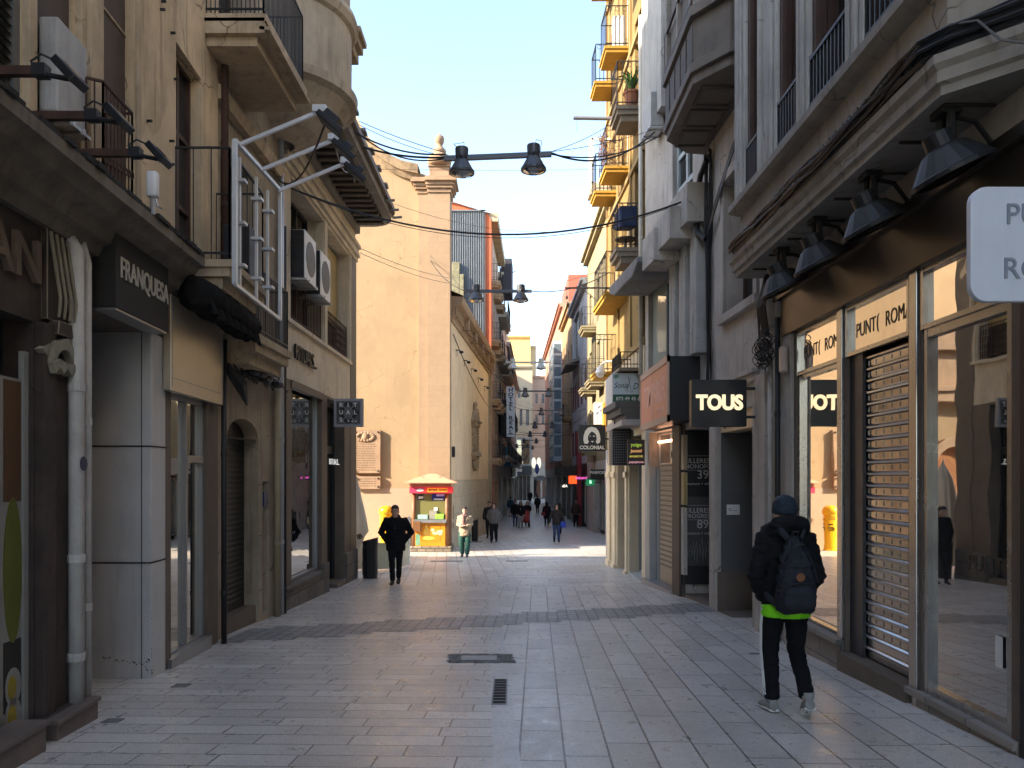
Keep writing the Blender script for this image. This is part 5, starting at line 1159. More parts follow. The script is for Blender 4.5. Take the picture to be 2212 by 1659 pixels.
mb = MB(); mb.text('TOM PARKER', FT.p(14.98, 3.22, .014), FT.right, (0, 0, 1), .60, .004, .004, sx=.60); mb.text('PERRUQUERS', FT.p(14.35, 2.86, .014), FT.right, (0, 0, 1), .13, .0, .004, sx=.8); t.part('lettering', mb, M('pale_salmon', (.85, .50, .38), .5, .03))
# optician doorway posters
Yp = 14.46; FPp = Fc(Yp)
mb = MB(FPp); mb.box(X_(1470, Yp), X_(1535, Yp), Z_(1262, Yp), Z_(922, Yp), -.02, 0); R2.part('poster_panel', mb, M('black_poster', (.02, .02, .021), .4, .1))
mb = MB(FPp); mb.box(X_(1473, Yp), X_(1535, Yp), Z_(1222, Yp), Z_(1073, Yp), 0, .002); R2.part('grey_poster', mb, M('grey_poster', (.075, .07, .068), .5, .1))
mb = MB()
for y0, l1, l2, num in ((996, 'ULLERES', 'MONOFOCALS', '39€'), (1103, 'ULLERES', 'PROGRESSIVES', '89€')):
    q = lambda px, py: (X_(px, Yp), Yp - .005, Z_(py, Yp))
    mb.text(l1, q(1480, y0), (1, 0, 0), (0, 0, 1), .125, .001, .002, 'LEFT'); mb.text(l2, q(1480, y0 + 12), (1, 0, 0), (0, 0, 1), .11, .001, .002, 'LEFT')
    mb.text(num, q(1505, y0 + 30), (1, 0, 0), (0, 0, 1), .23, .001, .002, 'LEFT'); mb.text('muntura + vidres', q(1482, y0 + 49), (1, 0, 0), (0, 0, 1), .075, .0, .002, 'LEFT')
mb.fr = FPp
for py in (985, 1016, 1092, 1123): mb.box(X_(1480, Yp), X_(1535, Yp), Z_(py, Yp), Z_(py - .6, Yp), .003, .005)
R2.part('poster_lettering', mb, M('dim_letters', (.55, .53, .5), .6, .05))
mb = MB()                                          # scribbled tag
for k in range(9):
    a = X_(1476 + k * 6, Yp); mb.tube([(a, Yp - .004, Z_(1205 - RND.random() * 15, Yp)), (a + .04, Yp - .004, Z_(1160 + RND.random() * 20, Yp)), (a + .06, Yp - .004, Z_(1215 - RND.random() * 25, Yp)), (a + .02, Yp - .004, Z_(1190, Yp))], .004, 4)
R2.part('scribble', mb, M('grey_scribble', (.3, .3, .3), .6, .05))
mb = MB(F2); mb.box(13.05, 14.5, gz(14) - .3, gz(14.4) + .06, -.75, .02); R2.part('doorway_floor', mb, m_bstone); mb = MB(F2); mb.rect(13.05, 14.5, -1, 2.5, -.74); R2.part('shop_door', mb, m_pane)
mb = MB(F2); mb.box(14.52, 14.98, -1.6, 2.6, 0, .08); mb.box(14.4, 14.52, -1.2, 2.6, 0, .03); R2.part('brown_pillar', mb, M('brown_metal', (.055, .04, .033), .5, .2, 3, .2), bevel=.01)
mb = MB(F2)
for z0, z1, m_ in ((1.75, 2.4, 0), (1.1, 1.7, 1), (-.2, 1.05, 2)): mb.box(14.22, 14.36, z0, z1, .02, .1, m_)
R2.part('meter_box', mb, [m_tan, M('ochre_box', (.35, .26, .1), .6, .2), m_grey], bevel=.01)
window(R2, F2, 15.0, 16.9, 1.8, 2.58, .26, m_alu, m_shopg, 1, 1, .05, name='transom')
mb = MB(F2); mb.box(15.0, 16.85, 2.36, 2.4, -.24, -.18); R2.part('lit_tube', mb, MEmit('warm_tube', (1, .5, .28), 1.5))
mb = MB(F2); m2 = MB(F2); zb = gz(16) + .1
for k in range(24):
    z = zb + k * .105; mb.profile(15.05, 16.6, [(-.2, z), (-.16, z), (-.15, z + .085), (-.17, z + .1), (-.2, z + .105)])
    if k > 2:
        mb.mi = 1
        for i in range(13): y = 15.09 + i * .116; mb.box(y, y + .075, z + .03, z + .07, -.16, -.15)
        mb.mi = 0
s_ = R2.part('perforated_shutter', mb, [M('tan_shutter', (.46, .34, .225), .5, .1, 2), M('shutter_hole', (.15, .11, .07), .6, .1)])
mb = MB(F2); mb.box(16.6, 16.75, -1, 1.8, -.28, -.12); mb.box(16.78, 16.95, -1, 1.85, -.25, .02); mb.box(14.95, 17.1, gz(16) - .3, gz(16) + .09, -.3, .12); R2.part('shutter_side', mb, m_alu)
# illuminated square sign in front
t = Thing('hanging_sign', 'black square projecting sign with bold glowing cream letters', 'sign', (2.8, 10.4, 2.31)); Fq = Fc(10.4)
mb = MB(Fq); mb.box(X_(1494, 10.4), X_(1613, 10.4), Z_(921, 10.4), Z_(820, 10.4), -.14, 0); bx = t.part('box', mb, m_black, bevel=.004)
mb = MB(); mb.text('TOUS', (X_(1554, 10.4), 10.388, Z_(871, 10.4)), (1, 0, 0), (0, 0, 1), .275, .0105, .012, sx=.88); m_tl = MEmit('glowing_cream', (.85, .66, .4), .2); t.part('lettering', mb, m_tl); mb = MB(); mb.text('TOUS', (X_(1554, 10.4), 10.552, Z_(871, 10.4)), (-1, 0, 0), (0, 0, 1), .275, .0105, .012, sx=.88); t.part('lettering', mb, m_tl)
mb = MB(); mb.tube([(X_(1613, 10.4), 10.47, Z_(838, 10.4)), (3.45, 10.47, Z_(838, 10.4))], .02, 6); mb.tube([(X_(1613, 10.4), 10.47, Z_(900, 10.4)), (3.45, 10.47, Z_(900, 10.4))], .02, 6); mb.box(3.36, 3.4, 10.43, 10.51, Z_(915, 10.4), Z_(820, 10.4)); t.part('bracket', mb, m_iron)
# ---- cables and boxes on the pier between shops
t = Thing('cable_tangle', 'tangled coil of black cables and boxes at the clothes shop corner', 'cables', (3.3, 9.75, 3.1))
mb = MB()
for k in range(26):
    c = (3.2 + RND.uniform(-.03, .03), 9.78 + RND.uniform(-.12, .12), 3.25 + RND.uniform(-.12, .14)); r = RND.uniform(.1, .24); ph = RND.random() * 6
    mb.tube([(c[0] + .04 * math.sin(3 * a + ph), c[1] + r * math.cos(a), c[2] + r * .8 * math.sin(a)) for a in [i * .45 + ph for i in range(15)]], .006, 4)
for k in range(12):
    y = 9.6 + RND.random() * .35; mb.tube([(3.26, y, 4.2), (3.18, y + .03, 3.8), (3.22, y + RND.uniform(-.1, .1), 3.4)], RND.choice((.008, .014)), 5)
t.part('coil', mb, m_cable)
mb = MB(FP0); mb.box(9.72, 9.86, 3.55, 3.95, .0, .12); mb.box(9.95, 10.03, 3.5, 3.9, .02, .1); mb.box(9.55, 9.6, 3.5, 3.95, .02, .1); t.part('junction_box', mb, M('grey_box', (.45, .44, .42), .5, .1), bevel=.01)
mb = MB(FP0); mb.box(9.22, 9.36, 2.88, 3.2, .06, .14); single('wall_light', mb, M('pinkish_lamp', (.5, .4, .36), .3, .05), 'oblong bulkhead light on the clothes shop pilaster', 'lamp', bevel=.03)
p = FP0.p(9.55, 0, .08); pipe('downpipe', 'dark downpipe at the clothes shop pilaster', [(p[0], p[1], 3.6), (p[0], p[1], gz(9.5))], .035, m_iron, (2.4, .7))
p = FP0.p(9.85, 0, .07); pipe('downpipe', 'grey downpipe below the tangled cables', [(p[0], p[1], 3.2), (p[0], p[1], gz(9.8))], .035, m_grey, (2.0, .7))
mb = MB()
for k in range(12):
    ph = RND.random() * 6; o1 = RND.uniform(-.1, .1)
    mb.tube([F1.p(12.85 + o1 * (1.5 if z > 5.6 else .7) + .03 * math.sin(z * 2 + ph), z, .06 + .03 * math.sin(z * 1.3 + ph)) for z in [3.0 + i * .27 for i in range(16)]], RND.choice((.008, .013)), 5)
for k in range(8): mb.tube([F1.p(12.85, 5.6, .08), F1.p(12.4, 5.85 + k * .02, .1), F1.p(11.6, 6.45 + k * .02, .07), F1.p(10.6, 7.0, .05)], .011, 5)
mb.tube([F1.p(12.85, 5.6, .1), F1.p(13.1, 5.8, .18), F1.p(13.25, 6.3, .16), F1.p(13.1, 6.75, .12), F1.p(12.8, 6.9, .1)], .05, 8)
single('cable_bundle', mb, m_cable, 'vertical bundle of black cables climbing the grey oriel house', 'cables')
# ================================================================ yellow balcony house
FY = S(3.585, -.035, -1); y0, y1 = 17.2, 22.5
R3 = Thing('yellow_house', 'ochre yellow house stacked with iron balconies, lit by the low sun', 'building', (2.9, 20, gz(20)))
HY_ = [(17.6, 18.4, z, z + 2.3, .2) for z in (6.87, 10.12, 13.3)] + [(19.25, 20.1, z, z + 2.2, .2) for z in (6.25, 9.4, 12.4)] + [(21.05, 21.85, z, z + 1.7, .2) for z in (7.0, 9.45, 12.45)]
mb = MB(FY); mb.wall(y0, y1, 4.6, 17, HY_); mb.shell(y0, y1, -1.8, 17, 9); R3.part('wall', mb, m_yel)
mb = MB(FY); mb.wall(y0, y1, -1.8, 4.6, [(17.6, 19.15, -1.8, 2.6, .4), (19.5, 20.85, -1.8, 2.2, .4)]); R3.part('ground_wall', mb, m_cream)
for h in HY_: window(R3, FY, *h[:4], .19, M('cream_window', (.6, .55, .42), .6, .1), m_pane, 2, 3)
mb = MB(FY)
for u in (17.3, 18.75, 20.5, 22.42): mb.box(u, u + .07, 4.8, 17, 0, .05)
for z in (4.6, 8.95, 11.9, 15.1): mb.box(y0, y1, z, z + .12, 0, .06)
R3.part('moulding', mb, M('pale_yellow_trim', (.26, .18, .075), .8, .15))
m_osl = M('ochre_slab', (.42, .235, .035), .85, .15, 1.5, .35); m_gsl = M('grey_slab', (.22, .18, .13), .85, .25, 2, .4)
SPECS = [(17.55, 18.45, 10.12, .6, m_gsl, 'upper near balcony with a potted plant'), (17.55, 18.45, 6.87, .6, m_gsl, 'near balcony with a blue folded parasol'), (17.55, 18.45, 13.3, .6, m_osl, 'top near balcony'),
         (19.2, 21.35, 6.25, .6, m_osl, 'middle column balcony with ochre underside'), (19.2, 20.15, 9.4, .6, m_osl, 'balcony hung with dry climbing plants'), (19.2, 20.15, 12.4, .6, m_osl, 'upper middle balcony'), (19.2, 20.15, 15.4, .6, m_osl, 'topmost middle balcony'),
         (21.0, 21.9, 4.5, .6, m_osl, 'small low balcony at the far end'), (21.0, 21.9, 9.45, .6, m_osl, 'far column balcony'), (21.0, 21.9, 12.45, .6, m_osl, 'far column upper balcony'), (21.0, 21.9, 15.3, .6, m_osl, 'far column top balcony')]
for a, b, z, pr, ms, l in SPECS: balcony(R3, l, FY, a, b, z, pr, ms, 1.02, .2 if ms is m_gsl else .15, .115, scroll=True, corbel=ms is m_gsl)
mb = MB(FY); mb.box(17.7, 18.9, 4.07, 4.14, -.02, .5); sb = R3.part('small_balcony', mb, m_gsl); mb = MB(); q = lambda u, w: FY.p(u, 0, w)[:2]; mb.rail([q(17.72, 0), q(17.72, .46), q(18.88, .46), q(18.88, 0)], 4.14, 4.5, .08); R3.part('railing', mb, m_iron, parent=sb)
mb = MB(FY); mb.box(19.35, 19.6, 12.45, 13.25, .05, .35); R3.part('water_heater', mb, m_wpaint, bevel=.03)
mb = MB(FY); mb.box(21.95, 22.5, 9.7, 9.85, 0, .6); mb.box(21.95, 22.5, 9.85, 10.0, .02, .55); gg = R3.part('glazed_gallery', mb, m_cream)
mb = MB(FY)
for u in (21.95, 22.22, 22.46): mb.box(u, u + .05, 10.0, 11.3, .5, .55)
for z in (10.0, 11.25): mb.box(21.95, 22.5, z, z + .05, .49, .56); mb.box(21.95, 22.0, z, z + .05, 0, .5)
R3.part('gallery_frame', mb, m_wpaint, parent=gg)
for u, w_ in ((22.05, .5), (21.2, .5), (19.33, .22)):
    mb = MB(FY); mb.box(u - w_ / 2, u + w_ / 2, -1.4, 2.0, -.1, .06); mb.box(u - w_ / 2 - .04, u + w_ / 2 + .04, 1.6, 1.75, -.1, .1); mb.box(u - w_ / 2 - .04, u + w_ / 2 + .04, -1.2, -.75, -.1, .1); R3.part('stone_pier', mb, m_cream, bevel=.012)
window(R3, FY, 17.6, 19.15, -.75, 2.5, .3, m_steel, m_shopg, 2, 1, .06, name='shop_window'); mb = MB(FY); mb.rect(19.5, 20.85, -1.6, 2.2, -.38); R3.part('shop_door', mb, m_pane)
mb = MB(FY); mb.box(17.6, 19.15, -1.4, -.75, -.38, .02); R3.part('stall_riser', mb, m_greyl)
mb = MB(FY)                                                # dry creeper on the middle railing
for i in range(90):
    u, w_ = RND.uniform(19.25, 20.1), RND.choice((.56, .55)); z = RND.uniform(9.45, 10.45)
    if i % 2 == 0: u, w_ = 19.25, RND.uniform(.05, .55)
    p0 = FY.p(u, z, w_); mb.tube([p0, (p0[0] + RND.uniform(-.1, .1), p0[1] + RND.uniform(-.1, .1), p0[2] + RND.uniform(-.15, .15)), (p0[0] + RND.uniform(-.15, .1), p0[1] + RND.uniform(-.15, .15), p0[2] - RND.uniform(0, .25))], .008, 3)
single('climbing_plant', mb, M('dry_stems', (.17, .085, .05), .8, .4, 8), 'dry reddish climbing plant tangled in a yellow house balcony railing', 'plant')
t = Thing('potted_plant', 'green spiky plant in a terracotta pot on the upper near balcony', 'plant', FY.p(17.75, 10.13, .2)); c = FY.p(17.76, 10.13, .2)
mb = MB(); mb.lathe(c, [(.12, 0), (.17, .3), (.19, .32), (.19, .37), (.16, .37)], 14); t.part('pot', mb, M('terracotta', (.32, .12, .06), .8, .15))
mb = MB()
for i in range(60):
    a, l = RND.random() * 6.3, RND.uniform(.3, .62); d = Vector((math.cos(a), math.sin(a), 0)); e = RND.uniform(.15, .5); n_ = Vector((-d.y, d.x, 0)) * .018
    p0 = Vector(c) + Vector((0, 0, .36)); p1 = p0 + d * e * l + Vector((0, 0, l * .8)); p2 = p0 + d * e * l * 2 + Vector((0, 0, l * (.95 - e * .6)))
    mb.quad(p0 - n_, p0 + n_, p1 + n_, p1 - n_); mb.quad(p1 - n_, p1 + n_, p2)
t.part('leaves', mb, M('plant_green', (.08, .16, .03), .6, .5, 12))
t = Thing('folded_parasol', 'dark blue canvas and round table on the near yellow house balcony', 'parasol', FY.p(18, 6.9, .4)); mb = MB(FY)
mb.prism([(17.62, 7.35), (18.4, 7.5), (18.4, 7.9), (17.62, 7.85)], .08, .5); t.part('canvas', mb, M('navy_canvas', (.02, .035, .09), .8, .2), bevel=.05); mb = MB(); c = FY.p(18, 6.88, .3); mb.lathe(c, [(.24, .28), (.24, .31)], 14); mb.tube([c, (c[0], c[1], c[2] + .3)], .03, 6); t.part('table', mb, m_iron)
p = FY.p(17.3, 0, .08); pipe('downpipe', 'pale downpipe between the yellow house and the column house', [(p[0], p[1], 12), (p[0], p[1], 3.9)], .05, M('pale_pipe', (.5, .47, .4), .5, .1), (9.5, 7, 5))
p = (X_(1312, 22.6), 22.6); pipe('corner_pole', 'white sticker covered pole at the cream stone corner', [(p[0], p[1], 2.4), (p[0], p[1], gz(22.6))], .045, m_white, (1.2,))
# signs on the yellow house
def box_sign(name, label, Y, px0, px1, py0, py1, depth, mat, cat='sign', side=None, group=None):
    t = Thing(name, label, cat, (X_((px0 + px1) / 2, Y), Y, Z_(py1, Y)), group); f = Fc(Y)
    mb = MB(f); mb.box(X_(px0, Y), X_(px1, Y), Z_(py1, Y), Z_(py0, Y), -depth, 0); t.part('box', mb, mat, bevel=.004); return t, f
def put(t, Y, items, name='lettering', mat=None):
    mb = MB()
    for s_, px, py, size, *r_ in items: mb.text(s_, (X_(px, Y), Y - .006, Z_(py, Y)), (1, 0, 0), (0, 0, 1), size, r_[0] if r_ else 0, .004, 'CENTER', r_[1] if len(r_) > 1 else 1, r_[2] if len(r_) > 2 else 0)
    return t.part(name, mb, mat or m_letter)
m_gface = M('pale_blue_face', (.50, .56, .58), .35, .05)
t, f = box_sign('shop_sign', 'pale blue and green hairdresser sign with scissors and palm leaves', 17.9, 1323, 1386, 806, 871, 1.35, m_white)
mb = MB(f); mb.box(X_(1324, 17.9), X_(1386, 17.9), Z_(852, 17.9), Z_(807, 17.9), 0, .004); t.part('blue_face', mb, m_gface); mb = MB(f); mb.box(X_(1324, 17.9), X_(1386, 17.9), Z_(870.5, 17.9), Z_(852, 17.9), 0, .005); t.part('green_band', mb, M('deep_green', (.012, .085, .045), .4, .05))
put(t, 17.9, [('873 49 45 69', 1359, 861.5, .115, .001)], 'phone_number'); put(t, 17.9, [('Sonia', 1341, 833, .19, 0, .8, .35), ('Du', 1376, 835, .21, 0, .8, .35)], 'script_lettering', m_lblack)
mb = MB()
q = lambda px, py: (X_(px, 17.9), 17.892, Z_(py, 17.9))
mb.tube([q(1357, 814), q(1362, 840)], .006, 4); mb.tube([q(1362, 816), q(1356, 838)], .006, 4)
for a, b in ((1354, 842), (1364, 845)): mb.tube([q(a + 2.2 * math.cos(i), b + 3 * math.sin(i)) for i in range(8)], .005, 4)
t.part('scissors', mb, m_lblack)
for cx_ in (1330, 1383):
    mb = MB()
    for i in range(7): a = math.pi * (.05 + i * .15); mb.quad(q(cx_, 808), q(cx_ + 7 * math.cos(a) - 1, 809 + 9 * math.sin(a)), q(cx_ + 8 * math.cos(a), 810 + 9 * math.sin(a)), q(cx_ + 6 * math.cos(a) + 1.5, 808 + 8 * math.sin(a)))
    t.part('palm_leaf', mb, M('leaf_print', (.05, .16, .05), .6, .2))
mb = MB(FY)
for k, (z0_, z1_, w) in enumerate(((3.2, 3.35, .62), (3.05, 3.2, .5), (2.9, 3.05, .38))): mb.box(17.5, 19.4, z0_, z1_, 0, w)
R3.part('fascia_cornice', mb, M('dark_cornice', (.10, .09, .08), .8, .2), bevel=.01)
mb = MB(FY); mb.prism([(17.35, 2.78), (18.4, 2.78), (18.4, 2.87), (17.35, 2.92)], 0, .5); mb.prism([(18.9, 2.8), (20.1, 2.8), (20.1, 2.92), (18.9, 3.0)], 0, .42); R3.part('small_canopy', mb, M('grey_canopy', (.34, .31, .29), .5, .08))
mb = MB(FY); mb.box(18.6, 19.1, 1.9, 2.78, 0.05, .5); lb = R3.part('lattice_box', mb, m_black)
mb = MB(); X0, X1 = FY.p(18.6, 0, .48)[0], FY.p(18.6, 0, .1)[0]
for i in range(7):
    for j in range(13): x, z = X0 + (X1 - X0) * (i + .5) / 7, 1.96 + j * .062; mb.box(x - .012, x + .012, 18.592, 18.6, z, z + .02)
R3.part('lattice_dots', mb, M('lattice_grey', (.2, .2, .2), .5, .05), parent=lb)
mb = MB(FY)
for j in range(20): mb.box(18.6, 19.08, 1.92 + j * .043, 1.94 + j * .043, .5, .525)
R3.part('louvre', mb, m_alu, parent=lb)
t, f = box_sign('hanging_sign', 'small black sign with four coloured lines of lettering', 16.9, 1356, 1393, 950, 1005, .1, m_black)
for s_, py, sz, nm, c in (('yoigo', 961, .11, 'lime', (.35, .55, .05)), ('Jazztel', 974, .095, 'amber', (.75, .4, .15)), ('MASMOVIL', 986, .062, 'mustard', (.5, .45, .08)), ('pepephone', 998, .072, 'rose', (.65, .35, .4))):
    put(t, 16.9, [(s_, 1374.5, py, sz, .001)], 'lettering', MEmit('lit_' + nm, c, .1))
t, f = box_sign('hanging_sign', 'black square sign with a white woman silhouette over the narrow street', 22.2, 1250, 1308, 918, 975, .12, m_black)
put(t, 22.2, [('COLONIAL', 1279, 967, .145, .004)])
q = lambda px, py: (X_(px, 22.2), 22.192, Z_(py, 22.2))
mb = MB(); hair = [(1262, 958), (1260, 950), (1261, 940), (1264, 931), (1270, 924), (1278, 922), (1287, 924), (1293, 931), (1296, 940), (1297, 949), (1296, 956), (1290, 959), (1287, 955), (1289, 948), (1288, 940), (1284, 935), (1278, 932), (1273, 937), (1270, 943), (1270, 950), (1272, 955), (1268, 959)]
mb.add([q(*p_) for p_ in hair] + [(x, y + .006, z) for x, y, z in [q(*p_) for p_ in hair]], [tuple(range(len(hair)))]); mb.quad(q(1272, 942), q(1276, 941), q(1276, 943)); mb.quad(q(1281, 941), q(1287, 942), q(1281, 943.5)); mb.quad(q(1276, 953), q(1283, 952.5), q(1280, 956))
t.part('silhouette', mb, m_letter, recalc=False)
mb = MB(); mb.tube([(X_(1308, 22.2), 22.26, Z_(948, 22.2)), (2.9, 22.26, Z_(948, 22.2))], .025, 6); t.part('bracket', mb, m_iron)
t = Thing('dome_camera', 'white dome camera on a curved arm at the yellow house', 'camera', (X_(1300, 21), 21, Z_(805, 21)))
c = (X_(1297, 21), 21, Z_(806, 21)); mb = MB(); mb.tube([(2.85, 21, c[2] - .25), (2.83, 21, c[2] + .2), (c[0] + .3, 21, c[2] + .33), (c[0] + .1, 21, c[2] + .3), (c[0], 21, c[2] + .16)], .03, 8); t.part('arm', mb, m_wpaint, smooth=True)
mb = MB(); mb.lathe(c, [(.04, .2), (.1, .14), (.14, .02), (.15, -.02), (.02, -.02)], 14); mb.ell((c[0], c[1], c[2] - .03), (.11, .11, .1), 12, 8); t.part('dome', mb, m_wpaint, smooth=True)
mb = MB(FY); mb.box(21.95, 22.0, 7.0, 7.04, 0, 1.3); mb.tube([FY.p(21.97, 7.02, 1.25), FY.p(21.97, 6.8, 1.25)], .01, 4); mb.ell(FY.p(21.97, 6.75, 1.25), (.04, .04, .06), 8, 5); mb.tube([FY.p(21.97, 6.5, .2), FY.p(21.97, 7.0, .8)], .012, 4)
single('hook_lamp', mb, m_iron, 'small bulb hanging from a thin iron arm off the yellow house', 'lamp')
mb = MB(FY); mb.tube([FY.p(21.2, 11.5, .0), FY.p(21.2, 11.52, 1.15)], .05, 8); mb.tube([FY.p(21.2, 11.5, 1.05), FY.p(21.2, 11.15, 1.05)], .01, 4); single('beam_arm', mb, M('grey_beam', (.16, .17, .2), .5, .1), 'grey beam jutting into the sky from an upper yellow house balcony', 'beam')
# ================================================================ the street beyond the church
XL = lambda y: X_(1055, 42.8) + .0355 * (y - 42.8)
FLL = S(XL(0), .0355, 1)
m_fw = M('far_window', (.06, .065, .07), .3, .2, 2, bmp=0); m_ffr = M('far_window_frame', (.45, .43, .4), .6, .1)
def block(name, label, fr, u0, u1, zt, mat, depth, wins, zb=-3.0, balc=(), cat='building', mgr=None, ground=4.2 - 1.75, shop=None, fmat=None, dep=.22):
    t = Thing(name, label, cat, fr.p((u0 + u1) / 2, -1.7, 0))
    mb = MB(fr); g0 = ground if mgr else zb
    mb.wall(u0, u1, g0, zt, [(a, b, c, d, dep) for a, b, c, d in wins]); mb.shell(u0, u1, zb, zt, depth); t.part('wall', mb, mat)
    if mgr:
        sh = shop or []
        mb = MB(fr); mb.wall(u0, u1, zb, ground, [(a, b, zb, d, .35) for a, b, d in sh]); t.part('ground_wall', mb, mgr)
        for a, b, d in sh: window(t, fr, a, b, gz(a if isinstance(fr, S) else fr.y) + .1, d, .3, m_alu, m_shopg, max(1, int((b - a) / 1.4)), 1, .08, name='shop_window')
    for a, b, c, d in wins:
        mb = MB(fr); mb.rect(a, b, c, d, -dep + .02); mb.mi = 1; k = .07
        for p_ in ((a, a + k, c, d), (b - k, b, c, d), (a, b, c, c + k), (a, b, d - k, d), ((a + b) / 2 - k / 2, (a + b) / 2 + k / 2, c, d)): mb.box(*p_, -dep + .02, -dep + .06)
        t.part('window', mb, [m_fw, fmat or m_ffr])
    mb = MB(fr); mb.box(u0, u1, zt - .35, zt - .15, 0, .25); mb.box(u0, u1, zt - .15, zt + .02, 0, .4); t.part('cornice', mb, mat)
    for a, b, z, pr in balc: balcony(t, None, fr, a, b, z, pr, mat, 1.0, .2, .16, corbel=True)
    return t
def grid(u0, u1, n, z0, dz, m, w, h): return [(u0 + (u1 - u0) * (i + .5) / n - w / 2, u0 + (u1 - u0) * (i + .5) / n + w / 2, z0 + j * dz, z0 + j * dz + h) for i in range(n) for j in range(m)]
# orange house behind the church with a corrugated flank
m_or = M('orange_render', (.50, .125, .055), .8, .1, 1, .15); FO = Fc(43.2)
t = Thing('orange_house', 'orange red house with a grey corrugated metal flank rising behind the church', 'building', (X_(1020, 43), 44, -1.5))
xo0, xo1 = -7, X_(1061, 43.2)
mb = MB(FO); mb.prism([(xo0, -3), (xo1, -3), (xo1, Z_(478, 43.2)), (X_(1055, 43.2), Z_(462, 43.2)), (X_(1000, 43.2), Z_(437, 43.2)), (X_(985, 43.2), Z_(437, 43.2)), (xo0, Z_(425, 43.2))], -9.5, 0); t.part('end_wall', mb, m_or)
mb = MB(); xc0, xc1 = -5.2, X_(1048, 43.2); k = 116
pts = []
for i in range(k + 1): x = xc0 + (xc1 - xc0) * i / k; pts += [(x, 43.2 - (.04 if (i // 2) % 2 else .1))]
for (a, b), (c, d) in zip(pts, pts[1:]): mb.quad((a, b, 4), (c, d, 4), (c, d, Z_(458, 43.2)), (a, b, Z_(458, 43.2)))
mb.box(xc0, xc1 + .03, 43.05, 43.18, Z_(458, 43.2), Z_(455, 43.2)); t.part('corrugated_cladding', mb, M('corrugated_steel', (.15, .165, .18), .5, .12, 2, .2, metal=.3))
mb = MB(FO); mb.prism([(xc0, Z_(425, 43.2)), (X_(985, 43.2), Z_(440, 43.2)), (X_(1056, 43.2), Z_(462, 43.2)), (X_(1056, 43.2), Z_(458, 43.2)), (X_(985, 43.2), Z_(434, 43.2)), (xc0, Z_(419, 43.2))], -9, .15); t.part('roof_edge', mb, m_galv)
mb = MB(FO); mb.box(X_(1046, 43.1), X_(1063, 43.1), -3, 7.6, .0, .16); t.part('lower_render', mb, m_tan2)
wy = [(a, b, c, d) for (a, b, c, d) in grid(43.6, 52, 3, 2.8, 3.4, 4, 1.0, 2.2)]
mb = MB(FLL); mb.wall(43.25, 52.5, -3, 16.4, [(*h, .2) for h in wy] + [(44, 47.5, -3, 1.3, .4), (48.3, 51.8, -3, 1.3, .4)], w=.02); t.part('street_wall', mb, M('rosy_stone', (.42, .32, .24), .85, .2, 1, .4))
for h in wy:
    mb = MB(FLL); mb.rect(*h[:4], -.16); t.part('window', mb, m_fw)
for a, b in ((44, 47.5), (48.3, 51.8)): window(t, FLL, a, b, -1.4, 1.3, .36, m_alu, m_shopg, 2, 1, .08, name='shop_window')
for z in (2.7, 6.1, 9.5, 12.9):
    for a in (44.2, 47.2, 50.0): balcony(t, None, FLL, a, a + 1.7, z, .6, m_tan2, 1, .2, .2)
mb = MB(FLL); mb.box(43.25, 52.5, 16.0, 16.5, 0, .5); t.part('cornice', mb, m_tan2)
mb = MB(FO); mb.box(X_(976, 42.9), X_(993, 42.9), 8.3, Z_(566, 42.9), .02, .32); mb.box(X_(993, 42.9), X_(1002, 42.9), 8.3, Z_(592, 42.9), .02, .32); single('mossy_chimney', mb, M('mossy_stone', (.20, .19, .12), .95, .5, 5), 'mossy stone chimney stump on the church roof against corrugated metal', 'chimney', bevel=.03)
# following houses on the left, each with balconies
def lefth(u0, u1, zt, col, label, n, bz, nm='balcony_house'):
    return block(nm, label, FLL, u0, u1, zt, M(nm + str(u0), [c_ * 1.25 for c_ in col], .85, .2, 1, .35), 8, grid(u0, u1, n, 3.2, 3.3, 4, 1.1, 2.2), balc=[(u0 + .4, u1 - .4, z, .7) for z in bz], mgr=m_grey, shop=[(u0 + .5, u1 - .5, 1.6)])
lefth(52.5, 58.5, 15.6, (.36, .32, .26), 'greyish left house with dark iron balconies behind the orange house', 3, (3.1, 6.4, 9.7, 13.0))
lefth(58.5, 66, 14.2, (.44, .36, .26), 'tan left house carrying the tall vertical hotel sign', 3, (3.1, 6.4, 9.7))
lefth(66, 78, 13.2, (.30, .29, .28), 'dark grey left house past the hotel sign', 4, (3.1, 6.4))
lefth(78, 98, 12.5, (.42, .38, .30), 'pale left house near the far end of the street', 5, (3.1,))
mb = MB(FLL); mb.box(53.5, 56.5, 4.5, 7.0, .1, .85); single('balcony_screen', mb, m_iron, 'dark covered balcony box on the greyish left house', 'screen', bevel=.05)
mb = MB(FLL); mb.tube([FLL.p(52.8, 15.4, .2), FLL.p(53.4, 15.9, 1.2)], .04, 4); mb.box(52.7, 55, 14.2, 16.6, .2, .95); single('roof_box', mb, M('dark_roof_box', (.045, .04, .05), .7, .2), 'dark box shaped roof lookout on the left roofline', 'roof box', bevel=.04)
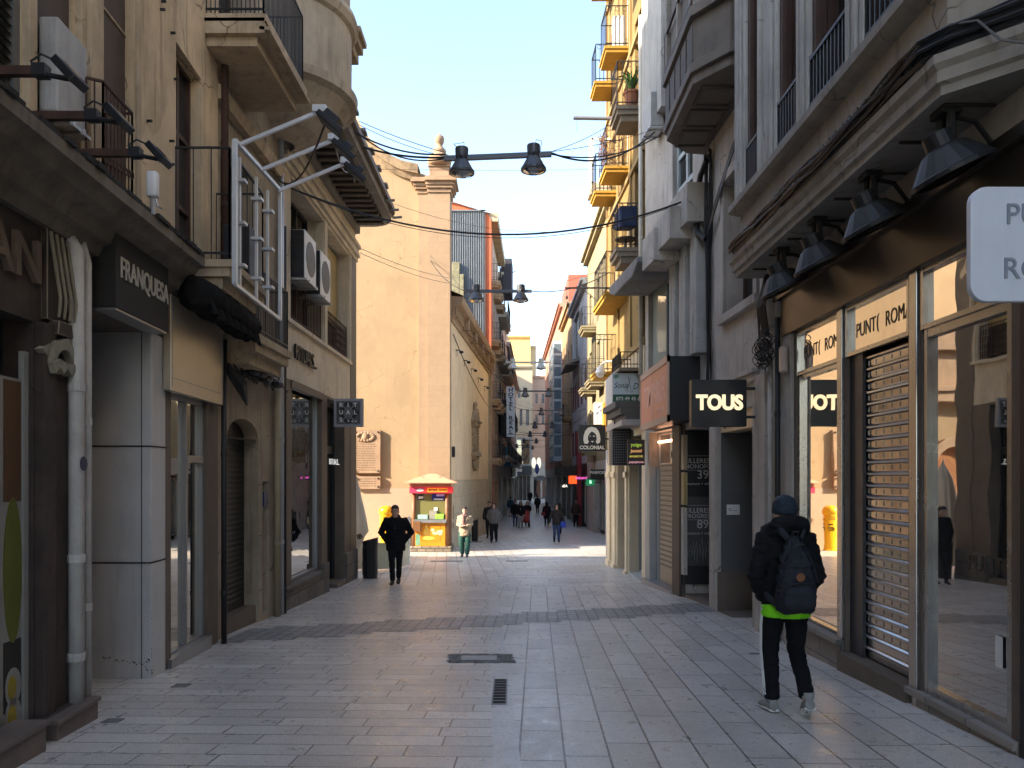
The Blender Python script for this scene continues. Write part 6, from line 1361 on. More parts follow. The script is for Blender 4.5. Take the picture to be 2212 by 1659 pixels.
# vertical hotel sign
Yh = 52.0; t = Thing('hotel_sign', 'tall vertical white hotel sign with stacked dark blue letters', 'sign', (X_(1103, Yh), Yh, Z_(945, Yh))); fh = Fc(Yh)
mb = MB(fh); mb.box(X_(1094, Yh), X_(1112.5, Yh), Z_(944, Yh), Z_(836, Yh), -.2, 0); t.part('box', mb, M('sign_white', (.62, .68, .72), .4, .05), bevel=.01)
mb = MB()
for i, ch in enumerate('HOTEL REAL'):
    if ch != ' ': mb.text(ch, (X_(1103.3, Yh), Yh - .01, Z_(842.5 + i * 10.1, Yh)), (1, 0, 0), (0, 0, 1), .35, .012, .005, sx=1.25)
t.part('lettering', mb, M('navy_letters', (.015, .03, .08), .4, 0)); mb = MB(); 
for z in (Z_(850, Yh), Z_(930, Yh)): mb.tube([(XL(Yh), Yh + .1, z), (X_(1094, Yh), Yh + .1, z)], .03, 5)
t.part('bracket', mb, m_iron)
# ---- right side: recessed street line
FRR = S(4.75, -.006, -1)
def righth(name, label, u0, u1, zt, mat, wins, balc=(), shop=(), mgr=None, fmat=None): return block(name, label, FRR, u0, u1, zt, mat, 9, wins, balc=balc, mgr=mgr or m_grey, shop=list(shop), fmat=fmat)
righth('pale_yellow_house', 'pale yellow house with balconies hidden partly behind the ochre house', 31, 45.8, 14.5, M('pale_yellow', (.25, .21, .125), .85, .15, 1, .3), grid(31, 45.8, 4, 3.2, 3.3, 3, 1.1, 2.2), [(41, 42.8, 3.1, .8), (41, 42.8, 6.4, .8), (41, 42.8, 9.7, .8), (37.5, 39.5, 6.4, .8)], [(32, 36.5, 1.7), (37.5, 42, 1.7)])
gh = righth('blue_grey_house', 'blue grey panelled house with red shutters and a sloping skyline', 45.8, 56, 13.5, M('blue_grey_panels', (.44, .465, .49), .8, .12, 1, .35), grid(46, 50.5, 2, 3.0, 3.2, 3, 1.0, 2.0) + [(51, 55.2, 9.6, 12.8)] + grid(50.5, 56, 3, 3.0, 3.2, 2, 1.0, 1.9), [], [(46.2, 49.6, 1.7), (50.6, 55.4, 1.7)], m_black)
mb = MB(FRR)
for i, a in enumerate((46.1, 48.6, 51.0, 52.9, 54.7)):
    for z in (3.05, 6.25): mb.box(a, a + .5, z, z + 1.7, .0, .06)
gh.part('red_shutter', mb, M('dark_red_shutter', (.14, .025, .03), .6, .15))
mb = MB(FRR); mb.profile(50.5, 55.8, [(0, 9.3), (.9, 9.0), (.9, 9.1), (0, 9.55)]); gh.part('canopy', mb, m_soffit)
mb = MB(FRR)
for z in (5.4, 8.6, 11.8): mb.box(45.8, 56, z, z + .05, 0, .02)
gh.part('panel_joint', mb, m_grey)
righth('brown_house', 'narrow brown house between the blue grey and the salmon houses', 56, 66, 14.4, M('brown_ochre', (.36, .235, .12), .85, .15, 1, .3), grid(56, 66, 4, 3.0, 3.2, 3, .9, 2.0), [(57, 59, 6.1, .6)], [(56.6, 60.5, 1.6), (61.3, 65.5, 1.6)], m_bstone)
sh = righth('salmon_house', 'salmon pink house with pale blue glazed bay windows', 66, 97, 16.6, M('salmon_render', (.44, .22, .15), .8, .1, 1, .2), grid(76, 97, 5, 3.0, 3.2, 4, 1.1, 2.0), [], [(67, 73, 1.6), (75, 82, 1.6), (84, 92, 1.6)], m_grey)
mb = MB(FRR); mb.box(67, 74, 3.0, 13.5, .0, .75); bw = sh.part('glazed_bay', mb, M('pale_blue_bay', (.42, .50, .52), .5, .1, 2)); mb = MB(FRR)
for z in [3.4 + i * 1.0 for i in range(10)]:
    for u in [67.2 + j * 1.35 for j in range(5)]: mb.rect(u, u + 1.15, z, z + .8, .755)
    mb.quad(FRR.p(66.99, z, .08), FRR.p(66.99, z, .68), FRR.p(66.99, z + .8, .68), FRR.p(66.99, z + .8, .08))
sh.part('bay_pane', mb, M('bay_glass', (.10, .15, .19), .2, .2), parent=bw)
mb = MB(FRR); mb.box(66, 74, 16.6, 19, -7, -.5); sh.part('red_attic', mb, M('red_attic', (.36, .10, .065), .8, .1))
# ---- houses closing the street
FE = Fc(106.0); xe = lambda px: X_(px, 106); ze = lambda py: Z_(py, 106)
m_eb = M('sunny_beige', (.56, .45, .30), .85, .1, 1, .15)
eh = block('corner_block', 'beige block with tall windows closing the far end of the street', FE, xe(1060), xe(1150), ze(790), m_eb, 14, [(xe(a), xe(a + 7), ze(d), ze(c)) for a, c, d in ((1090, 840, 862), (1104, 840, 862), (1118, 838, 860), (1132, 838, 860), (1090, 885, 920), (1106, 885, 920), (1122, 884, 920), (1136, 884, 920))], mgr=m_grey, ground=ze(945), shop=[])
mb = MB(FE); mb.box(xe(1086), xe(1148), ze(1006), ze(946), 0, .35); b_ = eh.part('glazed_storey', mb, m_alu); mb = MB(FE); mb.rect(xe(1090), xe(1144), ze(1002), ze(950), .36); eh.part('storey_glass', mb, MGlass('far_glass', (.08, .07, .065), .3, 0), parent=b_)
mb = MB(FE); mb.box(xe(1086), xe(1148), ze(1026), ze(1007), 0, .6); sf = eh.part('shop_fascia', mb, M('slate_fascia', (.045, .05, .06), .5, .1)); mb = MB(); mb.text('mos', (xe(1117), 106 - .62, ze(1015)), (1, 0, 0), (0, 0, 1), .8, .02, .01); eh.part('fascia_letters', mb, m_letter, parent=sf)
mb = MB(FE)
for i in range(7): a = xe(1088 + i * 8.4); mb.box(a, a + .42, ze(1082), ze(1028), .02, .06)
eh.part('shop_glazing', mb, M('dim_shop_glass', (.035, .035, .036), .25, .3, 1))
FE2 = Fc(112.0); x2 = lambda px: X_(px, 112); z2 = lambda py: Z_(py, 112)
block('yellow_block', 'sunlit plain yellow block rising above the far end', Fc(122), X_(1084, 122), X_(1146, 122), Z_(726, 122), M('sun_yellow', (.62, .43, .17), .85, .08, 1, .1), 10, [])
block('narrow_block', 'narrow beige block right of the yellow one on the skyline', Fc(126), X_(1146, 126), X_(1158, 126), Z_(748, 126), m_eb, 8, [])
block('pink_block', 'pinkish block with small balconies at the far end', FE2, x2(1150), x2(1200), z2(812), M('pinkish_render', (.50, .33, .25), .85, .1, 1, .2), 10, [(x2(a), x2(a + 6), z2(c + 22), z2(c)) for a in (1156, 1170) for c in (850, 895)], mgr=m_grey, ground=z2(1000), shop=[(x2(1152), x2(1168), z2(1030)), (x2(1171), x2(1186), z2(1030))], balc=[(x2(1154), x2(1164), z2(920), .6), (x2(1168), x2(1178), z2(878), .6)])
# ---- shop signs and fronts along the far right
def fsign(label, Y, px0, px1, py0, py1, mat, txt=None, tm=None, sz=.3, name='hanging_sign'):
    t, f = box_sign(name, label, Y, px0, px1, py0, py1, .15, mat)
    if txt: put(t, Y, [(s_, (px0 + px1) / 2, y_, sz, .004) for s_, y_ in txt], mat=tm)
    mb = MB(); mb.tube([(X_(px1, Y), Y + .08, Z_((py0 + py1) / 2, Y)), (max(X_(px1, Y) + .3, 4.6), Y + .08, Z_((py0 + py1) / 2, Y))] if px0 > 1150 else [(X_(px0, Y), Y + .08, Z_((py0 + py1) / 2, Y)), (XL(Y) - .1, Y + .08, Z_((py0 + py1) / 2, Y))], .03, 5); t.part('bracket', mb, m_iron); return t
fsign('black sign with white letters next to the cream corner pole', 37.5, 1276, 1306, 1014, 1036, m_black, [('PARFOIS', 1021)], m_letter, .19)
fsign('green shop sign low on the right side of the far street', 40, 1266, 1285, 1035, 1049, MEmit('green_sign', (.01, .16, .06), .15), [('LA', 1039), ('DE', 1043)], MEmit('pale_green', (.4, .7, .5), .5), .09)
fsign('pink lettered sign beside the glowing orange one', 44, 1246, 1266, 1027, 1038, M('plum_sign', (.09, .012, .06), .4, .1), [('GEGANT', 1033)], MEmit('pink_letters', (.65, .1, .4), .3), .17)
t = fsign('glowing orange red cube sign on the right side of the far street', 47, 1229, 1246, 1028, 1045, MEmit('orange_glow', (1, .07, .01), .3))
fsign('small black and white lit sign left of the glowing orange cube', 52, 1214, 1226, 1044, 1056, m_black, [('dIA', 1050)], MEmit('white_letters', (.8, .7, .6), .3), .26)
fsign('dark square sign with a ring emblem, right side far down the street', 62, 1198, 1213, 1008, 1026, m_black)
fsign('white board sign at the end of the street', 96, 1159, 1175, 1027, 1038, m_white, name='shop_board')
fsign('black sign with pale letters on the left far down the street', 76, 1088, 1106, 1008, 1030, m_black, [('elve', 1024)], m_letter, .42)
t, f = box_sign('banner', 'bright blue hanging banner on the left past the hotel sign', 60, 1086, 1103, 966, 1008, .06, M('blue_banner', (.03, .16, .30), .6, .2, 3))
t, f = box_sign('banner', 'white vertical banner with blue flakes above the woman silhouette sign', 23.5, 1283, 1303, 870, 917, .05, m_wpaint)
mb = MB(f)
for i in range(16): x, z = X_(1286 + (i * 5) % 14, 23.5), Z_(875 + (i * 7) % 22, 23.5); mb.box(x, x + .03, z, z + .03, 0, .004)
for k in range(4): mb.box(X_(1286, 23.5), X_(1286 + 13 - 2 * (k % 2), 23.5), Z_(900 + k * 4, 23.5), Z_(899.4 + k * 4, 23.5), 0, .004)
t.part('print', mb, M('blue_print', (.12, .2, .38), .5, 0))
t, f = box_sign('banner', 'slim orange vertical sign on the ochre house', 22.9, 1303, 1309, 870, 935, .3, M('orange_sign', (.75, .32, .05), .5, .05))
mb = MB(FRR); mb.box(49.2, 50.3, -1.5, 4.5, 0, .25); single('red_pier', mb, M('crimson_panel', (.20, .018, .03), .5, .1), 'crimson red shopfront pier on the right side of the far street', 'pier')
t = Thing('wall_lamp_sign', 'two lit white ovals above a shop at the end of the street', 'sign', (xe(1160), 105, ze(1025))); mb = MB()
for px in (1153, 1164): mb.ell((X_(px, 104), 104, Z_(1000, 104)), (.3, .05, .75), 10, 8)
t.part('lit_oval', mb, MEmit('oval_light', (.6, .6, .45), .25)); mb = MB(); mb.ell((X_(1160, 104), 103.9, Z_(1013, 104)), (.3, .05, .7), 10, 8); t.part('blue_oval', mb, M('blue_oval', (.03, .04, .16), .4, .1))

mb = MB(); mb.box(-45, -9, 62, 125, -2, 21); single('shade_block', mb, m_tan, 'unseen plain block added behind the left houses to shade the street end', 'building')  # unseen block, added to keep the sun off the street end
# ================================================================ lamps on cables over the street
def sag(a, b, s, n=22): return [(a[0] + (b[0] - a[0]) * i / n, a[1] + (b[1] - a[1]) * i / n, a[2] + (b[2] - a[2]) * i / n - s * 4 * (i / n) * (1 - i / n)) for i in range(n + 1)]
def wire(label, a, b, s, r, mat=None):
    mb = MB(); mb.tube(sag(a, b, s), r, 5); return single('span_cable', mb, mat or m_cable, label, 'cable')
m_lamp = M('lamp_grey', (.085, .09, .10), .4, .15, 6, metal=.4); m_lamp_sunlit = M('lamp_sunlit_tone', (.42, .40, .36), .4, .1, 6, metal=.2)  # second tone has sunlight put into the colour, for the third lamp
def street_lamp(Y, pxc, py, half, label, wl, wr, tilt=0, mat=None):
    """two bell lamps on one bar hung across the street: a single thing"""
    m = mat or m_lamp; xc, z = X_(pxc, Y), Z_(py, Y); L = .84
    t = Thing('street_lamp', label, 'street lamp', (xc, Y, z), 'twin bell lamps hung over the street')
    mb = MB(); mb.tube([(xc - L, Y, z - tilt), (xc + L, Y, z + tilt)], .05, 4); t.part('bar', mb, m)
    for sx in (-1, 1):
        x = xc + sx * .56; zz = z + tilt * sx * .66
        mb = MB(); mb.lathe((x, Y, zz), [(.02, .16), (.1, .155), (.105, .14), (.1, .02), (.09, -.03), (.11, -.06), (.19, -.2), (.2, -.21), (.2, -.245), (.17, -.25), (.02, -.2)], 18); h = t.part('bell_lamp', mb, m, smooth=False)
        mb = MB(); mb.lathe((x, Y, zz), [(.165, -.252), (.08, -.29), (.01, -.3)], 14); t.part('lamp_glass', mb, MGlass('lens', (.1, .1, .1), .3, 0) if 'lensg' not in _mc else _mc['lensg'], parent=h)
        mb = MB(); mb.ell((x, Y - .07, zz), (.035, .05, .035), 8, 6); mb.tube([(x + .1, Y, zz + .02), (x + .13 * sx, Y, zz + .22), (x + .04, Y, zz + .24), (x + .03, Y, zz + .15)], .007, 4); t.part('clamp', mb, m, parent=h)
    for end, far, k in ((-L, wl, -1), (L, wr, 1)):
        mb = MB(); e = (xc + end, Y, z + tilt * k)
        for d, r in ((0, .012), (.16, .005)):
            mb.tube(sag((e[0], e[1], e[2] + d * .25), (far[0], far[1], far[2] + d), .18 - d * .8, 12), r, 5)
        t.part('suspension_cable', mb, m_cable)
    return t
_mc['lensg'] = MGlass('lens', (.1, .1, .1), .3, 0)
street_lamp(12.0, 1075, 338, 0, 'nearest and largest twin bell lamp hung over the street', (-2.62, 13.2, Z_(290, 13.2)), (2.75, 14.6, Z_(296, 14.6)), .035)
street_lamp(19.4, 1077, 629, 0, 'second twin bell lamp, hung in front of the corrugated metal', (-3.0, 28.0, Z_(560, 28)), (2.6, 20.5, Z_(588, 20.5)), 0)
street_lamp(30.4, 1138, 783, 0, 'third twin bell lamp, coloured pale as if sunlit, past the church pillar', (-2.1, 31, Z_(700, 31)), (4.7, 32, Z_(770, 32)), 0, m_lamp_sunlit)
street_lamp(36.5, 1160, 845, 0, 'fourth twin bell lamp above the middle of the far street', (-1.7, 36.5, Z_(770, 36.5)), (4.6, 37, Z_(830, 37)), 0)
street_lamp(46, 1190, 887, 0, 'fifth twin bell lamp right of the hotel sign', (-1.2, 46, Z_(860, 46)), (4.5, 46, Z_(880, 46)), 0)
street_lamp(50, 1174, 916, 0, 'sixth twin bell lamp over the far street', (-1.0, 50, Z_(890, 50)), (4.5, 50, Z_(905, 50)), 0)
street_lamp(59, 1161, 936, 0, 'seventh twin bell lamp over the far street', (-.7, 59, Z_(915, 59)), (4.4, 59, Z_(928, 59)), 0)
street_lamp(70, 1145, 951, 0, 'eighth twin bell lamp, small near the street end', (-.3, 70, Z_(935, 70)), (4.4, 70, Z_(945, 70)), 0)
street_lamp(82, 1128, 962, 0, 'ninth twin bell lamp, tiny in front of the beige block', (0, 82, Z_(950, 82)), (4.4, 82, Z_(958, 82)), 0)
street_lamp(88, 1140, 966, 0, 'farthest twin bell lamp, tiny before the glazed storey', (0.2, 88, Z_(956, 88)), (4.4, 88, Z_(960, 88)), 0)
wire('thick black cable sagging from the arched house to the oriel house', (-3.68, 12.3, Z_(398, 12.3)), (3.28, 13.4, Z_(420, 13.4)), .75, .017)
wire('thin black cable just under the thick sagging one', (-3.68, 12.5, Z_(402, 12.5)), (3.28, 13.6, Z_(424, 13.6)), .79, .006)
wire('very thin wire crossing just under the nearest lamp', (-2.8, 15.5, Z_(365, 15.5)), (2.3, 18, Z_(365, 18)), .03, .004, m_gcable)
wire('thin wire from the eaves corner to the far balconies', (-2.8, 18.2, Z_(440, 18.2)), (2.0, 21, Z_(495, 21)), .3, .005, m_gcable)
wire('upper of two slack wires from the limestone corner to the pillar', (-3.6, 18.2, Z_(536, 18.2)), (-2.25, 27.6, Z_(600, 27.6)), .1, .008, m_gcable)
wire('lower of two slack wires from the limestone corner to the pillar', (-3.6, 18.2, Z_(546, 18.2)), (-2.25, 27.6, Z_(612, 27.6)), .1, .008, m_gcable)
wire('cable strung along the church side wall hooks', (-2.2, 28.8, Z_(722, 28.8)), (-1.3, 43, Z_(880, 43)), .25, .014)
wire('thin cable from church cornice down the far left facades', (-2.1, 31, Z_(740, 31)), (-.8, 56, Z_(950, 56)), .3, .012)
wire('dark cable crossing the far street below the lamps', (-1.1, 48, Z_(935, 48)), (4.5, 44, Z_(938, 44)), .12, .015)
wire('thin grey cable bowed from eaves to the sign lamps', (-2.0, 8.7, 5.35), (-2.75, 13.5, 7.4), .35, .008, m_gcable)
wire('black cable from the sign lamps back to the arched house wall', (-1.95, 8.1, 5.4), (-3.66, 11.8, 6.3), .4, .012)
wire('black supply cable from sign lamps to the eaves corner', (-1.9, 9.3, 5.3), (-2.75, 13.3, 7.3), .3, .01)
wire('slack black cable from the eaves past the nearest lamp bar', (-2.75, 13.4, Z_(285, 13.4)), (x0_ := X_(962, 12), 12.0, Z_(333, 12)), .12, .014)
wire('second slack black cable from the eaves to the nearest lamp bar', (-2.7, 14.0, Z_(318, 14.0)), (x0_, 12.0, Z_(340, 12)), .06, .018)
wire('drooping black cable from the nearest lamp bar to the column house', (X_(1190, 12), 12.0, Z_(330, 12)), (2.75, 14.8, Z_(285, 14.8)), .3, .016)
wire('thin tie wire from the nearest lamp bar up to the yellow balconies', (X_(1190, 12), 12.0, Z_(328, 12)), (2.3, 18.2, Z_(270, 18.2)), .05, .006)
wire('thin tie wire from the eaves down to the nearest lamp bar', (-2.7, 13.6, Z_(262, 13.6)), (x0_, 12.0, Z_(330, 12)), .03, .006)
# ================================================================ people
m_skin = M('skin', (.50, .30, .22), .55, .08, 4, bmp=.05); m_hair = M('dark_hair', (.02, .015, .012), .5, .3, 30); m_jean = M('blue_denim', (.03, .055, .13), .8, .2, 8)
def cloth(name, col, rough=.9): return M('cloth_' + name, col, rough, .2, 9, bmp=.25, bsc=60, spec=.15)
def person(label, x, y, h, yaw, pose, look, vox=.014, z=None, group=None):
    """x,y feet centre; yaw 0 faces away from the camera, 180 towards it. pose: joints in a 1.75 m figure, +y = forward, +x = own right"""
    s = h / 1.75; zg = gz(y) if z is None else z; ca, sa = math.cos(rad(yaw)), math.sin(rad(yaw))
    W = lambda p: (x + s * (p[0] * ca - p[1] * sa), y + s * (p[0] * sa + p[1] * ca), zg + s * p[2])
    base = (x, y, zg); d = dict(lean=.0, head=(0, .03, 1.6), hr=(.1, 0, .92), hl=(-.1, 0, .92), kr=(.11, .03, .5), kl=(-.11, .03, .5), ar=(.11, 0, .09), al=(-.11, 0, .09), tr=(.13, .15, .03), tl=(-.13, .15, .03),
                                  sr=(.185, 0, 1.41), sl=(-.185, 0, 1.41), er=(.26, -.03, 1.12), el=(-.26, -.03, 1.12), wr=(.25, .08, .88), wl=(-.25, .08, .88), fr=(.25, .12, .80), fl=(-.25, .12, .80)); d.update(pose)
    def tb(mb, pts, r, n=10): mb.tube([W(p) for p in pts], [tuple(q * s for q in k) if isinstance(k, tuple) else k * s for k in r], n)
    def loft(mb, rows, n=16):           # (z, cx, cy, rx, ry)
        mb.rings([[W((cx + rx * math.cos(a), cy + ry * math.sin(a), zz)) for a in [2 * math.pi * j / n for j in range(n)]] for zz, cx, cy, rx, ry in rows])
    L = d['lean']; hx, hy, hz = d['head']
    # body -------------------------------------------------------------------------------------------
    mb = MB()
    loft(mb, [(.84, 0, 0, .13, .09), (.95, 0, 0, .155, .1), (1.1, 0, L * .4, .135, .09), (1.3, 0, L * .8, .17, .1), (1.42, 0, L, .15, .08), (1.46, 0, L, .07, .06)])
    tb(mb, [(0, L, 1.4), (hx * .5, (L + hy) / 2 - .01, 1.47), (hx, hy - .03, hz - .06)], [.062, .056, .06])
    prof = [(-.125, .028, .045), (-.115, .045, .055), (-.09, .058, .062), (-.05, .068, .07), (0, .074, .08), (.05, .077, .09), (.09, .072, .086), (.12, .05, .06), (.135, .015, .02)]
    mb.rings([[W((hx + rx * math.cos(a), hy + (.018 if dz < -.05 else 0) + ry * math.sin(a) * (1.05 if math.sin(a) < 0 else 1.0), hz + dz)) for a in [2 * math.pi * j / 16 for j in range(16)]] for dz, rx, ry in prof])
    tb(mb, [(hx, hy + .072, hz + .02), (hx, hy + .095, hz - .03), (hx, hy + .08, hz - .042)], [.009, .016, .01], 8)
    for sx in (-1, 1): tb(mb, [(hx + sx * .072, hy - .01, hz + .02), (hx + sx * .085, hy - .02, hz), (hx + sx * .074, hy - .01, hz - .035)], [.012, .02, .01], 6)
    tb(mb, [(hx - .022, hy + .078, hz - .07), (hx + .022, hy + .078, hz - .07)], [.008, .008], 6)
    for k in 'rl':
        S_, E_, W_, F_ = (Vector(d[q + k]) for q in 'sewf'); S_ = S_ + Vector((0, L, 0))
        tb(mb, [tuple(S_), tuple((S_ + E_) / 2), tuple(E_), tuple((E_ + W_) / 2), tuple(W_)], [.048, .043, .038, .036, .026])
        f = (F_ - W_).normalized(); sd_ = Vector((0, 0, 1)).cross(f); sd_ = sd_.normalized() if sd_.length > .1 else Vector((1, 0, 0))
        tb(mb, [tuple(W_), tuple(W_ + f * .05), tuple(W_ + f * .09)], [.026, .036, .034])
        for i in range(4):
            o_ = sd_ * (.028 - i * .0185); l = (.065, .078, .073, .055)[i]; p0 = W_ + f * .085 + o_; tb(mb, [tuple(p0), tuple(p0 + f * l * .5), tuple(p0 + f * l * .85 + sd_.cross(f) * .02)], [.0095, .009, .007], 6)
        p0 = W_ + f * .03 + sd_ * .03; tb(mb, [tuple(p0), tuple(p0 + f * .035 + sd_ * .025), tuple(p0 + f * .07 + sd_ * .025)], [.012, .011, .008], 6)
        H_, K_, A_, T_ = (Vector(d[q + k]) for q in 'hkat')
        tb(mb, [tuple(H_), tuple(K_), tuple(A_)], [.075, .05, .036]); tb(mb, [tuple(A_ + Vector((0, -.02, -.02))), tuple(T_)], [.035, .028])
    body = organic('person', mb, look.get('skin', m_skin), base, None, vox * .75 * s, smooth=1); tag(body, label, 'person', group)
    # eyes
    mb = MB()
    for sx in (-1, 1): mb.ell(W((hx + sx * .03, hy + .075, hz + .012)), (.011 * s, .011 * s, .008 * s), 8, 6)
    for sx in (-1, 1): tb(mb, [(hx + sx * .048, hy + .07, hz + .034), (hx + sx * .018, hy + .082, hz + .038)], [.005, .006], 5)
    mb.build('eyes', m_hair, base, body)
    # trousers
    mb = MB(); tw = look.get('leg', 1.0)
    loft(mb, [(.8, 0, 0, .14, .1), (.9, 0, -.01, .172, .125), (1.0, 0, 0, .165, .115), (1.06, 0, 0, .16, .11)])
    for k in 'rl':
        H_, K_, A_ = (Vector(d[q + k]) for q in 'hka'); E_ = A_ + (K_ - A_) * .02
        tb(mb, [tuple(H_ + Vector((0, 0, .03))), tuple(H_ * .55 + K_ * .45), tuple(K_), tuple(K_ * .5 + A_ * .5), tuple(E_)], [(.098, .098), .088 * tw, .07 * tw, .063 * tw, .06 * tw], 12)
    organic('trousers', mb, look['trousers'], base, body, vox * s, .007 * s, 11, 2, 3)
    # shoes
    for k in 'rl':
        A_, T_ = Vector(d['a' + k]), Vector(d['t' + k]); mb = MB(); f = (T_ - A_); heel = A_ + Vector((0, -.055, -.035)) if abs(T_.z - .03) < .02 else A_ - f.normalized() * .05 + Vector((0, 0, -.03))
        tb(mb, [tuple(A_ + Vector((0, 0, .05))), tuple(A_)], [.05, .05], 10); tb(mb, [tuple(heel), tuple(A_ + f * .35 + Vector((0, 0, -.02))), tuple(A_ + f * .8 + Vector((0, 0, -.01))), tuple(T_ + f.normalized() * .05)], [(.04, .042), (.048, .04), (.048, .034), (.03, .02)], 10)
        sh_ = organic('shoe', mb, look.get('shoes', cloth('black_shoe', (.015, .015, .016), .5)), base, body, .009 * max(1, vox / .014) * s, smooth=1)
        if 'sole' in look:
            mb = MB(); tb(mb, [tuple(heel + Vector((0, 0, -.03))), tuple(A_ + f * .4 + Vector((0, 0, -.05))), tuple(T_ + f.normalized() * .055 + Vector((0, 0, -.012)))], [(.043, .014), (.05, .014), (.035, .013)], 10); mb.build('sole', look['sole'], base, sh_)
    # jacket
    mb = MB(); lo = look.get('hem', .78); jw = look.get('wide', 1.0); fl = look.get('flare', 1.0)
    loft(mb, [(lo, 0, .0, .185 * jw * fl, .14 * jw * fl), (lo + .04, 0, 0, .195 * jw * fl, .15 * jw * fl), (1.02, 0, L * .3, .19 * jw, .14 * jw), (1.2, 0, L * .6, .2 * jw, .145 * jw), (1.34, 0, L * .9, .215 * jw, .14 * jw), (1.42, 0, L, .19 * jw, .11 * jw), (1.475, 0, L, .095, .085)])
    for k in 'rl':
        S_, E_, W_ = (Vector(d[q + k]) for q in 'sew'); S_ = S_ + Vector((0, L, -.01)); aw = look.get('arm', 1.0)
        tb(mb, [tuple(S_ * .8 + Vector((0, L * .2, .27))), tuple(S_), tuple((S_ + E_) / 2), tuple(E_), tuple((E_ + W_) / 2), tuple(W_)], [.06, .078 * aw, .072 * aw, .068 * aw, .06 * aw, .052 * aw], 12)
    if look.get('hood'): tb(mb, [(-.12, L - .02, 1.45), (-.09, L - .1, 1.5), (0, L - .13, 1.52), (.09, L - .1, 1.5), (.12, L - .02, 1.45), (.08, L + .05, 1.47), (-.08, L + .05, 1.47), (-.12, L - .02, 1.45)], [.06, .07, .08, .07, .06, .05, .05, .06], 10)
    else: tb(mb, [(-.08, L - .01, 1.45), (-.06, L - .07, 1.49), (0, L - .085, 1.5), (.06, L - .07, 1.49), (.08, L - .01, 1.45), (.05, L + .06, 1.44)], [.03, .035, .035, .035, .03, .025], 8)
    j = organic('jacket', mb, look['jacket'], base, body, vox * s, look.get('crease', .010) * s, 9, 2, 7)
    if 'shirt' in look:
        mb = MB(); loft(mb, [(1.14, 0, L * .6 + .1, .03, .055), (1.32, 0, L + .07, .055, .075), (1.45, 0, L + .03, .06, .05), (1.49, 0, L + .02, .055, .05)]); organic('shirt', mb, look['shirt'], base, body, vox * s, smooth=1)
    if 'scarf' in look:
        mb = MB(); tb(mb, [(-.08, .02, 1.46), (0, -.09, 1.48), (.08, .02, 1.46), (.03, .1, 1.43), (-.05, .1, 1.42), (-.08, .02, 1.46)], [.05] * 6, 8); tb(mb, [(.02, .12, 1.42), (.03, .15, 1.25), (.02, .15, 1.08)], [.05, .05, .045], 8); organic('scarf', mb, look['scarf'], base, body, vox * s, .008, 12)
    if 'band' in look:
        mb = MB(); loft(mb, [(lo - .075, 0, -.005, .192, .145), (lo - .06, 0, -.005, .198, .15), (lo + .015, 0, -.005, .196, .148), (lo + .03, 0, -.005, .18, .13)], 24); organic('shirt_hem', mb, look['band'], base, body, .012, .006, 14, 1)
    # hair / cap
    hs = look.get('hair', 'short'); mb = MB()
    rows_ = [(.0, .084, .05, -.045), (.045, .087, .078, -.018), (.075, .086, .096, -.004), (.11, .078, .09, -.003), (.14, .052, .06, -.003), (.155, .012, .012, 0)]
    loft(mb, [(hz + dz, hx, hy + cy, rx, ry) for dz, rx, ry, cy in rows_])
    if hs == 'long':
        for sx in (-1, 1): tb(mb, [(hx + sx * .06, hy + .05, hz + .09), (hx + sx * .083, hy + .045, hz + .03), (hx + sx * .086, hy + .03, hz - .06), (hx + sx * .085, hy + .02, hz - .16), (hx + sx * .09, hy + .04, hz - .25)], [.02, .026, .03, .032, .02], 8)
        loft(mb, [(hz - .25, hx, hy - .07, .075, .045), (hz - .15, hx, hy - .06, .095, .06), (hz - .03, hx, hy - .045, .092, .07), (hz + .08, hx, hy - .02, .084, .085)])
    if hs == 'short': loft(mb, [(hz - .07, hx, hy - .065, .05, .02), (hz, hx, hy - .05, .078, .045), (hz + .06, hx, hy - .03, .083, .07)])
    if hs == 'bun': mb.ell(W((hx, hy - .05, hz + .12)), (.05 * s, .05 * s, .045 * s)); loft(mb, [(hz - .04, hx, hy - .06, .06, .03), (hz + .06, hx, hy - .03, .082, .07)])
    if hs != 'cap': organic('hair', mb, look.get('haircol', m_hair), base, body, .011 * max(1, vox / .014) * s, .004, 30, 1)
    else:
        loft(mb, [(hz - .09, hx, hy - .06, .062, .03), (hz - .03, hx, hy - .05, .08, .05)]); organic('hair', mb, m_hair, base, body, .011 * s, .008, 35, 1)
        mb = MB(); loft(mb, [(hz + .0, hx, hy - .012, .098, .108), (hz + .03, hx, hy - .01, .1, .11), (hz + .08, hx, hy - .01, .095, .103), (hz + .125, hx, hy - .01, .073, .078), (hz + .15, hx, hy - .01, .035, .04), (hz + .155, hx, hy - .01, .01, .01)], 24); organic('cap', mb, look['cap'], base, body, .01, .003, 25, 1)
    return body, W, d, s
POCK = dict(er=(.30, -.06, 1.13), el=(-.30, -.06, 1.13), wr=(.15, .06, .93), wl=(-.15, .06, .93), fr=(.09, .02, .86), fl=(-.09, .02, .86))
